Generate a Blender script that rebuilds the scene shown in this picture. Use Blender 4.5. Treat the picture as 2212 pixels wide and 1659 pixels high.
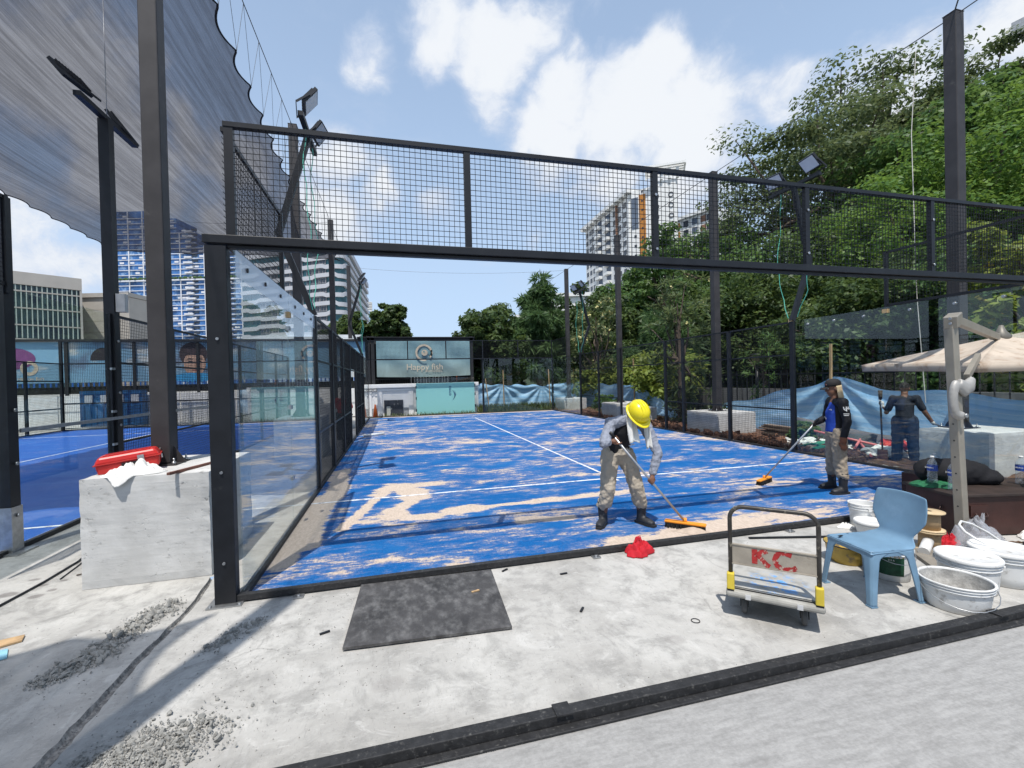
import bpy, math, random
import numpy as np
from mathutils import Vector, Matrix, Euler, noise as mnoise
for o in list(bpy.data.objects): bpy.data.objects.remove(o)
S = bpy.context.scene
C = S.collection
R = math.radians
PI = math.pi

# ------------------------------------------------------------------ camera
cd = bpy.data.cameras.new('camera'); cam = bpy.data.objects.new('camera', cd); C.objects.link(cam)
cd.sensor_width = 36; cd.lens = 973.615 / 2212 * 36; cd.clip_end = 3000; cd.clip_start = 0.05
cr = Vector((0.967274, -0.252596, -0.024004)); cu = Vector((0.025708, 0.003449, 0.999664)); cf = Vector((0.252429, 0.967566, -0.009830))
m = Matrix((cr, cu, -cf)).transposed().to_4x4(); m.translation = (1.284, -4.248, 1.808)
cam.matrix_world = m
S.camera = cam

# ------------------------------------------------------------------ light
SUNV = Vector((-0.163, -0.398, 1)).normalized()          # towards the sun
EL = math.asin(SUNV.z)
sd = bpy.data.lights.new('sun', 'SUN'); sun = bpy.data.objects.new('sun', sd); C.objects.link(sun)
sd.energy = 4.5; sd.angle = R(0.53); sd.color = (1.0, 0.955, 0.89)
sun.rotation_euler = (-SUNV).to_track_quat('-Z', 'Y').to_euler(); sun.location = (-4, -8, 30)
S.view_settings.view_transform = 'Standard'; S.view_settings.look = 'None'; S.view_settings.gamma = 1
S.view_settings.exposure = 0.12; S.view_settings.use_curve_mapping = False
S.cycles.use_denoising = True; S.cycles.use_adaptive_sampling = True; S.cycles.adaptive_threshold = .02; S.cycles.max_bounces = 8; S.cycles.transparent_max_bounces = 24
S.cycles.diffuse_bounces = 3; S.cycles.glossy_bounces = 3; S.cycles.transmission_bounces = 6
S.cycles.caustics_reflective = False; S.cycles.caustics_refractive = False; S.cycles.sample_clamp_indirect = 6

class NT:
    """tiny node-tree writer"""
    def __init__(s, tree): s.t = tree; s.n = tree.nodes; s.l = tree.links
    def new(s, typ, **kw):
        n = s.n.new(typ)
        for k, v in kw.items(): setattr(n, k, v)
        return n
    def put(s, sock, v):
        if hasattr(v, 'is_linked'): s.l.new(v, sock)
        elif isinstance(v, (tuple, list)) and len(v) == 3 and sock.type == 'RGBA': sock.default_value = (*v, 1)
        else: sock.default_value = v
    def math(s, op, a, b=0.0, c=None, clamp=False):
        n = s.new('ShaderNodeMath', operation=op, use_clamp=clamp); s.put(n.inputs[0], a); s.put(n.inputs[1], b)
        if c is not None: s.put(n.inputs[2], c)
        return n.outputs[0]
    def vmath(s, op, a, b=(0, 0, 0), out=0):
        n = s.new('ShaderNodeVectorMath', operation=op); s.put(n.inputs[0], a); s.put(n.inputs[1], b)
        return n.outputs[out]
    def noise(s, vec, scale, detail=4, rough=.55, dist=0.0, out=0):
        n = s.new('ShaderNodeTexNoise'); s.put(n.inputs['Vector'], vec) if vec is not None else None
        n.inputs['Scale'].default_value = scale; n.inputs['Detail'].default_value = detail
        n.inputs['Roughness'].default_value = rough; n.inputs['Distortion'].default_value = dist
        return n.outputs[out]
    def ramp(s, f, a, b, ca=0.0, cb=1.0, smooth=True):
        n = s.new('ShaderNodeMapRange', interpolation_type='SMOOTHSTEP' if smooth else 'LINEAR')
        s.put(n.inputs[0], f); s.put(n.inputs[1], a); s.put(n.inputs[2], b); s.put(n.inputs[3], ca); s.put(n.inputs[4], cb)
        return n.outputs[0]
    def mix(s, f, a, b, typ='MIX'):
        n = s.new('ShaderNodeMix', data_type='RGBA', blend_type=typ); s.put(n.inputs[0], f); s.put(n.inputs[6], a); s.put(n.inputs[7], b)
        return n.outputs[2]
    def coord(s, out='Object'): return s.new('ShaderNodeTexCoord').outputs[out]
    def mapping(s, vec, sc=(1, 1, 1), loc=(0, 0, 0), rot=(0, 0, 0)):
        n = s.new('ShaderNodeMapping'); s.put(n.inputs[0], vec); n.inputs[1].default_value = loc; n.inputs[2].default_value = rot; n.inputs[3].default_value = sc
        return n.outputs[0]
    def bump(s, h, strength=.3, dist=.01):
        n = s.new('ShaderNodeBump'); s.put(n.inputs['Height'], h); n.inputs['Strength'].default_value = strength; n.inputs['Distance'].default_value = dist
        return n.outputs[0]

# ------------------------------------------------------------------ sky with cumulus
w = bpy.data.worlds.new('World'); S.world = w; w.use_nodes = True
t = NT(w.node_tree); t.n.clear()
sky = t.new('ShaderNodeTexSky', sky_type='NISHITA'); sky.sun_disc = False
sky.sun_elevation = EL; sky.sun_rotation = math.atan2(SUNV.x, SUNV.y) % (2 * PI)
sky.air_density = 1.15; sky.dust_density = 1.6; sky.ozone_density = 2.2; sky.altitude = 20
d = t.vmath('NORMALIZE', t.coord('Generated'))
warp = t.vmath('SCALE', t.vmath('SUBTRACT', t.noise(d, 6, 3, out=1), (.5, .5, .5)), (0, 0, 0)); warp.node.inputs[3].default_value = .10
dw = t.vmath('ADD', d, warp)
BL = [((-.022, .82, .572), .095, .7), ((-.008, .835, .552), .06, .6), ((.10, .79, .60), .12, 1.0), ((.19, .785, .59), .15, 1.1), ((.235, .75, .62), .11, .85), ((.187, .83, .53), .11, .8),
      ((.30, .83, .47), .16, 1.0), ((.336, .785, .53), .15, 1.1), ((.419, .765, .49), .19, 1.25), ((.463, .695, .555), .10, 1.1), ((.475, .672, .585), .05, .8),
      ((.54, .71, .45), .20, 1.1), ((.60, .64, .49), .09, .55), ((.637, .62, .46), .12, .8), ((.42, .81, .41), .16, .9), ((.55, .75, .36), .16, .8), ((.33, .70, .635), .07, .5),
      ((.10, .93, .35), .10, .55), ((-.02, .925, .38), .13, .65), ((-.09, .90, .42), .11, .85), ((-.12, .94, .33), .15, .9), ((.30, .91, .29), .10, .45), ((.75, .51, .42), .17, .75), ((.80, .42, .43), .20, .8), ((.84, .47, .27), .2, .7),
      ((-.45, .76, .45), .20, 1.1), ((-.40, .84, .36), .18, 1.1), ((-.52, .72, .46), .16, 1.0), ((-.25, .88, .40), .13, .9), ((-.32, .86, .41), .11, .9), ((-.55, .80, .22), .24, .8), ((-.27, .92, .27), .16, .9), ((-.4, .9, .2), .16, .8)]
field = None
for c, r, wt in BL:
    q = t.vmath('DISTANCE', dw, c, out=1)
    g = t.ramp(q, r, 0.0, 0.0, wt)
    field = g if field is None else t.math('SMOOTH_MAX', field, g, .12)
# the same kind of cloud over the rest of the dome, outside the part the picture shows
gen = t.ramp(t.noise(t.mapping(d, (1, 1, 1.7), (3.1, 1.2, .4)), 2.4, 3), .52, .75, 0, 1.0)
off = t.ramp(t.vmath('DOT_PRODUCT', d, tuple(cf), out=1), .62, .30, 0, 1)
field = t.math('MAXIMUM', field, t.math('MULTIPLY', gen, off))
fine = t.noise(dw, 11, 8, .62)
dens = t.math('ADD', field, t.math('MULTIPLY', t.math('SUBTRACT', fine, .5), 1.25))
alpha = t.ramp(dens, .24, .74, 0, 1)
thin = t.ramp(t.noise(t.mapping(d, (1, 1, 2)), 5, 6, .65), .52, .85, 0, .3)
up = t.new('ShaderNodeSeparateXYZ'); t.put(up.inputs[0], d); el = up.outputs[2]
shade = t.math('ADD', t.math('MULTIPLY', t.noise(dw, 7, 6, .6), .75), t.ramp(dens, .3, 1.1, .05, .55))
ccol = t.mix(t.ramp(shade, .35, .85), (4.3, 5.0, 6.3), (6.55, 6.8, 7.15))
hz = t.ramp(el, .0, .75, .85, .44)
skyc = t.mix(hz, t.mix(.0, sky.outputs[0], (1, 1, 1)), (4.35, 5.75, 7.8))
alpha = t.math('MULTIPLY', t.math('MAXIMUM', alpha, thin), t.ramp(el, .02, .2, .35, 1))
col = t.mix(alpha, skyc, ccol)
bg = t.new('ShaderNodeBackground'); t.put(bg.inputs[0], col); bg.inputs[1].default_value = 0.125
out = t.new('ShaderNodeOutputWorld'); t.l.new(bg.outputs[0], out.inputs[0])

# ------------------------------------------------------------------ materials
MATS = {}
def mat(name, col, rough=.6, metal=0.0, var=.12, scale=6, bump=0.0, bscale=60, col2=None, spec=.4, c2lo=.55, c2hi=.7, c2scale=None, detail=5, trans=0, stretch=(1, 1, 1)):
    if name in MATS: return MATS[name]
    m = bpy.data.materials.new(name); m.use_nodes = True; t = NT(m.node_tree); b = t.n['Principled BSDF']
    o = t.mapping(t.coord('Object'), stretch)
    n = t.noise(o, scale, detail)
    lo = tuple(c * (1 - var) for c in col); hi = tuple(min(1, c * (1 + var)) for c in col)
    c = t.mix(t.ramp(n, .3, .7), lo, hi)
    if col2: c = t.mix(t.ramp(t.noise(o, c2scale or scale * 1.7, 7, .65), c2lo, c2hi), c, col2)
    t.put(b.inputs['Base Color'], c); b.inputs['Roughness'].default_value = rough; b.inputs['Metallic'].default_value = metal
    b.inputs['Specular IOR Level'].default_value = spec
    if trans: b.inputs['Transmission Weight'].default_value = trans
    if bump: t.put(b.inputs['Normal'], t.bump(t.noise(o, bscale, 6, .6), bump))
    MATS[name] = m; return m

def glass_mat(name, tint, refl=1.0, film=None):
    m = bpy.data.materials.new(name); m.use_nodes = True; t = NT(m.node_tree); t.n.clear()
    tr = t.new('ShaderNodeBsdfTransparent'); tr.inputs[0].default_value = (*tint, 1)
    gl = t.new('ShaderNodeBsdfGlossy'); gl.inputs['Roughness'].default_value = 0.0; gl.inputs[0].default_value = (1, 1, 1, 1)
    fr = t.new('ShaderNodeFresnel'); t.put(fr.inputs[0], t.math('ADD', 1.5, t.math('MULTIPLY', t.new('ShaderNodeNewGeometry').outputs['Backfacing'], 1 / 1.5 - 1.5)))
    mx = t.new('ShaderNodeMixShader'); t.put(mx.inputs[0], t.math('MULTIPLY', fr.outputs[0], refl, clamp=True)); t.l.new(tr.outputs[0], mx.inputs[1]); t.l.new(gl.outputs[0], mx.inputs[2])
    last = mx.outputs[0]
    if film:
        df = t.new('ShaderNodeBsdfDiffuse'); df.inputs[0].default_value = (*film[:3], 1)
        m2 = t.new('ShaderNodeMixShader'); m2.inputs[0].default_value = film[3]; t.l.new(last, m2.inputs[1]); t.l.new(df.outputs[0], m2.inputs[2]); last = m2.outputs[0]
    o = t.new('ShaderNodeOutputMaterial'); t.l.new(last, o.inputs[0]); MATS[name] = m; return m

# ------------------------------------------------------------------ mesh builder
def frame(a, b, up=(0, 0, 1)):
    z = (Vector(b) - Vector(a)).normalized(); u = Vector(up)
    if abs(z.dot(u)) > .98: u = Vector((1, 0, 0)) if abs(z.x) < .9 else Vector((0, 1, 0))
    x = u.cross(z).normalized(); y = z.cross(x); return x, y, z
class MB:
    def __init__(s): s.v = []; s.f = []; s.mi = []; s.sm = []
    def add(s, vs, fs, mi=0, sm=False):
        n = len(s.v); s.v += [tuple(v) for v in vs]; s.f += [tuple(i + n for i in f) for f in fs]; s.mi += [mi] * len(fs); s.sm += [sm] * len(fs); return s
    def box(s, c, d, mi=0, M=None, taper=1.0):
        vs = []
        for z in (-.5, .5):
            k = taper if z > 0 else 1
            for x, y in ((-.5, -.5), (.5, -.5), (.5, .5), (-.5, .5)):
                v = Vector((x * d[0] * k, y * d[1] * k, z * d[2]))
                vs.append((M @ v if M else v) + Vector(c))
        return s.add(vs, [(3, 2, 1, 0), (4, 5, 6, 7), (0, 1, 5, 4), (1, 2, 6, 5), (2, 3, 7, 6), (3, 0, 4, 7)], mi)
    def span(s, a, b, mi=0):
        return s.box([(p + q) / 2 for p, q in zip(a, b)], [abs(q - p) for p, q in zip(a, b)], mi)
    def bar(s, a, b, w, h=None, mi=0, up=(0, 0, 1), caps=True):
        h = h or w; x, y, z = frame(a, b, up); a = Vector(a); b = Vector(b); vs = []
        for p in (a, b):
            for i, j in ((-.5, -.5), (.5, -.5), (.5, .5), (-.5, .5)): vs.append(p + x * i * w + y * j * h)
        fs = [(0, 1, 5, 4), (1, 2, 6, 5), (2, 3, 7, 6), (3, 0, 4, 7)]
        if caps: fs += [(3, 2, 1, 0), (4, 5, 6, 7)]
        return s.add(vs, fs, mi)
    def tube(s, pts, r, n=8, mi=0, caps=True, up=(0, 0, 1), sm=True):
        P = [Vector(p) for p in pts]; k = len(P); rs = r if isinstance(r, (list, tuple)) and len(r) == k else [r] * k
        vs = []; px = None
        for i in range(k):
            a = P[max(i - 1, 0)]; b = P[min(i + 1, k - 1)]
            x, y, z = frame(a, b, up)
            if px is not None:
                x = (px - z * px.dot(z)); x = x.normalized() if x.length > 1e-6 else frame(a, b, up)[0]; y = z.cross(x)
            px = x; rx, ry = rs[i] if isinstance(rs[i], (list, tuple)) else (rs[i], rs[i])
            for j in range(n): q = 2 * PI * j / n; vs.append(P[i] + x * math.cos(q) * rx + y * math.sin(q) * ry)
        fs = [(i * n + j, i * n + (j + 1) % n, (i + 1) * n + (j + 1) % n, (i + 1) * n + j) for i in range(k - 1) for j in range(n)]
        s.add(vs, fs, mi, sm)
        if caps:
            b0 = len(s.v) - len(vs); s.f += [tuple(b0 + j for j in range(n))[::-1], tuple(b0 + (k - 1) * n + j for j in range(n))]; s.mi += [mi] * 2; s.sm += [False] * 2
        return s
    def lathe(s, prof, n=20, c=(0, 0, 0), mi=0, M=None, sm=True, caps=True):
        vs = []; c = Vector(c)
        for r, z in prof:
            for j in range(n):
                v = Vector((r * math.cos(2 * PI * j / n), r * math.sin(2 * PI * j / n), z)); vs.append((M @ v if M else v) + c)
        k = len(prof)
        s.add(vs, [(i * n + j, i * n + (j + 1) % n, (i + 1) * n + (j + 1) % n, (i + 1) * n + j) for i in range(k - 1) for j in range(n)], mi, sm)
        if caps:
            b0 = len(s.v) - len(vs)
            if prof[0][0] > 1e-4: s.f.append(tuple(b0 + j for j in range(n))[::-1]); s.mi.append(mi); s.sm.append(False)
            if prof[-1][0] > 1e-4: s.f.append(tuple(b0 + (k - 1) * n + j for j in range(n))); s.mi.append(mi); s.sm.append(False)
        return s
    def ell(s, c, r, n=14, m=9, mi=0, M=None):
        vs = []; c = Vector(c)
        for i in range(m + 1):
            th = PI * i / m
            for j in range(n):
                ph = 2 * PI * j / n; v = Vector((r[0] * math.sin(th) * math.cos(ph), r[1] * math.sin(th) * math.sin(ph), r[2] * math.cos(th))); vs.append((M @ v if M else v) + c)
        return s.add(vs, [(i * n + j, (i + 1) * n + j, (i + 1) * n + (j + 1) % n, i * n + (j + 1) % n) for i in range(m) for j in range(n)], mi, True)
    def grid(s, fn, nu, nv, mi=0, sm=True):
        vs = [fn(i / nu, j / nv) for j in range(nv + 1) for i in range(nu + 1)]
        return s.add(vs, [(j * (nu + 1) + i, j * (nu + 1) + i + 1, (j + 1) * (nu + 1) + i + 1, (j + 1) * (nu + 1) + i) for j in range(nv) for i in range(nu)], mi, sm)
    def poly(s, pts, mi=0): return s.add(pts, [tuple(range(len(pts)))], mi)
    def prism(s, pts, off, mi=0):
        n = len(pts); P = [Vector(p) for p in pts]; off = Vector(off)
        return s.add(P + [p + off for p in P], [tuple(range(n))[::-1], tuple(range(n, 2 * n))] + [(i, (i + 1) % n, n + (i + 1) % n, n + i) for i in range(n)], mi)
    def mesh(s, name, mats):
        me = bpy.data.meshes.new(name); me.from_pydata(s.v, [], s.f)
        for q in (mats if isinstance(mats, (list, tuple)) else [mats]): me.materials.append(q)
        me.polygons.foreach_set('material_index', s.mi); me.polygons.foreach_set('use_smooth', s.sm); me.update(); return me
    def build(s, name, mats, parent=None, W=False, loc=None, rot=None, bevel=0, **tags):
        return link(name, s.mesh(name, mats), parent, W, loc, rot, bevel, **tags)
def link(name, me, parent=None, W=False, loc=None, rot=None, bevel=0, scale=None, **tags):
    o = bpy.data.objects.new(name, me); C.objects.link(o)
    if parent: o.parent = parent
    if W and parent: o.location = -parent.location
    if loc is not None: o.location = loc
    if rot is not None: o.rotation_euler = rot if isinstance(rot, (tuple, list, Euler)) else (0, 0, rot)
    if scale is not None: o.scale = scale if isinstance(scale, (tuple, list)) else (scale,) * 3
    if bevel:
        b = o.modifiers.new('bevel', 'BEVEL'); b.width = bevel; b.segments = 2; b.limit_method = 'ANGLE'
    for k, v in tags.items():
        if v is not None: o[{'cat': 'category'}.get(k, k)] = v
    return o
def thing(name, label, cat, loc=(0, 0, 0), rz=0, group=None):
    o = bpy.data.objects.new(name, None); C.objects.link(o); o.location = loc; o.rotation_euler = (0, 0, rz); o.empty_display_size = .1
    o['label'] = label; o['category'] = cat; o['kind'] = 'thing'
    if group: o['group'] = group
    return o
def solid(o, th, off=0):
    q = o.modifiers.new('solid', 'SOLIDIFY'); q.thickness = th; q.offset = off; return o
def subd(o, n=1):
    q = o.modifiers.new('sub', 'SUBSURF'); q.levels = n; q.render_levels = n; return o
def rz(a): return Matrix.Rotation(a, 3, 'Z')
def fuse(mb, name, mats, parent, voxel=.012, smooth=6, disp=0, dscale=.08, **tags):
    """one continuous skin over overlapping shapes"""
    o = mb.build(name, mats, parent, **tags)
    q = o.modifiers.new('skin', 'REMESH'); q.mode = 'VOXEL'; q.voxel_size = voxel; q.use_smooth_shade = True
    if smooth: q = o.modifiers.new('smooth', 'SMOOTH'); q.factor = .5; q.iterations = smooth
    if disp:
        tx = bpy.data.textures.new(name, 'CLOUDS'); tx.noise_scale = dscale; tx.noise_depth = 2
        q = o.modifiers.new('folds', 'DISPLACE'); q.texture = tx; q.strength = disp; q.mid_level = .5
    return o
def text(name, body, mtl, parent, M, size=.1, extrude=.0008, tags=None):
    cu_ = bpy.data.curves.new(name, 'FONT'); cu_.body = body; cu_.size = size; cu_.extrude = extrude; cu_.align_x = 'CENTER'; cu_.align_y = 'CENTER'; cu_.materials.append(mtl)
    tmp = bpy.data.objects.new('tmp', cu_); C.objects.link(tmp); dg = bpy.context.evaluated_depsgraph_get(); dg.update()
    me = bpy.data.meshes.new_from_object(tmp.evaluated_get(dg)); bpy.data.objects.remove(tmp); bpy.data.curves.remove(cu_)
    o = bpy.data.objects.new(name, me); C.objects.link(o)
    if parent: o.parent = parent
    o.matrix_local = M; return o
def face_M(pos, normal, up=(0, 0, 1), roll=0):
    z = Vector(normal).normalized(); x = Vector(up).cross(z).normalized(); y = z.cross(x)
    q = Matrix((x, y, z)).transposed().to_4x4() @ Matrix.Rotation(roll, 4, 'Z'); q.translation = pos; return q

# base materials
BLK = mat('black_steel', (.008, .009, .012), .45, .0, .3, 5, col2=(.035, .035, .034), c2lo=.60, c2hi=.85, c2scale=12)
BLKD = mat('dusty_black_steel', (.020, .020, .021), .6, 0, .3, 25, .2, 120, col2=(.15, .145, .135), c2lo=.54, c2hi=.84, c2scale=44)
POLE = mat('grey_painted_steel', (.036, .033, .034), .55, 0, .2, 4, col2=(.085, .08, .075), c2lo=.6, c2hi=.8, c2scale=6)
GALV = mat('galvanised_steel', (.42, .43, .44), .38, .85, .15, 14)
WIRE = mat('black_wire', (.004, .0045, .006), .5, 0, .1, 3)
PALE_REFL = glass_mat('pale_reflection_glass', (.95, .975, .97), .75, (.66, .72, .76, .05))  # pale film colour stands in for the bright ground reflected in the left panes
GLASS = glass_mat('clear_glass', (.93, .965, .955), .8)
WHITE = mat('white_paint', (.74, .74, .72), .5, 0, .06, 5)
# ------------------------------------------------------------------ ground
def ground_mat():
    m = bpy.data.materials.new('site_concrete'); m.use_nodes = True; t = NT(m.node_tree); b = t.n['Principled BSDF']
    o = t.coord('Object')
    big = t.noise(o, .8, 6, .6, .3); mid = t.noise(o, 4.5, 8, .68); fine = t.noise(o, 38, 6, .7)
    scr = t.noise(t.mapping(o, (1, .25, 1), rot=(0, 0, .5)), 16, 7, .7)
    c = t.mix(t.ramp(big, .36, .66), (.335, .325, .305), (.46, .45, .425))
    c = t.mix(t.math('MULTIPLY', t.ramp(mid, .46, .66), .7), c, (.25, .245, .232)); sw_ = t.noise(t.mapping(o, (1, 1, 1), rot=(0, 0, .9)), 2.2, 8, .7, 1.8); c = t.mix(t.math('MULTIPLY', t.ramp(sw_, .50, .66), .5), c, (.235, .23, .217)); c = t.mix(t.math('MULTIPLY', t.ramp(sw_, .44, .34), .45), c, (.54, .53, .505))
    c = t.mix(t.math('MULTIPLY', t.ramp(scr, .55, .72), .35), c, (.46, .455, .44))
    c = t.mix(t.math('MULTIPLY', t.ramp(fine, .60, .74), .5), c, (.15, .15, .147))
    fs = t.noise(t.mapping(o, (1, .18, 1), rot=(0, 0, -.7)), 70, 5, .7); c = t.mix(t.math('MULTIPLY', t.ramp(fs, .57, .66), .35), c, (.20, .197, .188)); fs2 = t.noise(t.mapping(o, (.2, 1, 1), rot=(0, 0, .35)), 60, 5, .7); c = t.mix(t.math('MULTIPLY', t.ramp(fs2, .57, .66), .3), c, (.58, .57, .545)); sp = t.noise(o, 95, 3, .6); c = t.mix(t.math('MULTIPLY', t.ramp(sp, .66, .72), .75), c, (.09, .09, .09))
    # brushed, greyer slab on the near side of the steel kerb
    sx = t.new('ShaderNodeSeparateXYZ'); t.put(sx.inputs[0], o)
    near = t.ramp(sx.outputs[1], -2.0, -2.06)
    br = t.math('ADD', t.math('MULTIPLY', t.noise(t.mapping(o, (5, 22, 1), rot=(0, 0, .15)), 1.0, 7, .72), .6), t.math('MULTIPLY', fine, .4))
    c = t.mix(near, c, t.mix(t.ramp(br, .3, .7), (.215, .212, .205), (.36, .355, .345)))
    for qx, qy, qr in ((-2.10, .76, .10), (-1.82, .64, .075), (-2.1, 1.08, .06), (-1.77, .75, .05), (-1.92, .90, .045), (-1.8, .97, .04), (3.1, -1.55, .10), (1.2, -1.45, .12)):   # old oil drips
        dq = t.vmath('DISTANCE', t.vmath('MULTIPLY', t.vmath('ADD', o, t.vmath('MULTIPLY', t.noise(o, 9, 3, out=1), (.05, .05, 0))), (1, 1.3, 0)), (qx + .025, (qy + .025) * 1.3, 0), out=1); c = t.mix(t.ramp(dq, qr, qr * .5, 0, .6 if qx < 0 else .25), c, (.13, .115, .11))
    ck = t.new('ShaderNodeTexVoronoi', feature='DISTANCE_TO_EDGE'); t.put(ck.inputs['Vector'], t.vmath('ADD', o, t.vmath('SCALE', t.noise(o, 2.5, 5, out=1), (0, 0, 0)))); ck.inputs['Scale'].default_value = .42
    ck.inputs['Vector'].links[0].from_node.inputs[1].links[0].from_node.inputs[3].default_value = .5
    c = t.mix(t.math('MULTIPLY', t.ramp(ck.outputs[0], .006, .002), t.ramp(big, .5, .65, 0, .3)), c, (.15, .148, .14))
    t.put(b.inputs['Base Color'], c); b.inputs['Roughness'].default_value = .85; b.inputs['Specular IOR Level'].default_value = .25
    h = t.math('ADD', t.math('MULTIPLY', mid, .6), t.math('ADD', t.math('MULTIPLY', fine, .35), t.math('MULTIPLY', sp, .2)))
    t.put(b.inputs['Normal'], t.bump(h, .45, .012)); return m
GM = ground_mat()
# slab with the chiselled groove cut into it: the sheet is left open along the groove, the groove is its own trough
G0, G1 = Vector((-.43, .62)), Vector((-.62, -2.1))      # groove runs from behind the corner post to the lower left
rnd = random.Random(4)
GP = [(-.44, .62), (-.38, .09), (-.39, -.38), (-.414, -.705), (-.406, -1.11), (-.405, -1.4), (-.406, -1.56), (-.40, -2.3)]
def groove(k): s_ = k * (len(GP) - 1); i_ = min(int(s_), len(GP) - 2); return Vector(GP[i_]).lerp(Vector(GP[i_ + 1]), s_ - i_)
NG = 46; gl = []; gr = []
for i in range(NG + 1):
    k = i / NG; c = groove(k); wd = .020 + .022 * k
    j = mnoise.noise(Vector((k * 17, 0, 3))) * .018; j2 = mnoise.noise(Vector((k * 23, 5, 9))) * .018
    gl.append((c.x - wd + j, c.y)); gr.append((c.x + wd + j2, c.y))
L = 900
mb = MB(); vl = [(x, y, 0) for x, y in gl]; vr = [(x, y, 0) for x, y in gr]
mb.poly([(-L, -L, 0), (gl[-1][0], -L, 0)] + vl[::-1] + [(gl[0][0], L, 0), (-L, L, 0)])
mb.poly([(gr[-1][0], -L, 0), (L, -L, 0), (L, L, 0), (gr[0][0], L, 0)] + vr)
mb.poly([(gl[0][0], gl[0][1], 0), (gr[0][0], gr[0][1], 0), (gr[0][0], L, 0), (gl[0][0], L, 0)])
mb.poly([(gl[-1][0], -L, 0), (gr[-1][0], -L, 0), (gr[-1][0], gr[-1][1], 0), (gl[-1][0], gl[-1][1], 0)])
mb.build('ground', GM, kind='structure')
TR = mat('broken_concrete', (.22, .215, .205), .95, 0, .35, 30, .6, 90, col2=(.10, .10, .10), c2lo=.5, c2hi=.65)
mb = MB()
for i in range(NG):
    a, b = gl[i], gr[i]; c, e = gl[i + 1], gr[i + 1]
    dz = lambda k, s: -.03 + .014 * mnoise.noise(Vector((k * 1.3, s, 1)))
    ma = ((a[0] + b[0]) / 2, a[1], dz(i, 0)); mc = ((c[0] + e[0]) / 2, c[1], dz(i + 1, 0))
    q1 = (a[0] * .8 + b[0] * .2, a[1], dz(i, 2) + .006); q2 = (c[0] * .8 + e[0] * .2, c[1], dz(i + 1, 2) + .006)
    r1 = (a[0] * .2 + b[0] * .8, a[1], dz(i, 4) + .004); r2 = (c[0] * .2 + e[0] * .8, c[1], dz(i + 1, 4) + .004)
    mb.add([(*a, 0), q1, ma, r1, (*b, 0), (*c, 0), q2, mc, r2, (*e, 0)], [(0, 1, 6, 5), (1, 2, 7, 6), (2, 3, 8, 7), (3, 4, 9, 8)])
mb.build('ground_groove', TR, kind='structure')

# ------------------------------------------------------------------ blue court
def turf_mat(sandy=1.0):
    m = bpy.data.materials.new('blue_turf'); m.use_nodes = True; t = NT(m.node_tree); b = t.n['Principled BSDF']
    o = t.coord('Object'); a = t.new('ShaderNodeAttribute', attribute_name='sand').outputs['Fac']
    fib = t.noise(o, 130, 3, .7); fib2 = t.noise(t.mapping(o, (1, .4, 1)), 45, 5, .7)
    c = t.mix(t.ramp(fib, .3, .7), (.003, .062, .225), (.009, .138, .40))
    pale = t.noise(o, .9, 5, .6); c = t.mix(t.math('MULTIPLY', t.ramp(pale, .45, .7), .35), c, (.03, .175, .42))
    n1 = t.noise(t.mapping(o, (.8, 1.5, 1), rot=(0, 0, -.10)), 1.15, 9, .64, .7)
    n2 = t.noise(t.mapping(o, (.8, 2.6, 1), rot=(0, 0, .25)), 3.6, 8, .72, .2)
    f = t.math('ADD', t.math('MULTIPLY', n1, .75), t.math('SUBTRACT', t.math('MULTIPLY', n2, .65), .2))
    f = t.math('ADD', f, t.math('MULTIPLY', t.math('MULTIPLY', a, t.ramp(n2, .25, .6, .55, 1.15)), .55)); f = t.math('ADD', f, t.math('MULTIPLY', t.math('SUBTRACT', t.noise(t.mapping(o, (.6, 1.1, 1)), .55, 3, .5), .5), .30)); f = t.math('ADD', f, t.math('MULTIPLY', t.math('SUBTRACT', fib2, .5), .16))
    s = t.ramp(f, .515, .635); sl = t.ramp(f, .43, .58, 0, .20)
    s = t.math('MULTIPLY', t.math('MAXIMUM', s, sl), sandy)
    s = t.math('MULTIPLY', s, t.ramp(fib, .18, .42, .45, 1))
    sc_ = t.mix(t.ramp(fib2, .3, .7), (.46, .375, .30), (.60, .50, .42))
    t.put(b.inputs['Base Color'], t.mix(s, c, sc_)); b.inputs['Roughness'].default_value = .9; b.inputs['Specular IOR Level'].default_value = .15
    
    t.put(b.inputs['Normal'], t.bump(t.math('ADD', t.math('MULTIPLY', fib, .7), t.math('MULTIPLY', s, .5)), .7, .012)); return m
TURF = turf_mat()
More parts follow.
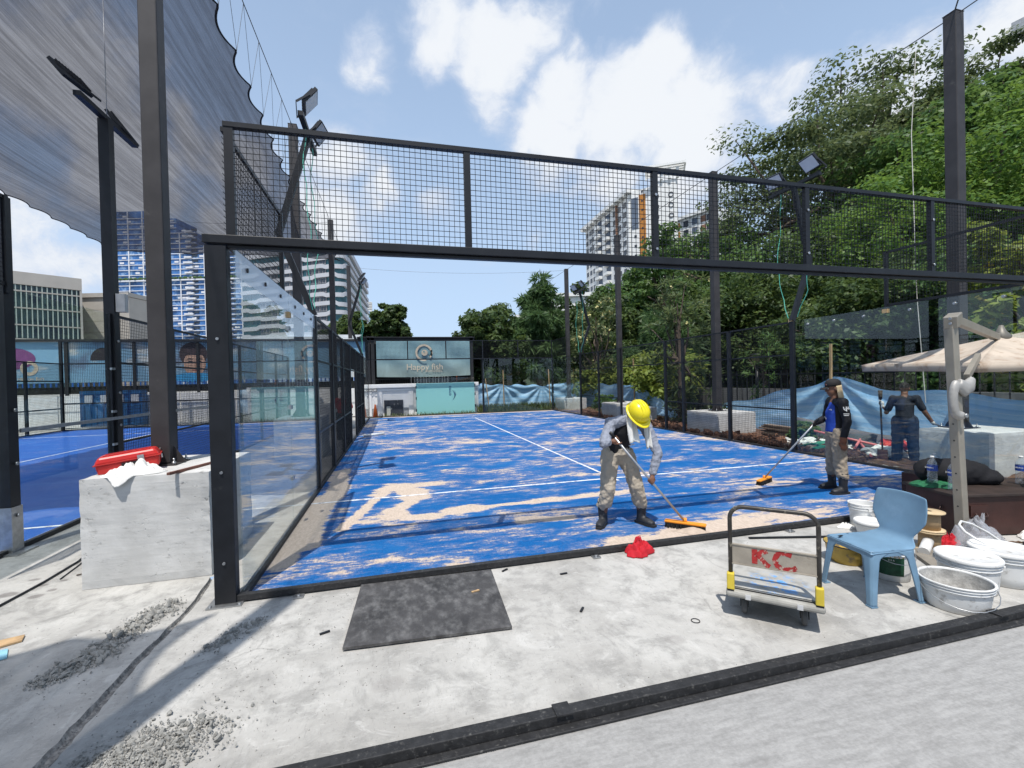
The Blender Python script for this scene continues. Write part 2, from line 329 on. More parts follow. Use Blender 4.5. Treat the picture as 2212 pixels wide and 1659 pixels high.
STROKES = [  # sand trails poured on the turf: points (x, y), half width, strength
    ([(.61, 1.65), (.98, 3.08), (1.14, 3.61)], .055, .75), ([(1.14, 3.61), (1.32, 3.72), (1.5, 3.36), (1.56, 2.97)], .16, .85), ([(1.0, 3.3), (1.2, 3.9), (1.5, 3.75), (1.95, 3.8)], .12, .6),
    ([(1.56, 2.97), (1.43, 2.55), (1.27, 2.27), (1.25, 2.0), (1.41, 1.88), (1.76, 1.83)], .075, .85), ([(1.25, 2.25), (1.28, 2.0)], .12, .8),
    ([(1.76, 1.83), (2.04, 1.92), (2.22, 2.05), (2.39, 2.03), (2.79, 2.06), (3.51, 2.03), (4.16, 2.08), (4.82, 2.15)], .045, .8), ([(2.05, 2.02), (2.35, 2.05)], .13, .9), ([(3.2, 2.05), (4.5, 2.15)], .10, .55),
    ([(.16, 5.6), (.21, 4.79), (.33, 4.09), (.28, 3.33), (.20, 2.73), (.19, 2.19), (.22, 1.78), (.28, 1.2)], .11, .95), ([(.1, 3.3), (.1, 1.5), (.13, .7)], .10, .8),
    ([(.15, .3), (.5, .45), (.9, .5)], .26, .17), ([(.9, .5), (1.7, .46), (2.4, .5)], .22, .13), ([(2.4, .55), (3.0, .75)], .15, .10), ([(3.6, .18), (4.2, .17), (4.7, .2)], .12, .3), ([(4.35, .12), (5.3, .26)], .2, 1.0), ([(5.3, .3), (6.7, .3), (7.6, .3)], .2, .22),
    ([(5.0, .25), (5.4, .5)], .16, .25), ([(7.0, .5), (8.2, .4), (9.4, .5)], .3, .10), ([(2.8, 1.25), (3.4, 1.2)], .08, .5), ([(0.2, 20), (9.8, 19.9)], .22, .9), ([(.15, 14), (.2, 19.5)], .2, .15), ([(9.9, 5), (9.85, 15)], .16, .12),
    ([(1.0, 9.7), (1.9, 9.8)], .5, .12), ([(1.8, 8.2), (3.4, 8.4)], .6, .08), ([(2.0, 12.1), (3.0, 11.7)], .5, .08)]
def sand_at(x, y):
    v = 0
    for P, hw, st in STROKES:
        for (ax, ay), (bx, by) in zip(P[:-1], P[1:]):
            if min(ax, bx) - 1.2 > x or max(ax, bx) + 1.2 < x or min(ay, by) - 1.2 > y or max(ay, by) + 1.2 < y: continue
            dx, dy = bx - ax, by - ay; k = max(0, min(1, ((x - ax) * dx + (y - ay) * dy) / (dx * dx + dy * dy + 1e-9)))
            q = math.hypot(x - ax - k * dx, y - ay - k * dy) / hw
            if q < 2: v = max(v, st * (1 - (q / 2) ** 2) ** 2)
    return v
def turf_patch(mb, x0, x1, y0, y1, step):
    nx, ny = round((x1 - x0) / step), round((y1 - y0) / step)
    mb.grid(lambda i, j: (x0 + (x1 - x0) * i, y0 + (y1 - y0) * j, .012), nx, ny, sm=False)
def court(x0, sandy, name):
    mb = MB()
    if sandy: turf_patch(mb, x0, x0 + 10, 0, 5, .05); turf_patch(mb, x0, x0 + 10, 5, 20, .2)
    else: mb.poly([(x0, 0, .012), (x0 + 10, 0, .012), (x0 + 10, 20, .012), (x0, 20, .012)])
    me = mb.mesh(name, TURF if sandy else MATS['clean_turf'])
    if sandy:
        at = me.attributes.new('sand', 'FLOAT', 'POINT'); at.data.foreach_set('value', [sand_at(v[0] - x0, v[1]) for v in mb.v])
    o = link(name, me, kind='structure')
    LW = .05
    def ln(a, b): MB().span((x0 + a[0], a[1], .0135), (x0 + b[0], b[1], .0175)).build('line', LINE, o)
    ln((.02, 3.05 - LW / 2), (9.98, 3.05 + LW / 2)); ln((5 - LW / 2, 2.85), (5 + LW / 2, 3.024)); ln((5 - LW / 2, 3.076), (5 + LW / 2, 16.92)); ln((.02, 16.93), (9.98, 16.98)); ln((5 - LW / 2, 16.985), (5 + LW / 2, 17.15))
    return o
LINE = mat('white_turf_line', (.72, .73, .74), .9, 0, .1, 60, .3, 150, col2=(.34, .34, .38), c2lo=.48, c2hi=.62, c2scale=11)
def clean():
    m = bpy.data.materials.new('clean_turf'); m.use_nodes = True; t = NT(m.node_tree); b = t.n['Principled BSDF']; o = t.coord('Object')
    fib = t.noise(o, 90, 3, .7); n = t.noise(t.mapping(o, (.6, 1.6, 1)), 1.1, 6, .6)
    c = t.mix(t.ramp(fib, .3, .7), (.006, .055, .27), (.014, .11, .44)); c = t.mix(t.ramp(n, .45, .7, 0, .4), c, (.05, .17, .46))
    t.put(b.inputs['Base Color'], c); b.inputs['Roughness'].default_value = .9; MATS['clean_turf'] = m
clean()
court(0, True, 'court_turf'); court(-12.92, False, 'court_turf')

# ------------------------------------------------------------------ padel cages
def wires(mb, o, u, v, L1, L2, p=.05, r=.0026):
    """square wire grid: origin, two unit directions, lengths"""
    o, u, v = Vector(o), Vector(u), Vector(v); n1, n2 = round(L1 / p), round(L2 / p)
    nrm = u.cross(v).normalized()
    for i in range(1, n1): a = o + u * (L1 * i / n1) + nrm * r * .9; mb.bar(a, a + v * L2, r * 1.7, r * 1.7, up=nrm, caps=False)
    for i in range(1, n2): a = o + v * (L2 * i / n2) - nrm * r * .9; mb.bar(a, a + u * L1, r * 1.7, r * 1.7, up=nrm, caps=False)
def panel(parent, o, u, v, L1, L2, p=.05, r=.0026):
    mb = MB(); wires(mb, o, u, v, L1, L2, p, r); return mb.build('mesh_panel', WIRE, parent, True, kind='stuff')
def glass(parent, a, b, z0=.07, z1=2.97, th=.012, m=None):
    """pane standing between two plan points"""
    mb = MB(); mb.bar((a[0], a[1], (z0 + z1) / 2), (b[0], b[1], (z0 + z1) / 2), th, z1 - z0, up=(0, 0, 1)); return mb.build('glass_pane', m or GLASS, parent, True)
def bolts(parent, P, n, r=.018):
    for p in P:
        p = Vector(p); nn = Vector(n); MB().tube([p, p + nn * .012], r, 8).build('bolt', GALV, parent, True)

# front frame of the near end: posts, cross beam, mesh strip above, still no glass below
ff = thing('court_front_frame', 'black steel goal-like front frame with wire mesh strip above the open court end', 'frame', (5, 0, 0))
MB().span((-.19, -.06, .012), (-.03, .04, 2.97)).build('post', BLK, ff, True, bevel=.006)
MB().span((10.03, -.06, .012), (10.19, .04, 2.97)).build('post', BLK, ff, True, bevel=.006)
MB().span((-.24, -.11, .001), (.02, .09, .012)).build('base_plate', GALV, ff, True)
bolts(ff, [(-.11, -.061, 2.2), (-.11, -.061, 1.1), (-.11, -.061, .35)], (0, -1, 0), .012)
bolts(ff, [(-.215, -.085, .012), (0, -.085, .012)], (0, 0, 1), .014)
mb = MB(); mb.span((-.2, -.07, 2.985), (10.2, .05, 3.055)).span((-.03, -.03, 2.955), (10.03, .03, 2.983)); mb.build('beam', BLK, ff, True, bevel=.004)
MB().span((-.04, -.045, 0.013), (10.04, .012, .066)).build('base_rail', BLKD, ff, True, bevel=.004)
for x in (.45, 3.2, 5.6, 8): 
    MB().span((x - .04, -.12, .004), (x + .04, -.048, .013)).build('anchor_plate', GALV, ff, True); bolts(ff, [(x, -.085, .013)], (0, 0, 1), .016)
for i, x in enumerate((0, 2, 4, 6, 8, 10)):
    MB().span((x - (.03 if 0 < i < 5 else .035), -.025, 3.057), (x + (.03 if 0 < i < 5 else .035), .025, 3.965)).build('mesh_post', BLK, ff, True)
    if i < 5: panel(ff, (x + .03, 0, 3.06), (1, 0, 0), (0, 0, 1), 1.94, .91)
MB().span((-.04, -.03, 3.967), (10.04, .03, 4.007)).build('top_rail', BLK, ff, True)
bolts(ff, [(4.0, -.027, 3.72), (4, -.027, 3.15), (6, -.027, 3.7), (6, -.027, 3.2), (8, -.027, 3.72), (8, -.027, 3.15)], (0, -1, 0), .014)

def side_wall(x, sgn, label, ys_door, post_list, top=2.97, near_glass=True, far_glass=True, front=0.0):
    o = thing('court_side_wall', label, 'fence', (x, 10, 0), group='side walls of the padel courts')
    xo = x + sgn * .03
    MB().span((x - .03, front + .03, .004), (x + .03, 19.97, .055)).build('base_rail', BLKD, o, True)
    if near_glass:
        gm_ = PALE_REFL if x == 0 else GLASS; glass(o, (x, front + .03), (x, 1.995), m=gm_); glass(o, (x, 2.005), (x, 3.95), m=gm_)
        MB().span((xo - .012 + sgn * .03, 0.0, 2.985), (xo + .012 + sgn * .03, 2.0, 3.03)).build('mesh_rail', BLK, o, True)
        MB().span((xo - .015 + sgn * .03, 0.03, 3.95), (xo + .015 + sgn * .03, 2.0, 3.99)).build('mesh_rail', BLK, o, True)
        MB().span((xo - .025 + sgn * .03, 2.0, 2.9), (xo + .025 + sgn * .03, 2.05, 3.99)).build('mesh_post', BLK, o, True)
        panel(o, (xo + sgn * .03, .02, 3.03), (0, 1, 0), (0, 0, 1), 1.97, .92)
    if far_glass:
        glass(o, (x, 16.05), (x, 17.995)); glass(o, (x, 18.005), (x, 19.97))
        MB().span((xo + .01, 18.0, 3.95), (xo + .04, 20, 3.99)).build('mesh_rail', BLK, o, True)
        panel(o, (xo + .025, 18.03, 3.03), (0, 1, 0), (0, 0, 1), 1.95, .92, .06, .004)
    prev = None
    for y in post_list:
        wd = .05 if y in (4, 16) else .04
        MB().span((x - .035, y - wd, .056), (x + .035, y + wd, 2.965)).build('post', BLK, o, True)
    for a, b in zip(post_list[:-1], post_list[1:]):
        lo = 2.25 if ys_door and a >= ys_door[0] - .01 and b <= ys_door[1] + .01 else .057
        MB().span((x - .015, a + .05, top - .04), (x + .015, b - .05, top)).build('rail', BLK, o, True)
        MB().span((x - .015, a + .05, 2.2), (x + .015, b - .05, 2.235)).build('rail', BLK, o, True)
        if lo < 1: MB().span((x - .015, a + .05, .95), (x + .015, b - .05, .985)).build('rail', BLK, o, True)
        panel(o, (x, a + .045, lo), (0, 1, 0), (0, 0, 1), b - a - .09, top - .04 - lo)
    return o
PL = (4, 6, 8, 10, 12, 14, 16)
lw = side_wall(0, -1, 'long side wall along the sandy court, clear glass panes near the tall concrete block', (10, 12), PL)
rw = side_wall(10, 1, 'long side wall beside the soil strip and blue tarpaulin, worker standing behind its glass', (8.95, 12), (4, 6, 8, 8.95, 12, 14, 16))
ll = side_wall(-2.92, 1, 'side wall of the neighbouring court at the picture edge, with silver post shoe', None, PL)
# neighbour's post by the picture edge: steel shoe, clamps
MB().span((-3.0, 1.98, .056), (-2.86, 2.12, 3.99)).build('corner_post', BLK, ll, True)
MB().span((-3.01, 1.97, .02), (-2.85, 2.13, .52)).build('post_shoe', GALV, ll, True)
MB().span((-3.1, 1.9, .003), (-2.76, 2.2, .019)).build('base_plate', GALV, ll, True)
for z in (.42, 1.0, 1.6): MB().tube([(-2.845, 2.05, z), (-2.825, 2.05, z)], .02, 8).build('bolt', GALV, ll, True)
MB().span((-2.86, 2.13, 1.34), (-2.84, 8, 1.385)).build('handrail', GALV, ll, True)
for z in (1.25, 1.75, 2.55): MB().tube([(-2.86, 4.07, z), (-2.835, 4.07, z)], .02, 8).build('bolt', GALV, ll, True)
for z in (.95, 1.45, 2.1): MB().span((-2.88, 3.9, z), (-2.855, 4.0, z + .035)).build('clamp', GALV, ll, True)
for z in (.6, 1.5, 2.5): MB().span((-.02, 1.955, z), (.02, 2.045, z + .05)).build('clamp', GALV, lw, True)
for p in ((10, 2, 2.86), (10, 4.03, 2.95), (0, 2.0, 2.66)): MB().span((p[0] - .03, p[1] - .045, p[2]), (p[0] + .03, p[1] + .045, p[2] + .07)).build('timber_spacer', mat('pale_timber', (.50, .34, .17), .7, 0, .2, 20, stretch=(1, 1, .2)), rw if p[0] > 5 else lw, True)
for wl, sx in ((lw, 0), (rw, 10)):
    for y in (.35, .95, 1.6, 2.4, 3.0, 3.6): MB().tube([(sx - .02, y, 2.86), (sx + .02, y, 2.86)], .022, 8).build('glass_bolt', BLK if sx == 0 else GALV, wl, True)
FRO = glass_mat('frosted_strip', (.9, .93, .95), .8, (.72, .76, .80, .30))
for a_, b_ in ((.04, 1.99), (2.01, 3.94)): MB().span((.0075, a_, 2.74), (.0095, b_, 2.968)).build('film_strip', FRO, lw, True)
# back wall: glass below, mesh above
bw = thing('court_back_wall', 'far end wall of the sandy court, clear glass with mesh strip above', 'fence', (5, 20, 0))
MB().span((0, 19.98, .004), (10, 20.04, .06)).build('base_rail', BLKD, bw, True)
MB().span((-.05, 19.98, 2.97), (10.05, 20.06, 3.03)).build('beam', BLK, bw, True)
MB().span((-.05, 20, 3.96), (10.05, 20.04, 4.0)).build('top_rail', BLK, bw, True)
for i, x in enumerate((0, 2, 4, 6, 8, 10)):
    MB().span((x - .03, 20, 3.03), (x + .03, 20.05, 3.96)).build('mesh_post', BLK, bw, True)
    if i < 5: panel(bw, (x + .03, 20.02, 3.03), (1, 0, 0), (0, 0, 1), 1.94, .93, .065, .004)
    if i in (3, 4): glass(bw, (x + .005, 20.01), (x + 1.995, 20.01))
for x in (-.04, 6, 10.04): MB().span((x - .05, 20.06, .01), (x + .05, 20.16, 2.97)).build('post', BLK, bw, True)
# neighbour court: far wall and left wall
nb = thing('court_back_wall', 'far mesh wall of the neighbouring court below the shade net', 'fence', (-7.9, 20, 0))
for i, x in enumerate((-12.92, -10.92, -8.92, -6.92, -4.92, -2.92)):
    MB().span((x - .05, 19.97, .01), (x + .05, 20.07, 3.95)).build('post', BLK, nb, True)
    if i < 5: panel(nb, (x + .05, 20.02, .06), (1, 0, 0), (0, 0, 1), 1.9, 3.9, .065, .004)
for z in (.03, 1.2, 2.97, 3.97): MB().span((-12.97, 20.0, z - .03), (-2.87, 20.04, z + .03)).build('rail', BLK, nb, True)
nl = thing('court_side_wall', 'far side wall of the neighbouring court by the painted mural', 'fence', (-12.92, 10, 0))
for y in range(4, 21, 2):
    MB().span((-12.97, y - .04, .01), (-12.87, y + .04, 2.97)).build('post', BLK, nl, True)
    if y < 20: panel(nl, (-12.92, y + .04, .06), (0, 1, 0), (0, 0, 1), 1.92, 2.9, .065, .004)
for z in (.03, 1.0, 2.2, 2.97): MB().span((-12.94, 4, z - .025), (-12.9, 20, z + .025)).build('rail', BLK, nl, True)

# steel kerb of the next court in the foreground
kb = thing('steel_kerb', 'dusty black steel channel lying across the foreground concrete', 'kerb', (4, -2.04, 0))
mb = MB(); mb.span((-3, -2.055, .004), (10.2, -1.985, .062)).span((-3, -2.11, .004), (10.2, -2.06, .016)); mb.build('channel', BLKD, kb, True, bevel=.004)
for x in (-.6, 2.05, 5.35, 8): MB().span((x, -2.07, .0635), (x + .09, -1.98, .071)).build('weld_plate', BLKD, kb, True)
# ------------------------------------------------------------------ concrete blocks and tall poles
def block_mat():
    m = bpy.data.materials.new('cast_concrete'); m.use_nodes = True; t = NT(m.node_tree); b = t.n['Principled BSDF']; o = t.coord('Object')
    n = t.noise(o, 2.2, 7, .6); ln = t.noise(t.mapping(o, (1, 1, 9)), 2.5, 5, .6); pit = t.noise(o, 26, 4, .6); sm = t.noise(t.mapping(o, (1, 1, 2.4)), 7, 6, .7)
    c = t.mix(t.ramp(n, .35, .68), (.46, .455, .44), (.58, .575, .56)); c = t.mix(t.ramp(ln, .52, .7, 0, .3), c, (.40, .40, .385))
    c = t.mix(t.ramp(sm, .57, .70, 0, .75), c, (.30, .295, .28)); zone = t.ramp(t.noise(o, 3.1, 3), .50, .68); c = t.mix(t.math('MULTIPLY', t.ramp(pit, .63, .69, 0, .7), zone), c, (.16, .16, .155)); c = t.mix(t.math('MULTIPLY', t.ramp(t.noise(t.mapping(o, (1, 1, 3)), 55, 3), .64, .70), t.math('MULTIPLY', zone, .6)), c, (.17, .17, .165))
    t.put(b.inputs['Base Color'], c); b.inputs['Roughness'].default_value = .88; b.inputs['Specular IOR Level'].default_value = .2
    t.put(b.inputs['Normal'], t.bump(t.math('SUBTRACT', t.math('ADD', n, t.math('MULTIPLY', ln, .5)), t.math('MULTIPLY', zone, t.ramp(pit, .58, .67, 0, .9))), .5, .012)); return m
BLOCK = block_mat()
def rough_block(name, x0, x1, y0, y1, z1, label, group):
    mb = MB(); nx, ny, nz = [max(6, round(d / .09)) for d in (x1 - x0, y1 - y0, z1)]
    o = thing_mesh = None
    import bmesh
    bm = bmesh.new(); bmesh.ops.create_cube(bm, size=1)
    bmesh.ops.subdivide_edges(bm, edges=bm.edges[:], cuts=13, use_grid_fill=True)
    for v in bm.verts:
        p = Vector(((v.co.x + .5) * (x1 - x0) + x0, (v.co.y + .5) * (y1 - y0) + y0, (v.co.z + .5) * z1 + .003))
        edge = sum(abs(abs(c) - .5) < 1e-4 for c in v.co); n = mnoise.noise(p * 7) * .003 + mnoise.noise(p * 19) * .002
        if edge >= 2: n = -abs(mnoise.noise(p * 23)) * .014 - .004
        cdir = Vector((math.copysign(1, v.co.x) if abs(abs(v.co.x) - .5) < 1e-4 else 0, math.copysign(1, v.co.y) if abs(abs(v.co.y) - .5) < 1e-4 else 0, math.copysign(1, v.co.z) if v.co.z > .49 else 0))
        v.co = p + cdir * n - Vector(((x0 + x1) / 2, (y0 + y1) / 2, 0))
    me = bpy.data.meshes.new(name); bm.to_mesh(me); bm.free(); me.materials.append(BLOCK)
    return link(name, me, loc=((x0 + x1) / 2, (y0 + y1) / 2, 0), label=label, cat='block', group=group, kind='thing')
def tall_pole(x, y, z0, z1, label, w=.2, group='tall poles carrying the net cables', gus=True):
    o = thing('tall_pole', label, 'pole', (x, y, z0), group=group)
    MB().span((-w / 2, -w / 2, .014), (w / 2, w / 2, z1 - z0)).build('shaft', POLE, o, bevel=.012)
    MB().span((-w, -w, .002), (w, w, .0135)).build('base_plate', POLE, o)
    MB().span((-w / 2 - .004, -w / 2 - .004, z1 - z0 + .001), (w / 2 + .004, w / 2 + .004, z1 - z0 + .012)).build('cap', POLE, o)
    if gus:
        for a in range(4):
            M = rz(a * PI / 2); mb = MB(); mb.prism([M @ Vector(p) for p in ((w / 2 + .001, -.006, .0145), (w / 2 + .105, -.006, .0145), (w / 2 + .105, -.006, .03), (w / 2 + .001, -.006, .19))], M @ Vector((0, .012, 0))); mb.build('gusset', POLE, o)
            for q in ((w * .82, w * .82),):
                p = M @ Vector((*q, 0)); MB().tube([(p.x, p.y, .0136), (p.x, p.y, .04)], .02, 6).tube([(p.x, p.y, .04), (p.x, p.y, .075)], .01, 6).build('anchor_bolt', GALV, o)
    return o
LX, LY = -1.03, (-3.42, 1.3, 8.2, 15.1, 22.4); RX, RY = 10.98, (1.5, 7.7, 13.9, 20.0); LT, RT = 8.35, 8.05
ln_ = ['outside the frame behind the trench', 'beside the red toolbox in front of the shade net', 'behind the left glass wall near the floodlights', 'further back beside the net edge', 'farthest, in front of the white banded hospital block']
for i, y in enumerate(LY):
    rough_block('concrete_block', LX - .46 if i == 1 else LX - .5, -.45, y - .65, y + .65, 1.0,
                ['pale concrete block outside the frame near the camera', 'large pale concrete block carrying a red toolbox and a white cloth', 'concrete block behind the near glass wall', 'concrete block behind the dark mesh wall', 'concrete block farthest along the mesh wall'][i], 'concrete footing blocks')
    tall_pole(LX - (.06 if i == 1 else 0), y, 1.002, LT, 'tall dark grey steel pole ' + ln_[i], .172 if i == 1 else .2)
rn_ = ['at the picture edge behind the worker leaning on glass', 'in the middle of the trees behind the mesh wall', 'right behind the yellow hard hat', 'farthest, between the dark tree and the flowering shrub']
for i, y in enumerate(RY):
    rough_block('concrete_block', 10.4, 11.75, y - .72 if i else .76, y + .72 if i else 1.76, .68 if i else .76, ['white concrete block behind the water bottles at the picture edge', 'pale concrete block seen through mesh in the soil strip', 'concrete block behind the bent worker and yellow hard hat', 'pale concrete block by the far court corner'][i], 'concrete footing blocks')
    tall_pole(RX, y, .682 if i else .762, RT, 'tall dark steel pole ' + rn_[i], .2)
CAB = mat('steel_cable', (.10, .105, .11), .5, .5)
def cable(pts, r, label, name='cable', m=None, group='overhead cables', cat='cable', sag=0.0):
    if len(pts) == 2 and sag:
        a, b = Vector(pts[0]), Vector(pts[1]); pts = [a.lerp(b, k / 12) - Vector((0, 0, sag * 4 * k / 12 * (1 - k / 12))) for k in range(13)]
    mb = MB(); mb.tube(pts, r, 5, caps=False); return mb.build(name, m or CAB, label=label, cat=cat, group=group, kind='thing')
cable([(LX, y, LT - .04) for y in LY] , .008, 'taut cable along the tops of the poles beside the shade net')
cable([(RX, -12, RT + .5)] + [(RX, y, RT - .03) for y in RY] + [(RX, 27, RT)], .010, 'taut diagonal cable along the pole tops in front of the trees')
cable([(LX, 22.4, LT - .06), (RX, 20.0, RT - .05)], .006, 'thin cable crossing behind the far court end', sag=.25)
cable([(LX, 15.1, LT - .06), (-9, 15.3, LT - .2)], .006, 'thin cable under the shade net', sag=.2)
cable([(RX, 1.5, RT - .02), (6.0, -3.0, RT + 1.2)], .012, 'frayed rope running off the pole top to the picture edge')
cable([(10.92, 2.05, RT - .25), (10.7, 2.0, 6.2), (10.62, 1.9, 3.2), (10.65, 1.8, 1.2)], .007, 'thin pale rope hanging beside the pole at the picture edge', 'rope', mat('pale_rope', (.55, .53, .48), .9), cat='rope')

# ------------------------------------------------------------------ shade nets
def net_mat():
    m = bpy.data.materials.new('shade_net'); m.use_nodes = True; t = NT(m.node_tree); t.n.clear(); o = t.coord('Object')
    st = t.noise(t.mapping(o, (9, .22, 1), rot=(0, 0, -.12)), 1.6, 7, .75); wv = t.noise(t.mapping(o, (60, 1.6, 1)), 3, 3, .6); fold = t.noise(t.mapping(o, (1.1, .25, 1)), .8, 4, .6)
    k = t.math('ADD', t.ramp(st, .35, .66, 0, .55), t.math('ADD', t.ramp(wv, .3, .7, 0, .25), t.ramp(fold, .3, .7, 0, .25)))
    op = t.ramp(k, .1, .9, .66, .86, False)
    tr = t.new('ShaderNodeBsdfTransparent'); tr.inputs[0].default_value = (.93, .94, 1, 1)
    df = t.new('ShaderNodeBsdfDiffuse'); t.put(df.inputs[0], t.mix(t.ramp(st, .35, .65), (.05, .05, .058), (.02, .02, .026)))
    tl = t.new('ShaderNodeBsdfTranslucent'); tl.inputs[0].default_value = (.035, .035, .04, 1)
    ad = t.new('ShaderNodeMixShader'); ad.inputs[0].default_value = .5; t.l.new(df.outputs[0], ad.inputs[1]); t.l.new(tl.outputs[0], ad.inputs[2])
    mx = t.new('ShaderNodeMixShader'); t.put(mx.inputs[0], op); t.l.new(tr.outputs[0], mx.inputs[1]); t.l.new(ad.outputs[0], mx.inputs[2])
    ou = t.new('ShaderNodeOutputMaterial'); t.l.new(mx.outputs[0], ou.inputs[0]); return m
NET = net_mat(); HEM = mat('net_hem', (.012, .012, .014), .8)
def shade_net(x0, x1, y0, y1, z, label, nsx, nsy, lace=True):
    """rectangular net with scalloped edges pulled towards lacing points"""
    def scal(k, n): return 4 * ((k * n) % 1) * (1 - (k * n) % 1)
    o = thing('shade_net', label, 'net', ((x0 + x1) / 2, (y0 + y1) / 2, 0))
    W_, H_ = x1 - x0, y1 - y0
    def P(u, v):
        x, y = x0 + W_ * u, y0 + H_ * v
        bow = .28 * math.sin(PI * v); pull = .13
        ex = (scal(v, nsy) * pull + bow); ey = (scal(u, nsx) * pull + .25 * math.sin(PI * u))
        x += ex * (1 - u) ** 6 * 1.0 - ex * u ** 6; y += ey * (1 - v) ** 8 - ey * v ** 8
        zz = z - .55 * math.sin(PI * u) ** .8 * math.sin(PI * v) ** .8 + .08 * mnoise.noise(Vector((x * .35, y * .22, 1))) + .03 * mnoise.noise(Vector((x * 1.5, y * .3, 4)))
        return Vector((x, y, zz))
    mb = MB(); mb.grid(P, 72, 120); mb.build('fabric', NET, o, True)
    for pts in ([P(1, k / 240) for k in range(241)], [P(0, k / 240) for k in range(241)], [P(k / 160, 1) for k in range(161)], [P(k / 160, 0) for k in range(161)]):
        MB().tube(pts, .016, 4, caps=False).build('hem', HEM, o, True)
    if lace:
        for i in range(nsy + 1):
            p = P(1, min(1, i / nsy)); 
            for dy in (-.5, .5):
                q = Vector((LX + .0, p.y + dy * .9 + .2, LT - .05)); MB().tube([p, q], .004, 3, caps=False).build('lacing', CAB, o, True)
    return o
shade_net(-8.9, -0.82, 1.0, 16.2, 7.05, 'grey striped shade net stretched over the neighbouring court under the clouds', 9, 17)
shade_net(-9.2, -1.3, -17, -3.0, 7.05, 'second grey shade net behind the camera shading the lower left ground', 9, 14, False)

# ------------------------------------------------------------------ floodlight masts
LENS = mat('lamp_lens', (.55, .57, .60), .2, 0, .05); LBOD = mat('lamp_body', (.03, .032, .036), .45, .3)
def lamp(parent, pos, aim, wdt=.42, hgt=.30):
    z = -Vector(aim).normalized(); x = Vector((0, 0, 1)).cross(z)
    x = x.normalized() if x.length > 1e-3 else Vector((1, 0, 0)); y = z.cross(x); M = Matrix((x, y, z)).transposed()
    o = MB(); o.box(pos, (wdt, hgt, .05), 0, M)
    for k in range(-4, 5): o.box(Vector(pos) + M @ Vector((k * wdt / 10, 0, .042)), (.008, hgt * .8, .03), 0, M)
    h = o.build('floodlight', LBOD, parent, True)
    MB().box(Vector(pos) - M @ Vector((0, 0, .029)), (wdt * .88, hgt * .86, .004), 0, M).build('lens', LENS, h)
    mb = MB()
    for s in (-1, 1): mb.bar(Vector(pos) + M @ Vector((s * (wdt / 2 + .01), 0, 0)), Vector(pos) + M @ Vector((s * (wdt / 2 + .01), -.24, .05)), .012, .03)
    mb.bar(Vector(pos) + M @ Vector((-wdt / 2 - .016, -.245, .05)), Vector(pos) + M @ Vector((wdt / 2 + .016, -.245, .05)), .012, .03); mb.build('bracket', LBOD, h)
CORD = mat('green_cord', (.10, .45, .34), .6)
def zig_mast(x, y, sgn, label):
    o = thing('light_mast', label, 'mast', (x, y, 2.97), group='floodlight masts on the court walls')
    a, b, c = Vector((x, y, 2.98)), Vector((x + sgn * .52, y, 4.35)), Vector((x, y - .1, 5.95))
    MB().bar(a, b, .10, .08, up=(0, 1, 0)).build('lower_arm', BLK, o, True); MB().bar(b - Vector((0, 0, .04)), c, .10, .08, up=(0, 1, 0)).build('upper_arm', BLK, o, True)
    MB().span((x - .04, y - .75, 5.93), (x + .04, y + .55, 6.0)).build('cross_arm', BLK, o, True)
    for s in (-.62, .30): lamp(o, (x - sgn * .12, y + s, 6.22), (-sgn * .75, .12 * (1 if s < 0 else -1), -.62))
    for k, off in enumerate((-.35, .25)):
        P = [Vector((x, y + off, 6.0)), Vector((x + sgn * .03, y + off * 1.2, 5.2)), Vector((x - sgn * .05, y + off * 1.3, 4.3)), Vector((x + sgn * .02, y + off * 1.1, 3.6)), Vector((x, y + off * .4, 3.05))]
        Q = [P[min(int(k2 / 5), 3)].lerp(P[min(int(k2 / 5), 3) + 1], (k2 % 5) / 5) + Vector((.02 * math.sin(k2 * 1.3), 0, 0)) for k2 in range(20)] + [P[-1]]
        MB().tube(Q, .0075, 5, caps=False).build('power_cord', CORD, o, True)
zig_mast(0, 4, -1, 'kinked black floodlight mast above the left glass wall with green cords')
zig_mast(10, 4, 1, 'kinked black floodlight mast above the right glass wall in front of trees')
zig_mast(0, 16, -1, 'kinked black floodlight mast at the far left before the white hospital block')
zig_mast(10, 16, 1, 'kinked black floodlight mast at the far right beside the flowering shrub')
o = thing('light_mast', 'straight black floodlight mast of the neighbouring court under the shade net', 'mast', (-2.92, 4.07, 0), group='floodlight masts on the court walls')
MB().span((-2.99, 4.0, .06), (-2.85, 4.14, 5.95)).build('shaft', BLK, o, True); MB().bar((-2.92, 3.42, 5.98), (-2.92, 4.9, 5.98), .09, .07).build('cross_arm', BLK, o, True)
lamp(o, (-3.05, 3.55, 6.25), (-.75, .1, -.6), .5, .3); lamp(o, (-3.05, 4.7, 6.2), (-.8, -.1, -.55), .5, .3)
MB().span((-2.84, 4.02, 3.0), (-2.72, 4.12, 3.28)).build('junction_box', mat('grey_plastic', (.45, .44, .42), .5), o, True)
MB().tube([(-2.9, 4.07, 5.95), (-2.9, 4.07, 7.9)], .006, 4).build('lightning_rod', GALV, o, True)
o = thing('light_mast', 'slim black floodlight mast far across the neighbouring court', 'mast', (-12.92, 12, 0), group='floodlight masts on the court walls')
MB().span((-12.97, 11.95, 3.0), (-12.87, 12.05, 5.6)).build('shaft', BLK, o, True); lamp(o, (-12.8, 11.7, 5.7), (.7, .1, -.6), .6, .3); lamp(o, (-12.8, 12.5, 5.7), (.7, -.1, -.6), .6, .3); MB().bar((-12.92, 11.4, 5.6), (-12.92, 12.8, 5.6), .08, .06).build('cross_arm', BLK, o, True)
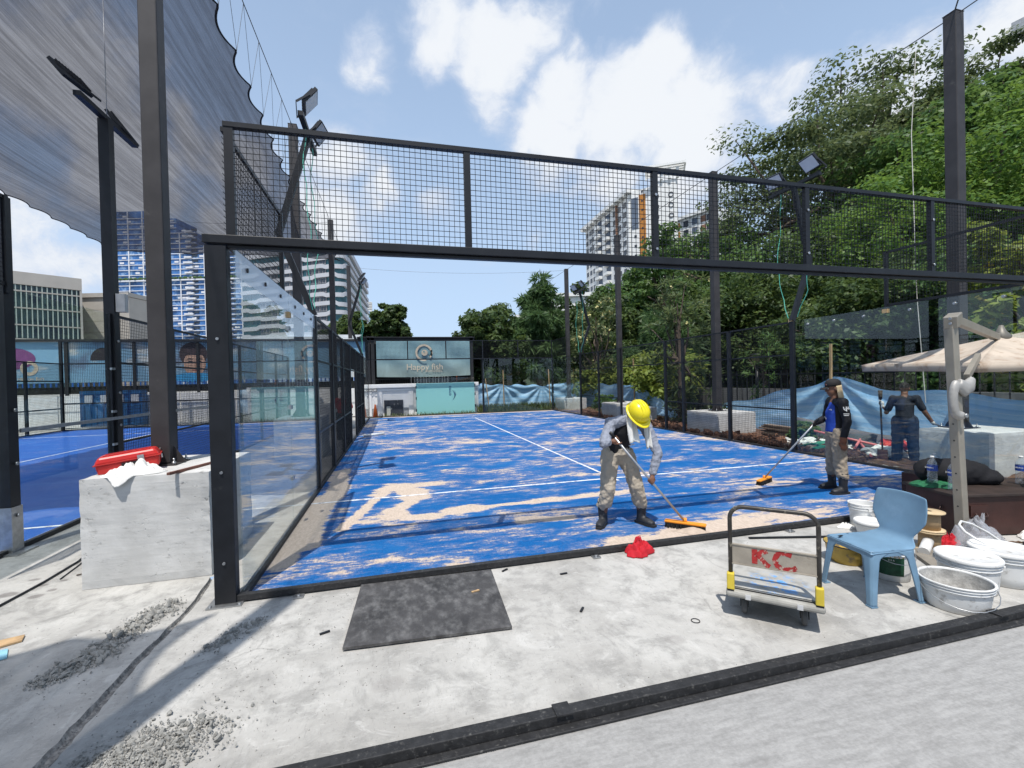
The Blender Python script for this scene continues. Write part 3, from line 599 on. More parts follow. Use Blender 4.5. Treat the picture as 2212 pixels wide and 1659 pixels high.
# ------------------------------------------------------------------ strip of soil, hill behind
SOIL = mat('red_brown_soil', (.115, .062, .040), .95, 0, .35, 5, .9, 24, col2=(.20, .15, .11), c2lo=.55, c2hi=.75)
mb = MB(); mb.grid(lambda i, j: (10.09 + 2.7 * i, -2 + 24.6 * j, .006 + (.05 + .09 * mnoise.noise(Vector((i * 6, j * 50, 2))) + .05 * mnoise.noise(Vector((i * 15, j * 130, 5)))) * min(1, i * 8)), 26, 190)
mb.build('soil_strip', SOIL, kind='structure')
rk = random.Random(12)
def rock_mesh(name, m, seed, sub=1, rough=.3):
    import bmesh
    bm = bmesh.new(); bmesh.ops.create_icosphere(bm, subdivisions=sub, radius=1); r_ = random.Random(seed); off = Vector((r_.random() * 40, r_.random() * 40, 0))
    for v in bm.verts: v.co *= 1 + rough * mnoise.noise(v.co * 1.3 + off) * 1.6 + rough * .5 * mnoise.noise(v.co * 3 + off); v.co.z *= .7
    me = bpy.data.meshes.new(name); bm.to_mesh(me); bm.free(); me.materials.append(m); return me
RUB = mat('grey_rubble', (.30, .295, .275), .95, 0, .25, 12, .5, 60); CLOD = mat('soil_clod', (.15, .075, .045), .95, 0, .4, 9, .6, 40)
def scatter(name, m, pts, label=None, kind='stuff', seed=1, cat=None):
    """many small stones in one mesh: pts = (x, y, z, size)"""
    r_ = random.Random(seed); base = []
    for s in range(4):
        me = rock_mesh('tmp', m, seed * 10 + s, 1, .35); base.append(([tuple(v.co) for v in me.vertices], [tuple(q.vertices) for q in me.polygons])); bpy.data.meshes.remove(me)
    mb = MB()
    for x, y, z, sz in pts:
        vs, fs = base[r_.randrange(4)]; M = Euler((r_.random() * 6, r_.random() * 6, r_.random() * 6)).to_matrix() @ Matrix.Diagonal((sz * r_.uniform(.7, 1.3), sz * r_.uniform(.7, 1.2), sz * r_.uniform(.5, 1)))
        mb.add([M @ Vector(v) + Vector((x, y, z)) for v in vs], fs)
    return mb.build(name, m, label=label, kind=kind, cat=cat)
pts = []
for i in range(900):
    y = rk.uniform(2.6, 16); x = 10.16 + abs(rk.gauss(0, .55))
    if x < 12.3 and not any(abs(y - q) < .8 and x > 10.35 for q in RY): pts.append((x, y, .09, rk.uniform(.02, .085) if rk.random() < .8 else rk.uniform(.08, .13)))
scatter('soil_clods', CLOD, pts, 'brown clods of dug soil and brick rubble along the mesh wall', seed=3)
HILL = mat('hill_undergrowth', (.022, .035, .014), .95, 0, .5, .6, .8, 3, col2=(.05, .045, .025), c2lo=.5, c2hi=.7, c2scale=.25)
def hz_(x, y):
    k = max(0, min(1, (x - 16 + max(0, (y - 40) * .12)) / 60)); return .02 + 14 * k * k * (3 - 2 * k) + .5 * mnoise.noise(Vector((x * .1, y * .1, 0))) * min(1, k * 6)
mb = MB(); mb.grid(lambda i, j: (14 + 130 * i, -15 + 160 * j, hz_(14 + 130 * i, -15 + 160 * j)), 60, 60); mb.build('hill', HILL, kind='structure')
GRS = mat('verge_grass', (.05, .075, .025), .9, 0, .4, 1.5)
mb = MB(); mb.poly([(5.9, 20.3, .004), (10.05, 20.3, .004), (12.8, 22.7, .004), (5.9, 22.7, .004)]); mb.build('grass_verge', GRS, kind='structure')
def grass(name, n, boxes, h, label, seed, cols):
    r_ = random.Random(seed); mb = MB()
    for _ in range(n):
        x0, x1, y0, y1 = boxes[r_.randrange(len(boxes))]; x, y = r_.uniform(x0, x1), r_.uniform(y0, y1); hh = h * r_.uniform(.4, 1.2); a = r_.uniform(0, 6.28); b = r_.uniform(.1, .6) * hh; wd = .008 + .01 * r_.random()
        dx, dy = math.cos(a), math.sin(a); mb.add([(x - dy * wd, y + dx * wd, .005), (x + dy * wd, y - dx * wd, .005), (x + dx * b * .5 + dy * wd * .6, y + dy * b * .5 - dx * wd * .6, hh * .65), (x + dx * b, y + dy * b, hh)], [(0, 1, 2), (0, 2, 3)])
    mb.build(name, cols, label=label, kind='stuff')
GB = mat('grass_blade', (.07, .10, .03), .8, 0, .45, 4, col2=(.16, .13, .05), c2lo=.5, c2hi=.7)
grass('grass', 2600, [(6.0, 10.3, 20.6, 22.4), (5.8, 8.2, 20.5, 21.6), (8, 12, 21, 22.5)], .42, 'dry uncut grass below the blue tarpaulin behind the court', 5, GB)
grass('weeds', 1500, [(.2, 5.6, 20.25, 20.55), (11.7, 12.5, 3.5, 6.2), (11.6, 12.5, 8.5, 13.2), (11.5, 12.4, 16.5, 19.5)], .2, 'scattered weeds along the walls and the soil strip', 6, GB)

# ------------------------------------------------------------------ blue tarpaulin fence
def tarp_mat():
    m = bpy.data.materials.new('blue_tarpaulin'); m.use_nodes = True; t = NT(m.node_tree); b = t.n['Principled BSDF']; o = t.coord('Object')
    v = t.new('ShaderNodeAttribute', attribute_name='drop').outputs['Fac']; cr_ = t.noise(t.mapping(o, (1, 1, 1.6)), 2.6, 8, .7, .4)
    st = t.math('FRACT', t.math('MULTIPLY', v, 6.0)); band = t.ramp(st, .0, .5, 0, 1); seam = t.ramp(t.math('ABSOLUTE', t.math('SUBTRACT', st, .5)), .035, .015, 0, 1)
    c = t.mix(band, (.25, .47, .73), (.37, .59, .81)); c = t.mix(t.ramp(cr_, .54, .74, 0, .6), c, (.55, .70, .85)); c = t.mix(t.math('MULTIPLY', seam, .7), c, (.60, .72, .84))
    t.put(b.inputs['Base Color'], c); b.inputs['Roughness'].default_value = .38; b.inputs['Specular IOR Level'].default_value = .5
    t.put(b.inputs['Normal'], t.bump(cr_, .8, .05))
    tl = t.new('ShaderNodeBsdfTranslucent'); t.put(tl.inputs[0], c); mx = t.new('ShaderNodeMixShader'); mx.inputs[0].default_value = .3
    ou = t.n['Material Output']; t.l.new(b.outputs[0], mx.inputs[1]); t.l.new(tl.outputs[0], mx.inputs[2]); t.l.new(mx.outputs[0], ou.inputs[0]); return m
TARP = tarp_mat()
def tarp(label, tops, nrm, peaks, zb=.04, n=150):
    """tops: list of (x, y, z) along the top edge"""
    P = [Vector(p) for p in tops]; Ls = [0]
    for a, b in zip(P[:-1], P[1:]): Ls.append(Ls[-1] + (b - a).length)
    nrm = Vector(nrm)
    def top(k):
        s = k * Ls[-1]
        for i in range(len(P) - 1):
            if s <= Ls[i + 1] + 1e-6: q = (s - Ls[i]) / (Ls[i + 1] - Ls[i]); return P[i].lerp(P[i + 1], q)
        return P[-1]
    PK = [Vector(p) for p in peaks]
    def F(i, j):
        a = top(i); z = a.z * (1 - j) + zb * j - .05 * math.sin(i * 40) * (1 - j); p = Vector((a.x, a.y, z)); off = 0
        for q in PK:
            d = p - q; r_ = d.length; ang = math.atan2(-(d.z), Vector((d.x, d.y)).dot(Vector((nrm.y, -nrm.x)))); off += .055 * math.sin(ang * 13) * math.exp(-((r_ - .9) / 1.3) ** 2) * min(1, r_ * 2)
        off += .05 * mnoise.noise(Vector((a.x * 1.1 + 3, a.y * 1.1, z * 2.2))) + .012 * mnoise.noise(Vector((a.x * 4, a.y * 4, z * 7))) + .10 * j * j * .6
        return p + nrm * off
    mb = MB(); mb.grid(F, n, 22); me = mb.mesh('tarpaulin', TARP)
    at = me.attributes.new('drop', 'FLOAT', 'POINT'); at.data.foreach_set('value', [j / 22 for j in range(23) for i in range(n + 1)])
    return link('tarpaulin', me, label=label, cat='tarpaulin', group='blue tarpaulin sheets fencing the site', kind='thing')
tarp('blue tarpaulin sheet drooping to the soil behind the mesh wall', [(12.6, 22.6, 1.45), (12.6, 17.4, 1.42), (12.58, 15.4, 1.42), (12.6, 14.6, 1.2), (12.62, 12.85, .60), (12.6, 11.3, .38), (12.6, 10.2, .45)], (-1, 0, 0), [(12.6, 15.4, 1.4)])
tarp('blue tarpaulin sheet with fan-like creases behind the man leaning on a pole', [(12.56, 10.6, .50), (12.6, 9.45, .72), (12.6, 6.44, 1.33), (12.57, 5.15, 1.66), (12.6, 4.0, 1.40), (12.6, 2.8, 1.32), (12.6, 1.46, 1.24), (12.6, -3, 1.15)], (-1, 0, 0), [(12.57, 5.15, 1.65)], n=190)
tarp('crumpled pale blue tarpaulin behind the far end of the court', [(5.75, 22.2, 1.30), (6.3, 22.5, 1.58), (7.6, 22.6, 1.50), (9.2, 22.6, 1.46), (10.5, 22.6, 1.38), (11.3, 22.6, 1.5), (12.55, 22.62, 1.45)], (0, -1, 0), [(7.7, 22.6, 1.5), (10.2, 22.6, 1.4)])
DK = mat('grey_ground_sheet', (.10, .095, .10), .8, 0, .2, 3, .4, 12)
mb = MB(); mb.grid(lambda i, j: (12.45 - .25 * j + .05 * mnoise.noise(Vector((i * 9, j, 1))), -2 + 8.2 * i, .42 * (1 - j) * (1 + .35 * math.sin(i * 7)) + .02), 40, 6); solid(mb.build('ground_sheet', DK, label='grey sheet lying along the foot of the creased tarpaulin', cat='sheet', kind='thing'), .01)
BAM = mat('bare_timber', (.42, .28, .15), .75, 0, .25, 12, stretch=(1, 1, .15))
for x, y, z, tilt, lb in ((12.5, 15.4, 2.68, .05, 'pale timber stake rising above the tarpaulin behind the mesh wall'), (12.46, 5.15, 2.55, -.03, 'pale timber stake at the peak of the creased tarpaulin'), (7.7, 22.45, 2.4, .02, 'thin timber stake in front of the far crumpled tarpaulin'), (6.55, 22.2, 1.9, .2, 'leaning thin stake at the far end of the tarpaulin'), (10.6, 22.4, 2.4, .08, 'thin stake beside the far block and tarpaulin')):
    MB().bar((x + tilt, y, .02), (x, y, z), .055, .045).build('stake', BAM, label=lb, cat='stake', group='timber stakes holding the tarpaulin', kind='thing')

# ------------------------------------------------------------------ debris in the soil strip
SACK = mat('white_sack', (.62, .62, .58), .7, 0, .25, 9, .5, 30, col2=(.22, .25, .2), c2lo=.58, c2hi=.66); GRN = mat('green_sheet', (.02, .16, .09), .6, 0, .3, 6); RED = mat('red_fabric', (.42, .03, .02), .7, 0, .2, 6); ORG = mat('orange_plastic', (.62, .12, .02), .5)
pk = random.Random(8); sm = [rock_mesh('sack', SACK, 50 + i, 3, .45) for i in range(4)]
for i in range(16):
    x, y = pk.uniform(10.4, 12.0), pk.uniform(2.5, 4.9); s = pk.uniform(.09, .2)
    link('rubbish_sack', sm[i % 4], loc=(x, y, .08 + s * .4), rot=(pk.uniform(-.3, .3), pk.uniform(-.3, .3), pk.uniform(0, 6)), scale=(s * 1.3, s, s * .8), label='crumpled white rubbish sack in the debris behind the glass', cat='sack', group='rubbish sacks behind the glass', kind='thing')
for i, (x, y, m_, lb) in enumerate(((10.6, 3.9, GRN, 'green plastic sheet crumpled in the debris'), (11.7, 3.1, RED, 'red fabric heap against the tarpaulin foot'), (11.6, 3.7, mat('dark_rag', (.06, .065, .06), .9), 'dark grey rag heap in the debris'))):
    me = rock_mesh('heap', m_, 80 + i, 3, .5); link('fabric_heap', me, loc=(x, y, .15), scale=(.35, .28, .26 if i else .1), label=lb, cat='heap', kind='thing')
for a, b, lb in (((10.9, 4.3, .42), (11.6, 3.0, .12), 'pink pipe lying steeply across the debris'), ((10.5, 3.0, .22), (12.0, 4.0, .28), 'pink pipe lying flat across the debris'), ((10.4, 2.6, .12), (11.4, 3.6, .2), 'white pipe under the pink pipes in the debris')):
    MB().tube([a, b], .025, 8).build('pipe', mat('pink_pipe', (.55, .16, .15), .5) if 'pink' in lb else SACK, label=lb, cat='pipe', kind='thing')
BO = mat('rough_boulder', (.27, .21, .16), .95, 0, .3, 5, .6, 20)
for i, (x, y, s) in enumerate(((10.35, 3.9, .14), (10.5, 3.5, .18), (10.25, 4.4, .11), (10.7, 4.6, .1))):
    link('boulder', rock_mesh('boulder', BO, 120 + i, 3, .3), loc=(x, y, .08), scale=s, label='brown boulder among the soil behind the glass corner', cat='boulder', group='boulders in the soil strip', kind='thing')
ps = thing('plank_stack', 'stack of weathered planks beside the concrete block in the soil', 'planks', (11.55, 5.6, 0))
for i in range(7):
    MB().bar((-.1 + .03 * pk.random(), -.75, .06 + i * .045), (.1 * pk.random(), .8 + .2 * pk.random(), .07 + i * .045), .22, .035).build('plank', mat('weathered_plank', (.16, .12, .09), .85, 0, .3, 8, stretch=(6, .4, 1)), ps)
ps = thing('plank_stack', 'white boards stacked beside the block behind the hard hat', 'planks', (10.7, 12.1, 0))
for i in range(10): MB().span((-.5, -.7, .05 + i * .055), (.5, .7, .095 + i * .055)).build('board', mat('white_board', (.55, .54, .52), .7), ps)

# ------------------------------------------------------------------ swim school wall behind the court
PW = mat('white_wall_paint', (.70, .70, .69), .8, 0, .06, 1.5, .1, 30, col2=(.42, .42, .40), c2lo=.63, c2hi=.78, c2scale=3)
GSK = mat('grey_skirting', (.27, .28, .29), .85, 0, .1, 4)
sw = thing('boundary_wall', 'white boundary wall with dark hatch below the swim school banner', 'wall', (2.5, 21.2, 0))
MB().span((-.6, 21.1, 0), (5.9, 21.35, 1.50)).build('wall_panel', PW, sw, True); MB().span((-.62, 21.02, 1.5), (5.92, 21.4, 1.72)).build('coping', PW, sw, True, bevel=.02); MB().span((-.62, 21.05, 1.36), (5.92, 21.09, 1.45)).build('moulding', PW, sw, True)
for x in (-.05, .95 - .45, 2.15, 5.4): MB().span((x - .13, 21.05, .02), (x + .13, 21.095, 1.35)).build('pilaster', PW, sw, True)
MB().span((-.6, 21.06, .01), (.37, 21.098, .42)).build('skirting', GSK, sw, True); MB().span((1.75, 21.06, .01), (2.0, 21.098, .42)).build('skirting', GSK, sw, True)
h_ = MB().span((.72, 21.03, .02), (1.72, 21.098, .85)).build('hatch', mat('stained_dark_panel', (.028, .032, .042), .5, 0, .3, 4, col2=(.30, .31, .31), c2lo=.60, c2hi=.68, c2scale=5, stretch=(1, 1, .6)), sw, True)
MB().span((.85, 21.0, .02), (1.05, 21.028, .52)).build('hatch_flap', mat('raw_board', (.36, .37, .34), .8), sw, True)
for x in (.05, .28): 
    MB().tube([Vector((x + .09 * math.cos(a * .5), 20.99, 1.42 + .09 * math.sin(a * .5))) for a in range(14)], .018, 6).build('coiled_pipe', mat('grey_pipe', (.16, .17, .17), .6), sw, True)
sc_ = thing('swim_school_frame', 'dark open frame of the swim school with railings above the white wall', 'building', (2.5, 21.6, 0))
DF = mat('dark_frame', (.018, .019, .021), .6); DI = mat('interior_shade', (.012, .014, .013), .9, 0, .5, 2)  # near-black interior colour paints in the shade behind the open frame
for x in (-.05, .18, 5.62): MB().span((x - .09, 21.42, 1.5), (x + .09, 21.6, 4.35)).build('column', DF, sc_, True)
MB().span((-.6, 21.42, 4.08), (5.8, 21.7, 4.26)).build('roof_beam', DF, sc_, True); MB().span((-.6, 21.3, 4.265), (5.8, 27, 4.31)).build('roof', DF, sc_, True)
MB().span((-.6, 23.2, 1.3), (5.8, 23.3, 4.08)).build('back_wall', DI, sc_, True)
MB().span((.25, 21.45, 1.98), (5.5, 21.48, 2.01)).build('handrail', DF, sc_, True)
for i in range(44): MB().span((.3 + i * .12, 21.455, 1.73), (.315 + i * .12, 21.475, 1.98)).build('baluster', DF, sc_, True)
rr = random.Random(3)
for i in range(13):
    x = 2.2 + i * .17 + rr.uniform(-.03, .03); MB().span((x, 21.9, 1.75), (x + .06, 21.93, 2.4)).build('hanging_float', PW, sc_, True)
MB().span((4.75, 21.85, 1.85), (4.83, 21.9, 2.3)).build('red_float', ORG, sc_, True)
def banner_mat():
    m = bpy.data.materials.new('faded_green_banner'); m.use_nodes = True; t = NT(m.node_tree); b = t.n['Principled BSDF']; o = t.coord('Object')
    n = t.noise(t.mapping(o, (1.2, 1, .5), rot=(0, .5, 0)), 2.2, 6, .6); sx = t.new('ShaderNodeSeparateXYZ'); t.put(sx.inputs[0], o)
    c = t.mix(t.ramp(sx.outputs[2], 2.2, 3.4), (.20, .265, .25), (.19, .32, .35)); c = t.mix(t.ramp(n, .5, .75, 0, .4), c, (.30, .42, .43))
    t.put(b.inputs['Base Color'], c); b.inputs['Roughness'].default_value = .6; t.put(b.inputs['Normal'], t.bump(n, .5, .05)); return m
ban = thing('banner', 'faded green swim school banner with cream round fish logo and lettering', 'banner', (2.95, 21.3, 2.1))
BF = lambda x, z: 21.30 + .03 * math.sin(x * 3 + z * 4) + .03 * mnoise.noise(Vector((x * 1.2, z * 2, 0)))
mb = MB(); mb.grid(lambda i, j: (.38 + 5.12 * i, BF(.38 + 5.12 * i, 2.12 + 1.95 * j) , 2.12 + 1.95 * j - .05 * math.sin(i * PI) * (1 - j)), 60, 24); mb.build('cloth', banner_mat(), ban, True)
CRM = mat('cream_print', (.55, .47, .36), .7); TEAL = mat('teal_print', (.13, .27, .30), .7)
def disc(parent, nm, m, cx, cz, y, r0, r1, a0=0, a1=360, n=40, sx=1):
    mb = MB(); mb.grid(lambda i, j: (cx + sx * (r0 + (r1 - r0) * j) * math.cos(R(a0 + (a1 - a0) * i)), y, cz + (r0 + (r1 - r0) * j) * math.sin(R(a0 + (a1 - a0) * i))), n, 1, sm=False); return mb.build(nm, m, parent, True)
disc(ban, 'logo_ring', CRM, 2.92, 3.42, 21.235, .36, .47, -40, 285); disc(ban, 'logo_swirl', CRM, 2.95, 3.42, 21.235, .0, .17, 0, 360); disc(ban, 'logo_eye', TEAL, 2.92, 3.47, 21.232, 0, .05)
mb = MB(); mb.poly([(3.12, 21.235, 3.45), (3.42, 21.235, 3.62), (3.34, 21.235, 3.42), (3.40, 21.235, 3.2), (3.2, 21.235, 3.3)]); mb.build('logo_tail', TEAL, ban, True)
L_ = -ban.location
def btext(parent, nm, body, m, pos, size, roll=0): return text(nm, body, m, parent, face_M(Vector(pos) - parent.location, (0, -1, 0), roll=roll), size)
btext(ban, 'lettering', 'Happy fish', CRM, (2.95, 21.235, 2.62), .48); btext(ban, 'lettering', 'SWIM SCHOOL', CRM, (3.45, 21.235, 2.38), .14)
# pale film-covered glass pane leaning in front of the wall
gp = thing('glass_sheet', 'tall glass sheet with pale turquoise film and blue logo standing before the white wall', 'glass', (4.0, 20.6, 0))
MB().span((2.4, 20.60, .05), (5.6, 20.615, 2.0)).build('pane', GLASS, gp, True); MB().span((2.41, 20.592, .06), (5.59, 20.598, 1.72)).build('film', glass_mat('turquoise_film', (.7, .9, .88), .6, (.30, .62, .60, .72)), gp, True)
for x, z in ((2.38, .2), (2.38, .85), (2.38, 1.45), (5.6, .35), (5.6, 1.0), (5.6, 1.5)): MB().span((x, 20.58, z), (x + .05, 20.63, z + .14)).build('edge_clip', BLK, gp, True)
NAVY = mat('navy_print', (.01, .05, .12), .6)
btext(gp, 'lettering', 'enwa', NAVY, (4.22, 20.588, 1.28), .26, PI / 2)
for k in range(3): mb = MB(); mb.grid(lambda i, j: (4.36 + .03 * k + .13 * math.sin(i * PI) - .02 + (.035 * math.sin(i * PI)) * j, 20.588, 1.32 - .62 * i * (1 - .12 * k)), 12, 1, sm=False); mb.build('logo_swoosh', NAVY if k < 2 else TEAL, gp, True)
cn = thing('traffic_cone', 'orange traffic cone standing by the far white wall', 'cone', (.28, 20.45, 0)); MB().lathe([(.13, .03), (.035, .66), (.02, .68)], 16).build('body', ORG, cn); MB().box((0, 0, .016), (.32, .32, .026)).build('base', ORG, cn)

# neighbour: mural hoarding, railing, white panels, blue containers
hd = thing('mural_hoarding', 'painted hoarding with sky, clouds and a face in a dark knitted hat', 'hoarding', (-10, 21.6, 0))
def mural_mat():
    m = bpy.data.materials.new('sky_mural'); m.use_nodes = True; t = NT(m.node_tree); b = t.n['Principled BSDF']; o = t.coord('Object')
    n = t.noise(t.mapping(o, (.5, 1, 1)), 1.1, 5, .55); n2 = t.noise(o, .45, 4); c = t.mix(t.ramp(n, .5, .68), (.17, .33, .46), (.60, .59, .54)); c = t.mix(t.ramp(n2, .56, .66, 0, .8), c, (.10, .14, .22))
    t.put(b.inputs['Base Color'], c); b.inputs['Roughness'].default_value = .6; return m
MU = mural_mat()
for i in range(7): MB().span((-19.0 + i * 2.7, 21.6, 2.15), (-19.0 + i * 2.7 + 2.69, 21.66, 4.08)).build('panel', MU, hd, True)
SK = mat('mural_skin', (.52, .33, .24), .7, 0, .1, 5); HT = mat('mural_hat', (.05, .035, .04), .8, 0, .3, 9); EY = mat('mural_dark', (.03, .025, .03), .7); BLU = mat('mural_blue', (.04, .30, .58), .7)
def blob2(nm, m, cx, cz, rx, rz_, y, a0=0, a1=360):
    mb = MB(); mb.poly([(cx + rx * math.cos(R(a)), y, cz + rz_ * math.sin(R(a))) for a in range(a0, a1 + 1, 12)]); return mb.build(nm, m, hd, True)
blob2('printed_hat', HT, -8.40, 3.45, .62, .62, 21.594); blob2('printed_face', SK, -8.36, 2.98, .48, .62, 21.590); blob2('printed_hat_brim', HT, -8.38, 3.42, .55, .24, 21.586, 0, 180)
for s in (-1, 1): blob2('printed_eye', EY, -8.34 + s * .19, 3.10, .10, .028, 21.584); blob2('printed_brow', EY, -8.34 + s * .2, 3.22, .15, .03, 21.584)
blob2('printed_mouth', mat('mural_lip', (.30, .12, .10), .7), -8.32, 2.66, .16, .035, 21.584); blob2('printed_nose', mat('mural_shade', (.40, .24, .17), .7), -8.31, 2.90, .05, .14, 21.585)
blob2('printed_shape', BLU, -7.5, 2.9, .35, .3, 21.588); blob2('printed_shape', BLU, -8.4, 2.3, .9, .24, 21.582); blob2('printed_shape', EY, -12.2, 3.2, .5, .6, 21.59, 0, 180); blob2('printed_shape', mat('mural_plum', (.16, .05, .16), .7), -15.7, 3.3, .9, .5, 21.59)
disc(hd, 'printed_ring', CRM, -15.05, 2.86, 21.585, .19, .34, 0, 360)
btext(hd, 'lettering', 'Happy fish', CRM, (-15.0, 21.585, 2.36), .24)
for x in (-19.0, -16.3, -13.6, -10.9, -8.2, -5.5, -2.8, -.15): MB().span((x - .06, 21.5, .01), (x + .06, 21.58, 4.2)).build('post', DF, hd, True)
MB().span((-19.2, 21.45, 4.1), (-.1, 21.75, 4.2)).build('top_beam', DF, hd, True)
MB().span((-19.2, 21.62, 1.62), (-.1, 21.72, 1.95)).build('gap_shade', DI, hd, True)  # flat dark strip paints the shade of the gap under the mural
BR = mat('blue_railing', (.02, .12, .40), .5)
for i in range(88): MB().span((-18.9 + i * .21, 21.56, 1.96), (-18.83 + i * .21, 21.59, 2.14)).build('rail_bar', BR, hd, True)
fp = thing('panel_fence', 'white corrugated panel fence behind the neighbouring court', 'fence', (-10, 21.2, 0))
for i in range(15):
    x = -18.6 + i * 1.22; MB().span((x, 21.2, .05), (x + 1.15, 21.24, 1.55)).build('panel', WHITE, fp, True)
    for k in range(1): MB().span((x, 21.18, .78), (x + 1.15, 21.198, .83)).build('rib', mat('pale_grey', (.5, .5, .5), .6), fp, True)
BC = mat('blue_container_paint', (.03, .15, .34), .5, 0, .2, 3)
ct = thing('container', 'blue site container with small white windows beyond the neighbouring court', 'container', (-11.4, 20.6, 0))
MB().span((-12.6, 20.6, .1), (-10.2, 21.1, 1.75)).build('body', BC, ct, True)
for i in range(10): MB().span((-12.55 + i * .24, 20.56, .12), (-12.43 + i * .24, 20.598, 1.1)).build('rib', BC, ct, True)
for x in (-12.4, -11.8, -11.2, -10.6): MB().span((x, 20.55, 1.2), (x + .3, 20.598, 1.55)).build('window', WHITE, ct, True)
rf = MB(); rf.add([(-6.2, 21.9, 4.25), (-.7, 21.9, 4.25), (-.7, 27, 5.0), (-6.2, 27, 5.0), (-6.2, 21.9, 4.15), (-.7, 21.9, 4.15), (-.7, 27, 4.9), (-6.2, 27, 4.9)], [(0, 1, 2, 3), (7, 6, 5, 4), (0, 4, 5, 1), (1, 5, 6, 2), (2, 6, 7, 3), (3, 7, 4, 0)])
rf.build('sheet_roof', mat('grey_roof_sheet', (.34, .36, .37), .5, 0, .25, 1.2), label='grey translucent sheet roof behind the hoarding', cat='roof', kind='thing')

# ------------------------------------------------------------------ far buildings
def wallbox(parent, nm, m, a, b, z0, z1, th=.5, off=0.0):
    """upright slab between plan points a and b; outward normal is to the right of a->b, slab lies behind the line"""
    a, b = Vector((*a, 0)), Vector((*b, 0)); s = (b - a).normalized(); n = Vector((s.y, -s.x, 0))
    P = [a + n * off, b + n * off, b + n * (off - th), a + n * (off - th)]
    mb = MB(); mb.prism([(p.x, p.y, z0) for p in P], (0, 0, z1 - z0)); return mb.build(nm, m, parent, True)
def onwall(a, b, s, z, off=0.0):
    a, b = Vector((*a, 0)), Vector((*b, 0)); q = (b - a).normalized(); n = Vector((q.y, -q.x, 0)); p = a + q * s + n * off; return Vector((p.x, p.y, z)), math.atan2(q.y, q.x)
def unit(m, dx, dy, dz): mb = MB(); mb.box((0, 0, 0), (dx, dy, dz)); return mb.mesh('unit', m)
def put(parent, nm, me, a, b, s, z, off):
    p, r_ = onwall(a, b, s, z, off); return link(nm, me, parent, loc=p - parent.location, rot=r_)
BW = mat('bright_building_white', (.72, .72, .70), .8, 0, .05, .05); BWIN = mat('dark_window', (.03, .04, .055), .15, 0, .3, .3); OCH = mat('ochre_panel', (.42, .17, .03), .7); BGR = mat('slate_facade', (.10, .13, .18), .7, 0, .2, .1); BRN = mat('brown_panel', (.25, .13, .08), .7)
fl = thing('apartment_block', 'white high-rise flats with ochre strip, balconies and roof tower with ring openings', 'building', (71, 120, 0))
A0, A1, B1, T0, T1, C0, C1 = (70.4, 148.8), (69.3, 113.9), (73.0, 109.9), (73.2, 108.6), (78.6, 105.2), (92.5, 127.5), (98.4, 113.6)
def wingA():
    a, b = A0, A1; Lh = math.dist(a, b)
    wallbox(fl, 'wall', BW, a, b, 4, 55.2, 11); wallbox(fl, 'roof', BW, (a[0] - .0, a[1] + 1), b, 55.3, 56.4, 13, 1.6)
    win = unit(BWIN, 1.7, .24, 1.5); bal = unit(BW, 3.4, 1.4, .9); dk = unit(BGR, 3.2, .22, 2.4); sl = unit(BW, 4.2, .5, .25)
    for f in range(13):
        z = 19.5 + f * 2.8
        for s in (1.6, 4.6, 7.4, 27.2, 30.6): put(fl, 'window', win, a, b, s, z, .0)
        for s in (12.5, 19): put(fl, 'balcony_opening', dk, a, b, s, z + .2, .0); put(fl, 'balcony', bal, a, b, s, z - .9, .7)
        put(fl, 'window', win, a, b, 23.6, z, 0)
    rib = unit(BW, .25, 2.2, .5)
    for i in range(11): put(fl, 'roof_rib', rib, a, b, 1 + i * 3.2, 55.0, .9)
    for s in (9.5, 25.6, 33.6): p0, _ = onwall(a, b, s, 0, 0); wallbox(fl, 'rib_wall', BRN if s < 30 and s > 20 else BW, onwall(a, b, s - .4, 0)[0][:2], onwall(a, b, s + .4, 0)[0][:2], 5, 55, .6, .5)
wingA()
wallbox(fl, 'wall', BW, A1, B1, 4, 55.6, 12); put(fl, 'ochre_strip', unit(OCH, 1.9, .2, 21), A1, B1, 3.1, 43.5, .0); put(fl, 'stair_window', unit(BGR, 1.9, .2, 9), A1, B1, .95, 49, 0)
for f in range(9): put(fl, 'vent_window', unit(BWIN, .7, .2, .7), A1, B1, 1.0, 20 + f * 2.8, 0); put(fl, 'vent_window', unit(BWIN, .5, .24, .5), A1, B1, 3.1, 34 + f * 2.6, .06)
wallbox(fl, 'lift_tower', BW, T0, T1, 4, 56.5, 6)
RNG = mat('ring_frame', (.09, .09, .10), .6)
for f in range(8):
    for s in (.7, 4.6):
        p, r_ = onwall(T0, T1, s, 32 + f * 2.9, .08); q = Vector((math.cos(r_), math.sin(r_), 0)); MB().tube([p + (q * math.cos(k * PI / 7) + Vector((0, 0, math.sin(k * PI / 7)))) * .62 for k in range(15)], .13, 5, caps=False).build('ring_opening', RNG, fl, True)
for s in (0, 2.1, 4.3, 6.4): put(fl, 'crown_post', unit(BW, .8, .8, 3.4) , T0, T1, s, 58.3, .3)
for k in range(5): p, r_ = onwall(T0, T1, 3.2, 60.1, 1.4 - k * 1.6); link('crown_beam', unit(BW, 10.5, .7, .6), fl, loc=p - fl.location, rot=(0, 0, r_))
for s in (-2, 8.4): wallbox(fl, 'crown_edge', BW, onwall(T0, T1, s - .2, 0)[0][:2], onwall(T0, T1, s + .2, 0)[0][:2], 59.7, 60.6, 8, 1.8)
wallbox(fl, 'wall', BW, C0, C1, 4, 52.6, 12); wallbox(fl, 'roof', BW, C0, C1, 52.7, 53.6, 13, 1)
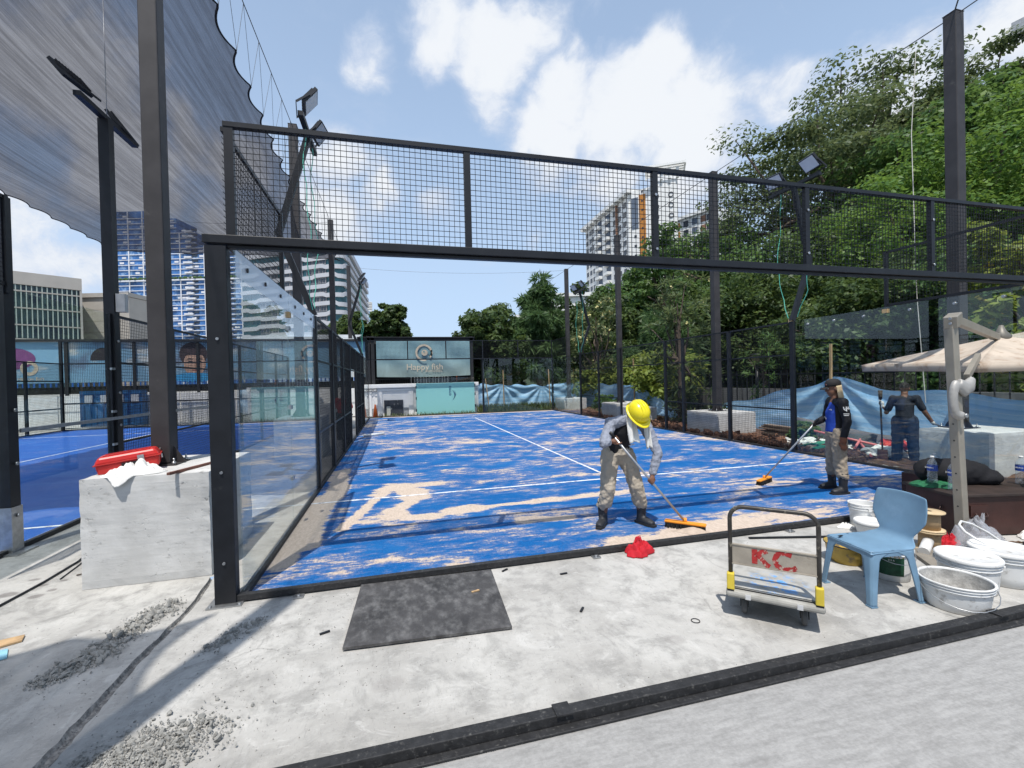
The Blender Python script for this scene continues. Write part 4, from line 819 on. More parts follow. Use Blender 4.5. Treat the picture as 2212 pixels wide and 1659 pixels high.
for f in range(6):
    for s, m_ in ((1.5, OCH), (4.5, BWIN), (7.5, BGR), (10.5, BRN), (12.5, BWIN)): put(fl, 'window', unit(m_, 1.8, .2, 1.9), C0, C1, s, 36.5 + f * 2.9, 0)
lo = thing('low_white_building', 'low white building with stepped roof glimpsed above the dark trees', 'building', (50, 130, 0))
wallbox(lo, 'wall', BW, (38, 131.5), (49, 128.3), 2, 22, 8); wallbox(lo, 'wall', BW, (49, 128.3), (60.5, 125.2), 2, 27, 8); wallbox(lo, 'roof', BW, (47.5, 128.6), (62, 124.7), 27.1, 28.2, 9, .8)
for f in range(3):
    for s in (1.5, 3.6, 5.7, 7.8): put(lo, 'window', unit(BWIN, 1.3, .2, 1.2), (38, 131.5), (49, 128.3), s, 14.5 + f * 2.8, 0)

# hospital: white bands with stepped edges round a curved corner
hp = thing('banded_building', 'white banded hospital block with teal ribbon windows and rounded corner', 'building', (-22, 180, 0))
path = [Vector((-57 + 36.2 * k / 28, 199 - 23.6 * k / 28)) for k in range(29)]
c0, c1, c2 = Vector((-20.8, 175.4)), Vector((-15.2, 172.6)), Vector((-14.9, 179.2))
path += [c0.lerp(c1, q).lerp(c1.lerp(c2, q), q) for q in [k / 10 for k in range(1, 11)]] + [c2.lerp(Vector((-11.5, 246)), k / 6) for k in range(1, 7)]
def strip(nm, m, off, zlo, zhi):
    n = len(path); mb = MB(); vs = []
    for i, p in enumerate(path):
        tq = (path[min(i + 1, n - 1)] - path[max(i - 1, 0)]).normalized(); nn = Vector((tq.y, -tq.x))
        for o_ in (off, off - 3): q = p + nn * o_; a, b = zlo(i), zhi(i); vs += [(q.x, q.y, a), (q.x, q.y, b)]
    fs = []
    for i in range(n - 1): b0 = i * 4; fs += [(b0, b0 + 4, b0 + 5, b0 + 1), (b0 + 1, b0 + 5, b0 + 7, b0 + 3), (b0 + 2, b0, b0 + 4, b0 + 6)[::-1], (b0 + 2, b0 + 3, b0 + 7, b0 + 6)[::-1]]
    mb.add(vs, fs); return mb.build(nm, m, hp, True)
TG = mat('teal_window_band', (.03, .10, .12), .12, 0, .35, .4); GW = mat('grey_panel_wall', (.24, .24, .26), .8, 0, .1, .3)
HW = mat('hospital_white', (.43, .44, .47), .8, 0, .05, .1)
strip('window_band', TG, 0, lambda i: 5, lambda i: 52.5)
for f in range(10):
    z = 17.2 + f * 3.5; ph = f % 3
    stp = lambda i, ph=ph: (.6 if ((i + ph * 4) // 7) % 2 else 0.0)
    strip('white_band', HW, .8, lambda i, z=z, stp=stp: z - stp(i), lambda i, z=z, stp=stp: z + 1.5 - stp(i) * .9)
    if f < 9:
        for i in (6, 8, 10, 14, 16, 18, 21, 23, 25):
            p = path[i]; mb = MB(); a, b = path[i], path[i + 2]; wallbox(hp, 'grey_panel', GW, a.lerp(b, .05), b.lerp(a, .05), z + 1.3, z + 3.5, .4, .35)
            for q in (.3, .7): link('window', unit(BWIN, .9, .2, 1.3), hp, loc=Vector((*(a.lerp(b, q)), z + 2.4)) + Vector((-.55, -.8, 0)) * .45 - hp.location, rot=math.atan2(b.y - a.y, b.x - a.x))
strip('parapet', HW, .9, lambda i: 52.0, lambda i: 54.2)
sl_ = thing('slim_tower', 'slim pale tower behind the hospital block', 'building', (-11.5, 268, 0))
MB().span((-13, 266, 5), (-10.1, 270, 44)).build('shaft', BW, sl_, True); MB().span((-12.2, 265.9, 5), (-11, 265.98, 43)).build('glazing', mat('pale_glazing', (.3, .45, .6), .2), sl_, True)
for k in range(5): MB().span((-13.1, 265.8, 44.1 + k * .9), (-10, 270.1, 44.6 + k * .9)).build('louvre', BW, sl_, True)

# glass tower beyond the shade net
tw = thing('glass_tower', 'tall blue glass residential tower with white balconies under the shade net', 'building', (-125, 318, 0))
TB = mat('tower_glass', (.04, .12, .30), .12, 0, .5, .12, col2=(.20, .32, .50), c2lo=.5, c2hi=.62, c2scale=.3); TBw = mat('tower_white', (.62, .63, .66), .7)
a, b = (-166, 330.3), (-84, 308.3); Lt = math.dist(a, b)
stepz = [(0, 26, 112), (26, 40, 107), (40, 52, 98), (52, 66, 90), (66, Lt, 84)]
for s0, s1, zt in stepz: wallbox(tw, 'core', TB, onwall(a, b, s0, 0)[0][:2], onwall(a, b, s1 - .05, 0)[0][:2], 3, zt, 18)
r2 = random.Random(5); col = unit(TBw, .55, .6, 110); bal = [unit(TBw, q, 1.2, .9) for q in (3.2, 4.4, 5.6)]; bdk = unit(BWIN, 3.6, .3, 1.4); bli = unit(TBw, 2.6, .2, 1.1)
for f in range(32):
    z = 8 + f * 3.2; ext = max(s1 for s0, s1, zt in stepz if zt > z)
    wallbox(tw, 'floor_slab', TBw, a, onwall(a, b, ext, 0)[0][:2], z, z + .38, .9, .45)
    for s in (24, 48, 71):
        if s < ext: put(tw, 'balcony', bal[r2.randrange(3)], a, b, s + r2.uniform(-1, 1), z + .9, .9); put(tw, 'recess', bdk, a, b, s + 3, z + 2, .05)
    for k in range(4): put(tw, 'blind', bli, a, b, r2.uniform(1, ext - 2), z + 1.6, .12)
for s in (1, 10, 19, 33, 42, 57, 65, 80):
    zt = next(q for s0, s1, q in stepz if s < s1 or s1 == Lt); wallbox(tw, 'column', TBw, onwall(a, b, s - .3, 0)[0][:2], onwall(a, b, s + .3, 0)[0][:2], 4, zt - .3, .9, .5)
wallbox(tw, 'sky_terrace', TBw, a, b, 68.2, 69.0, 2.4, 1.4)
tb = [rock_mesh('bush', mat('planter_green', (.05, .10, .03), .9), 300 + k, 2, .4) for k in range(3)]
for k in range(26): p, _ = onwall(a, b, 2 + k * 3.1, 69.8, .9); link('planter_bush', tb[k % 3], tw, loc=p - tw.location, scale=(1.3, 1, 1.0))

# office with fins, and blank annex
of = thing('finned_office', 'tan roofed office block with rows of pale vertical fins at the picture edge', 'building', (-80, 126, 0))
a, b = (-104, 107.5), (-73.4, 131.3); Lo = math.dist(a, b); TAN = mat('tan_cladding', (.38, .355, .32), .8, 0, .06, .3); OG = mat('office_glass', (.05, .085, .095), .12, 0, .5, .35, col2=(.02, .03, .06), c2lo=.5, c2hi=.6)
wallbox(of, 'glazing', OG, a, b, 2, 28.0, 14); wallbox(of, 'roof_edge', TAN, a, b, 26.4, 29.3, 14.5, .7); wallbox(of, 'soffit', TAN, a, b, 13.2, 14.0, 14.4, .6)
fin = unit(mat('pale_fin', (.36, .42, .38), .6), .18, .55, 12.2)
for k in range(46): put(of, 'fin', fin, a, b, .5 + k * (Lo - .6) / 45, 20.2, .30)
for z in (17.0, 20.9, 24.8): wallbox(of, 'floor_band', TAN, a, b, z, z + .28, .4, .62)
wallbox(of, 'end_wall', TAN, onwall(a, b, Lo - .4, 0)[0][:2], b, 2, 26.3, 13, .66)
an = thing('blank_annex', 'plain tan blank-walled annex between the office and the glass tower', 'building', (-72, 139.5, 0))
wallbox(an, 'wall', TAN, (-79.5, 141.1), (-66.5, 137.6), 2, 26.2, 10); wallbox(an, 'parapet', TAN, (-79.8, 141.1), (-66.3, 137.5), 26.3, 27.4, 10.5, .4)
for z in (8, 11, 14, 17, 20, 23): wallbox(an, 'joint', mat('tan_joint', (.34, .30, .25), .8), (-79.5, 141.1), (-66.5, 137.6), z, z + .08, .1, .03)
ca = thing('roof_corner', 'white building roof corner poking in at the top picture edge', 'building', (58, 22, 0))
MB().prism([(55.3, 23.5, 31.3), (75, 23.5, 31.3), (75, 10, 31.3), (58, 10, 31.3)], (0, 0, 1.2)).build('eave', mat('eave_grey', (.4, .41, .43), .7), ca, True); MB().span((60, 10, 3), (75, 22, 31.2)).build('wall', BW, ca, True)
# ------------------------------------------------------------------ trees
def leaf_mat(name, dark, light, hi, tr=.35):
    m = bpy.data.materials.new(name); m.use_nodes = True; t = NT(m.node_tree); b = t.n['Principled BSDF']
    ri = t.new('ShaderNodeNewGeometry').outputs['Random Per Island']; n = t.noise(t.coord('Object'), .5, 3)
    c = t.mix(ri, dark, light); c = t.mix(t.ramp(n, .45, .7, 0, .5), c, hi); c = t.mix(t.ramp(ri, .93, .98), c, hi)
    t.put(b.inputs['Base Color'], c); b.inputs['Roughness'].default_value = .5; b.inputs['Specular IOR Level'].default_value = .35
    tl = t.new('ShaderNodeBsdfTranslucent'); t.put(tl.inputs[0], t.mix(.5, c, hi)); mx = t.new('ShaderNodeMixShader'); mx.inputs[0].default_value = tr + .08
    ou = t.n['Material Output']; t.l.new(b.outputs[0], mx.inputs[1]); t.l.new(tl.outputs[0], mx.inputs[2]); t.l.new(mx.outputs[0], ou.inputs[0]); return m
LF = {'dark': leaf_mat('dark_leaves', (0.035, 0.066, 0.023), (0.076, 0.130, 0.040), (0.141, 0.192, 0.049)), 'mid': leaf_mat('mid_leaves', (0.051, 0.108, 0.035), (0.090, 0.181, 0.051), (0.167, 0.250, 0.059)),
      'bright': leaf_mat('bright_leaves', (0.069, 0.147, 0.031), (0.117, 0.226, 0.040), (0.217, 0.316, 0.059)), 'olive': leaf_mat('olive_leaves', (0.058, 0.097, 0.043), (0.109, 0.154, 0.064), (0.184, 0.217, 0.083)),
      'yellow': leaf_mat('yellow_green_leaves', (0.117, 0.177, 0.030), (0.217, 0.271, 0.054), (0.367, 0.400, 0.083)), 'pine': leaf_mat('feathery_needles', (0.043, 0.088, 0.035), (0.081, 0.154, 0.051), (0.151, 0.233, 0.083))}
BARK = mat('bark', (.085, .065, .05), .95, 0, .35, 6, .8, 20, stretch=(1, 1, .25)); FLW = mat('yellow_flower', (.62, .46, .06), .6, 0, .2, 20); FLP = mat('pale_flower', (.55, .50, .22), .6, 0, .2, 20)
def quads(name, m, P, A, Bv):
    """leaf rhombs at P with half axes A (long) and Bv (wide)"""
    n = len(P); V = np.empty((n, 4, 3)); V[:, 0] = P - A; V[:, 1] = P + Bv - A * .1; V[:, 2] = P + A; V[:, 3] = P - Bv - A * .1
    me = bpy.data.meshes.new(name); me.vertices.add(4 * n); me.vertices.foreach_set('co', V.reshape(-1).astype(np.float32)); me.loops.add(4 * n); me.loops.foreach_set('vertex_index', np.arange(4 * n, dtype=np.int32))
    me.polygons.add(n); me.polygons.foreach_set('loop_start', np.arange(0, 4 * n, 4, dtype=np.int32)); me.materials.append(m); me.update(calc_edges=True); me.validate(); return me
def unitv(a): return a / (np.linalg.norm(a, axis=-1, keepdims=True) + 1e-9)
def tree(kind, x, y, zt, zb, rw, leafm, label, seed, leaf=.2, K=None, n=None, flowers=None, name='tree', group='trees behind the courts'):
    rg = np.random.default_rng(seed); z0 = max(hz_(x, y) if x > 14 else 0.0, 0.0) - .02
    o = thing(name, label, 'tree' if name != 'shrub' else 'shrub', (x, y, z0), group=group)
    zc = (zt + zb) / 2 - z0; rh = (zt - zb) / 2
    K = K or {'dense': 150, 'layer': 85, 'rain': 125, 'feather': 90, 'rosette': 95, 'young': 24, 'shrub': 46}[kind]; n = n or {'dense': 150, 'layer': 170, 'rain': 230, 'feather': 170, 'rosette': 18, 'young': 18, 'shrub': 80}[kind]
    d = unitv(rg.normal(size=(K, 3))); r = rg.uniform(.25, 1, K) ** .45
    wob = 1 + .22 * np.sin(d[:, 0] * 4 + seed) * np.cos(d[:, 1] * 3 + seed * 2) + .12 * rg.normal(size=K)
    c = d * (r * wob)[:, None]
    if kind in ('layer', 'rain'):
        lev = np.round((c[:, 2] + 1) * 2.6) / 2.6 - 1; c[:, 2] = lev + rg.normal(0, .05, K); s = np.sqrt(np.clip(1.05 - lev ** 2 * (.55 if kind == 'rain' else .8), .1, 1)); ph = rg.uniform(0, 2 * PI, K); rr = np.sqrt(rg.uniform(.05, 1, K)) * s; c[:, 0] = np.cos(ph) * rr; c[:, 1] = np.sin(ph) * rr
        c[:, 2] -= .16 * (c[:, 0] ** 2 + c[:, 1] ** 2)
    if kind == 'feather': c[:, :2] *= np.clip(1.05 - .55 * (c[:, 2:3] + 1) / 2, .3, 1)
    c = c * np.array([rw, rw, rh]) + np.array([0, 0, zc])
    cr_ = rw * {'dense': .235, 'layer': .30, 'rain': .27, 'feather': .30, 'rosette': .12, 'young': .3, 'shrub': .36}[kind] * rg.uniform(.7, 1.25, K)
    # trunk and limbs
    mb = MB(); tr = max(.05, .035 * (zt - z0) * (.8 if kind != 'young' else .4)); lean = rg.normal(0, .04, 2) * (zt - z0)
    fork = zc - rh * (.75 if kind != 'rain' else .95); fork = max(fork, .25 * (zt - z0))
    tp = [Vector((lean[0] * k, lean[1] * k, fork * k)) for k in (0, .35, .7, 1)]; mb.tube(tp, [tr * 1.25, tr, tr * .9, tr * .75], 9, caps=False)
    top = tp[-1]; mb.tube([top, Vector((lean[0], lean[1], (fork + zc) / 2)), Vector((lean[0] * 1.2, lean[1], zc + rh * .55))], [tr * .7, tr * .5, tr * .12], 7, caps=False)
    for i in range(min(K, 26 if kind in ('rain', 'layer') else 16)):
        e = Vector(c[i]); st = top.lerp(Vector((lean[0], lean[1], zc)), rg.uniform(0, .9)); mid = st.lerp(e, .5) + Vector((0, 0, (-.08 if kind == 'rain' else .04) * (e - st).length)) + Vector(rg.normal(0, .05, 3)) * (e - st).length
        mb.tube([st, st.lerp(mid, .6), mid, mid.lerp(e, .6) + Vector((0, 0, .03)), e], [tr * .42, tr * .33, tr * .25, tr * .15, tr * .05], 5, caps=False)
    mb.build('trunk', BARK, o)
    # leaves
    if kind in ('rosette', 'young'):
        a = unitv(rg.normal(size=(K, n, 3)) * np.array([1, 1, .55]) + np.array([0, 0, .22])); ln = leaf * rg.uniform(.7, 1.2, (K, n, 1)); P = c[:, None] + a * ln * .55 + rg.normal(0, .02, (K, n, 3)); sd_ = unitv(np.cross(a, np.array([0, 0, 1.0]) + rg.normal(0, .25, (K, n, 3)))); A = a * ln * .5; Bv = sd_ * ln * .115
        A[..., 2] -= .04 * ln[..., 0]
    else:
        dd = unitv(rg.normal(size=(K, n, 3))); rad = rg.uniform(.15, 1, (K, n, 1)) ** .5; fl_ = np.array([1, 1, {'rain': .38, 'layer': .46, 'feather': .6}.get(kind, .75)]); P = c[:, None] + dd * rad * cr_[:, None, None] * fl_
        nr = unitv(dd * .6 + np.array([0, 0, .75]) + rg.normal(0, .45, (K, n, 3))); a = unitv(np.cross(nr, rg.normal(size=(K, n, 3)))); b_ = np.cross(nr, a); sz = leaf * 1.3 * rg.uniform(.6, 1.25, (K, n, 1))
        asp = .5 if kind != 'feather' else .16
        if kind == 'feather': a = unitv(dd + np.array([0, 0, -.35]) + rg.normal(0, .3, (K, n, 3))); b_ = unitv(np.cross(a, rg.normal(size=(K, n, 3)))); sz *= 1.7
        A = a * sz * .5; Bv = b_ * sz * .5 * asp
    link('crown', quads('crown', LF[leafm], P.reshape(-1, 3), A.reshape(-1, 3), Bv.reshape(-1, 3)), o)
    if flowers:
        nf, fs, fm = flowers; q = c[rg.integers(0, K, nf)] + unitv(rg.normal(size=(nf, 3))) * rw * .16; q = np.repeat(q, 5, 0) + rg.normal(0, fs * .5, (nf * 5, 3)); nr = unitv(rg.normal(size=(nf * 5, 3))); a = unitv(np.cross(nr, rg.normal(size=(nf * 5, 3)))); b_ = np.cross(nr, a)
        link('blossoms', quads('blossoms', fm, q, a * fs * .6, b_ * fs * .5), o, kind='stuff')
    return o
TREES = [
 ('dense', 7.4, 25.2, 6.2, .9, 2.3, 'dark', 'dark broad-leaved tree right of the green banner', .26, None), ('feather', 12.0, 28.1, 8.9, .7, 2.7, 'pine', 'feathery tree standing behind the farthest pole', .30, None), ('shrub', 13.5, 21.3, 6.9, .6, 1.7, 'olive', 'tall flowering shrub with pale yellow blossoms beside the kinked mast', .17, (190, .13, FLP)),
 ('layer', 24.6, 31.0, 14.3, 2.6, 3.9, 'mid', 'layered dark green tree below the apartment block', .34, None), ('feather', 15.2, 17.4, 5.3, .5, 2.2, 'pine', 'feathery soft green tree behind the bent worker', .24, None), ('rosette', 11.6, 10.2, 5.5, .4, 1.35, 'olive', 'tree with rosettes of long narrow leaves behind the mesh wall', .36, (16, .07, FLP)),
 ('layer', 33.0, 37.2, 18.3, 6.5, 6.0, 'mid', 'rounded layered tree just right of the apartment block', .42, None), ('rain', 37.8, 27.7, 24.8, 10.5, 8.4, 'olive', 'spreading umbrella tree above the right floodlight', .33, None), ('rain', 49.8, 30.9, 31.5, 15, 8.6, 'olive', 'tallest umbrella tree crown in the middle of the hillside', .36, None),
 ('rain', 55.8, 27.2, 32.3, 17, 5.6, 'olive', 'airy umbrella tree crown behind the pole at the picture edge', .36, None), ('dense', 32.2, 12.6, 15.9, 4.5, 5.0, 'bright', 'bright green dense tree at the picture edge', .23, None), ('dense', 27.0, 13.4, 11.9, 2.5, 4.0, 'bright', 'bright green dense tree behind the parasol pole', .22, None),
 ('dense', 24.1, 17.7, 8.8, .6, 4.4, 'dark', 'dark bushy tree under the umbrella trees', .22, None), ('dense', 22.0, 11.5, 6.2, .5, 3.2, 'dark', 'dark bushy tree behind the man leaning on a pole', .20, None), ('dense', 23.5, 7.6, 6.4, .4, 3.2, 'mid', 'green bushy tree behind the parasol canopy', .20, None), ('dense', 21.3, 19.9, 7.2, .5, 3.4, 'dark', 'dark bushy tree right of the rosette tree', .22, None),
 ('shrub', 13.6, 14.4, 3.3, .3, 1.5, 'yellow', 'yellow-green shrub above the drooping tarpaulin', .22, None), ('shrub', 13.5, 17.0, 3.1, .3, 1.1, 'yellow', 'smaller yellow-green shrub behind the yellow hard hat', .20, None), ('rain', 55.6, 19.5, 28.5, 15, 5.0, 'olive', 'umbrella tree branch crown at the far picture edge', .36, None),
 ('dense', 1.0, 33.1, 8.1, 4.1, 1.5, 'dark', 'small dark tree above the banner against the sky', .30, None), ('dense', -1.9, 34.0, 7.2, 3.6, 1.9, 'dark', 'dark tree in front of the hospital block beside the mast', .30, None), ('young', 13.6, 8.6, 3.3, .9, .62, 'mid', 'young thin-stemmed sapling behind the mesh wall', .26, None),
 ('shrub', 17.8, 4.2, 6.0, 1.0, 1.1, 'yellow', 'shrub with bright yellow flowers at the picture edge', .20, (60, .12, FLW)), ('dense', 17.4, 28.8, 8.5, .6, 2.8, 'dark', 'dark tree behind the flowering shrub', .28, None), ('dense', 29.7, 25.6, 12.4, 2.5, 5.0, 'mid', 'large green tree under the umbrella tree limbs', .34, None), ('shrub', 13.4, 20.5, 2.6, .2, 1.2, 'yellow', 'low yellow-green shrub behind the far tarpaulin', .20, None),
 ('dense', 40, 16, 21, 8, 6.0, 'mid', 'green tree filling the hillside behind the bright tree', .40, None), ('dense', 44, 45, 18, 5, 7, 'mid', 'rounded tree on the hill below the flats', .5, None), ('dense', 30, 46, 14, 3, 5, 'mid', 'distant tree at the foot of the flats', .5, None), ('dense', 18, 40, 10, 1, 4, 'dark', 'distant dark tree left of the flats', .4, None), ('dense', 10.5, 36, 8, .5, 3.5, 'dark', 'distant dark tree behind the feathery tree', .4, None), ('layer', 36, 20, 17, 6, 6, 'mid', 'layered tree between the umbrella and bright trees', .36, None)]
for i, (k, x, y, zt, zb, rw, lm, lb, lf, fw) in enumerate(TREES):
    tree(k, x, y, zt, zb, rw, lm, lb, 100 + i, lf, flowers=fw, name='shrub' if k == 'shrub' else ('sapling' if k == 'young' else 'tree'))
for i, (x, y, h, r, lm, lb) in enumerate(((11.2, 15.9, 1.05, .55, 'bright', 'leafy bush beside the far block behind the mesh wall'), (11.3, 14.95, .9, .5, 'bright', 'leafy bush behind the mast foot at the mesh wall'), (11.4, 5.0, .55, .35, 'mid', 'small weedy bush by the stacked planks'), (11.2, 9.9, 1.5, .55, 'olive', 'low rosette bush in front of the drooping tarpaulin'), (11.9, 8.9, .9, .4, 'olive', 'rosette sprout beside the middle block'))):
    tree('rosette' if lm == 'olive' else 'shrub', x, y, h, .1, r, lm, lb, 400 + i, .3 if lm == 'olive' else .09, K=26 if lm == 'olive' else 30, name='shrub')
# branches of the left tree over the wall, small park furniture beyond the tarpaulin
lp = thing('park_lamp', 'dark park lamp with conical shade among the leaves', 'lamp', (13.9, 9.2, 0)); MB().tube([(0, 0, 0), (0, 0, 2.15)], .05, 8).build('post', BLK, lp); MB().lathe([(.08, 2.15), (.22, 2.42), (.24, 2.46)], 14).build('lamp_shade', mat('lamp_slats', (.20, .17, .10), .6), lp); MB().lathe([(.27, 2.47), (.28, 2.5), (.05, 2.53)], 14).build('cap', BLK, lp)
pf = thing('park_fence', 'dark park railing beyond the creased tarpaulin', 'fence', (15.2, 5, 0))
for i in range(70): MB().span((15.2, -4 + i * .28, .05), (15.225, -3.975 + i * .28, 1.9)).build('bar', BLK, pf, True)
for z in (.3, 1.75): MB().span((15.19, -4, z), (15.235, 15.6, z + .05)).build('rail', BLK, pf, True)
MB().span((15.6, -4, .02), (15.75, 15.6, 1.2)).build('low_wall', mat('park_wall', (.16, .16, .16), .9), pf, True)
# ------------------------------------------------------------------ rubble from the groove
def rubble(label, line, spread, nbig, nsmall, smax, seed):
    r_ = random.Random(seed); P = [Vector((*p, 0)) for p in line]; o = thing('rubble_pile', label, 'rubble', (P[len(P) // 2].x, P[len(P) // 2].y, 0))
    ms = [rock_mesh('stone', RUB, seed * 7 + i, 1, .42) for i in range(7)]
    def pt():
        k = r_.random() * (len(P) - 1); i = min(int(k), len(P) - 2); p = P[i].lerp(P[i + 1], k - i); w = spread * (1 - .5 * abs(k / (len(P) - 1) - .3)); return p + Vector((r_.gauss(0, w), r_.gauss(0, w), 0)), max(0, 1 - 1.0)
    for i in range(nbig):
        p, _ = pt(); s = smax * r_.uniform(.35, 1) ** 1.6; q = P[0].lerp(P[-1], .35); d_ = min((p - P[0].lerp(P[-1], k / 8)).length for k in range(9)); zz = max(0, .035 * (1 - d_ / (spread * 1.6)))
        link('stone', ms[i % 7], o, loc=Vector((p.x, p.y, s * .35 + zz * r_.random())) - o.location, rot=(r_.random() * 6, r_.random() * 6, r_.random() * 6), scale=(s, s * r_.uniform(.7, 1.2), s * r_.uniform(.6, 1)))
    pts = []
    for i in range(nsmall): p, _ = pt(); p += Vector((r_.gauss(0, spread * .5), r_.gauss(0, spread * .5), 0)); pts.append((p.x, p.y, .003 + .012 * r_.random(), r_.uniform(.002, .008)))
    g = scatter('grit', RUB, pts, seed=seed); g.parent = o; g.location = -o.location
rubble('heap of grey concrete rubble beside the chiselled groove', [(-.56, .05), (-.62, -.07), (-.68, -.32), (-.70, -.58), (-.79, -.73), (-.87, -.82)], .06, 280, 2200, .030, 3)
rubble('pile of grey concrete chips at the bottom picture edge', [(.32, -1.58), (.1, -1.60), (-.07, -1.63), (-.16, -1.72), (.2, -1.76)], .09, 280, 2200, .023, 5)
rubble('thin scatter of grey concrete chips inside the pole shadow', [(.26, -.40), (.1, -.59), (.0, -.73)], .05, 34, 260, .022, 6)
r_ = random.Random(77)
scatter('loose_grit', RUB, [(r_.gauss(.35, .8), r_.gauss(-.9, .6), .002, r_.uniform(.0015, .006)) for _ in range(700)] + [(r_.uniform(-1.6, 5.5), r_.uniform(-2, .0), .002, r_.uniform(.001, .004)) for _ in range(900)], 'fine loose grit scattered over the near concrete', seed=9)

# ------------------------------------------------------------------ things on the big block
RP = mat('red_plastic', (.50, .022, .018), .35, 0, .1, 4); RPD = mat('red_plastic_worn', (.40, .02, .018), .45)
tb = thing('toolbox', 'red plastic toolbox lying on the big concrete block', 'toolbox', (-1.255, 1.02, 1.012), R(20)); tb.rotation_euler = (0, R(-7), R(20))
def rbox(mb, c, d, r_=.02): return mb.box(c, d)
MB().box((0, 0, .055), (.46, .25, .10), 0, None, 1.06).build('tray', RP, tb, bevel=.018)
ld = MB().box((0, 0, .142), (.50, .28, .07), 0, None, .86).build('lid', RP, tb, bevel=.02)
MB().box((0, 0, .108), (.51, .285, .012)).build('rim', RPD, tb, bevel=.004); MB().box((.02, -.136, .075), (.14, .018, .03)).build('handle', BLK, tb); MB().box((.10, -.142, .115), (.05, .014, .05)).build('latch', GALV, tb)
MB().box((.252, 0, .08), (.008, .05, .04)).build('badge', WHITE, tb)
for k in (-.07, .07): MB().box((0, k, .179), (.36, .03, .008)).build('lid_rib', RPD, ld)
CLW = mat('white_cloth', (.72, .71, .68), .85, 0, .08, 10, .4, 60)
def crumple(name, label, cat, loc, r, h, seed, m, rz_=0, hang=None, n=26, sharp=1.0, group=None):
    """soft crumpled heap: folded radial sheet"""
    mb = MB(); off = Vector((seed * 3.1, seed * 1.7, 0))
    def F(u, v):
        a = u * 2 * PI; q = v; rr = (1 + .35 * mnoise.noise(Vector((math.cos(a) * 1.2, math.sin(a) * 1.2, seed)))) * q
        x, y = rr * r[0] * math.cos(a), rr * r[1] * math.sin(a); p = Vector((x, y, 0)) + off
        z = h * (1 - q ** 1.8) * (.55 + .5 * abs(mnoise.noise(p * 3.2 / max(r)) ) * sharp * 1.6) + h * .55 * abs(mnoise.noise(Vector((math.cos(a) * 3, math.sin(a) * 3, q * 2 + seed)))) * min(1, (1 - q) * 4)
        if hang and hang(x, y) is not None: z = min(z, hang(x, y))
        return Vector((x + .12 * max(r) * mnoise.noise(p * 4 / max(r)), y + .12 * max(r) * mnoise.noise(p * 4 / max(r) + Vector((5, 5, 5))), max(z, .003 if not hang else z)))
    mb.grid(F, n * 2, n); o = mb.build(name, m, label=label, cat=cat, loc=loc, rot=rz_, group=group, kind='thing'); solid(o, .004, 1); return o
crumple('white_cloth', 'crumpled white cloth hanging over the edge of the concrete block', 'cloth', (-1.12, .79, 1.004), (.23, .19), .10, 4, CLW, .1, lambda x, y: None if y > -.15 else -(-.15 - y) * 2.2 - .002, sharp=1.3)
MB().bar((-.58, 1.09, 1.016), (-.75, .56, 1.016), .03, .024).build('steel_strip', mat('rusty_steel', (.17, .08, .06), .75, .2, .3, 15), label='rusty steel strip lying across the block edge', cat='strip', kind='thing')

# ------------------------------------------------------------------ flat things on the near concrete
PLY = mat('film_faced_plywood', (.045, .043, .043), .6, 0, .35, 3, .3, 60, col2=(.17, .167, .165), c2lo=.38, c2hi=.85, c2scale=13, detail=8, stretch=(1, .6, 1))
mb = MB(); mb.prism([(.90, -1.03, .012), (2.061, -1.105, .008), (2.12, -.10, .010), (.955, -.062, .010)], (0, 0, .018)); mb.build('plywood_sheet', [PLY], label='paint-stained black plywood sheet lying on the near concrete', cat='plywood', kind='thing')
REDB = glass_mat('red_bag_film', (.9, .25, .25), .8, (.62, .035, .05, .62))
crumple('plastic_bag', 'crumpled red plastic bag lying by the court rail', 'bag', (3.66, -.13, .006), (.17, .12), .12, 9, REDB, .3, sharp=1.6)
MB().bar((5.0, -.13, .012), (5.85, -.37, .012), .03, .012).build('steel_rod', BLK, label='thin black flat bar lying behind the trolley', cat='bar', kind='thing')
cable([(-1.98, .35, .012), (-1.96, .7, .012), (-1.95, .95, .012), (-1.97, 1.47, .012), (-2.1, 2.0, .012)], .010, 'black cable lying on the ground left of the block', 'cable', BLK, None)
cable([(-1.85, 1.0, .008), (-1.9, 1.35, .008), (-1.95, 1.6, .008)], .006, 'second thin cable lying near the block', 'cable', BLK, None)
MB().prism([(-1.55, -.33, .004), (-1.36, -.22, .004), (-1.40, -.13, .004), (-1.6, -.2, .004)], (0, 0, .012)).build('wood_scrap', BAM, label='orange wood scrap at the left picture edge', cat='scrap', kind='thing')
MB().prism([(-1.5, -.55, .004), (-1.3, -.44, .004), (-1.38, -.31, .004), (-1.6, -.38, .004)], (0, 0, .008)).build('foam_scrap', mat('pale_blue_foam', (.25, .48, .58), .7), label='pale blue foam scrap at the left picture edge', cat='scrap', kind='thing')
mb = MB(); mb.tube([(-1.75, 1.05, .01), (-1.55, 1.1, .02), (-1.35, 1.06, .012)], .007, 5); mb.build('twig', BARK, label='thin twig lying in front of the concrete block', cat='twig', kind='thing')
mb = MB(); mb.tube([(3.38 + .03 * math.cos(a * .5), -1.39 + .03 * math.sin(a * .5), .005) for a in range(14)], .003, 4); mb.build('wire_ring', BLK, label='small dark wire ring on the concrete before the trolley', cat='ring', kind='thing')
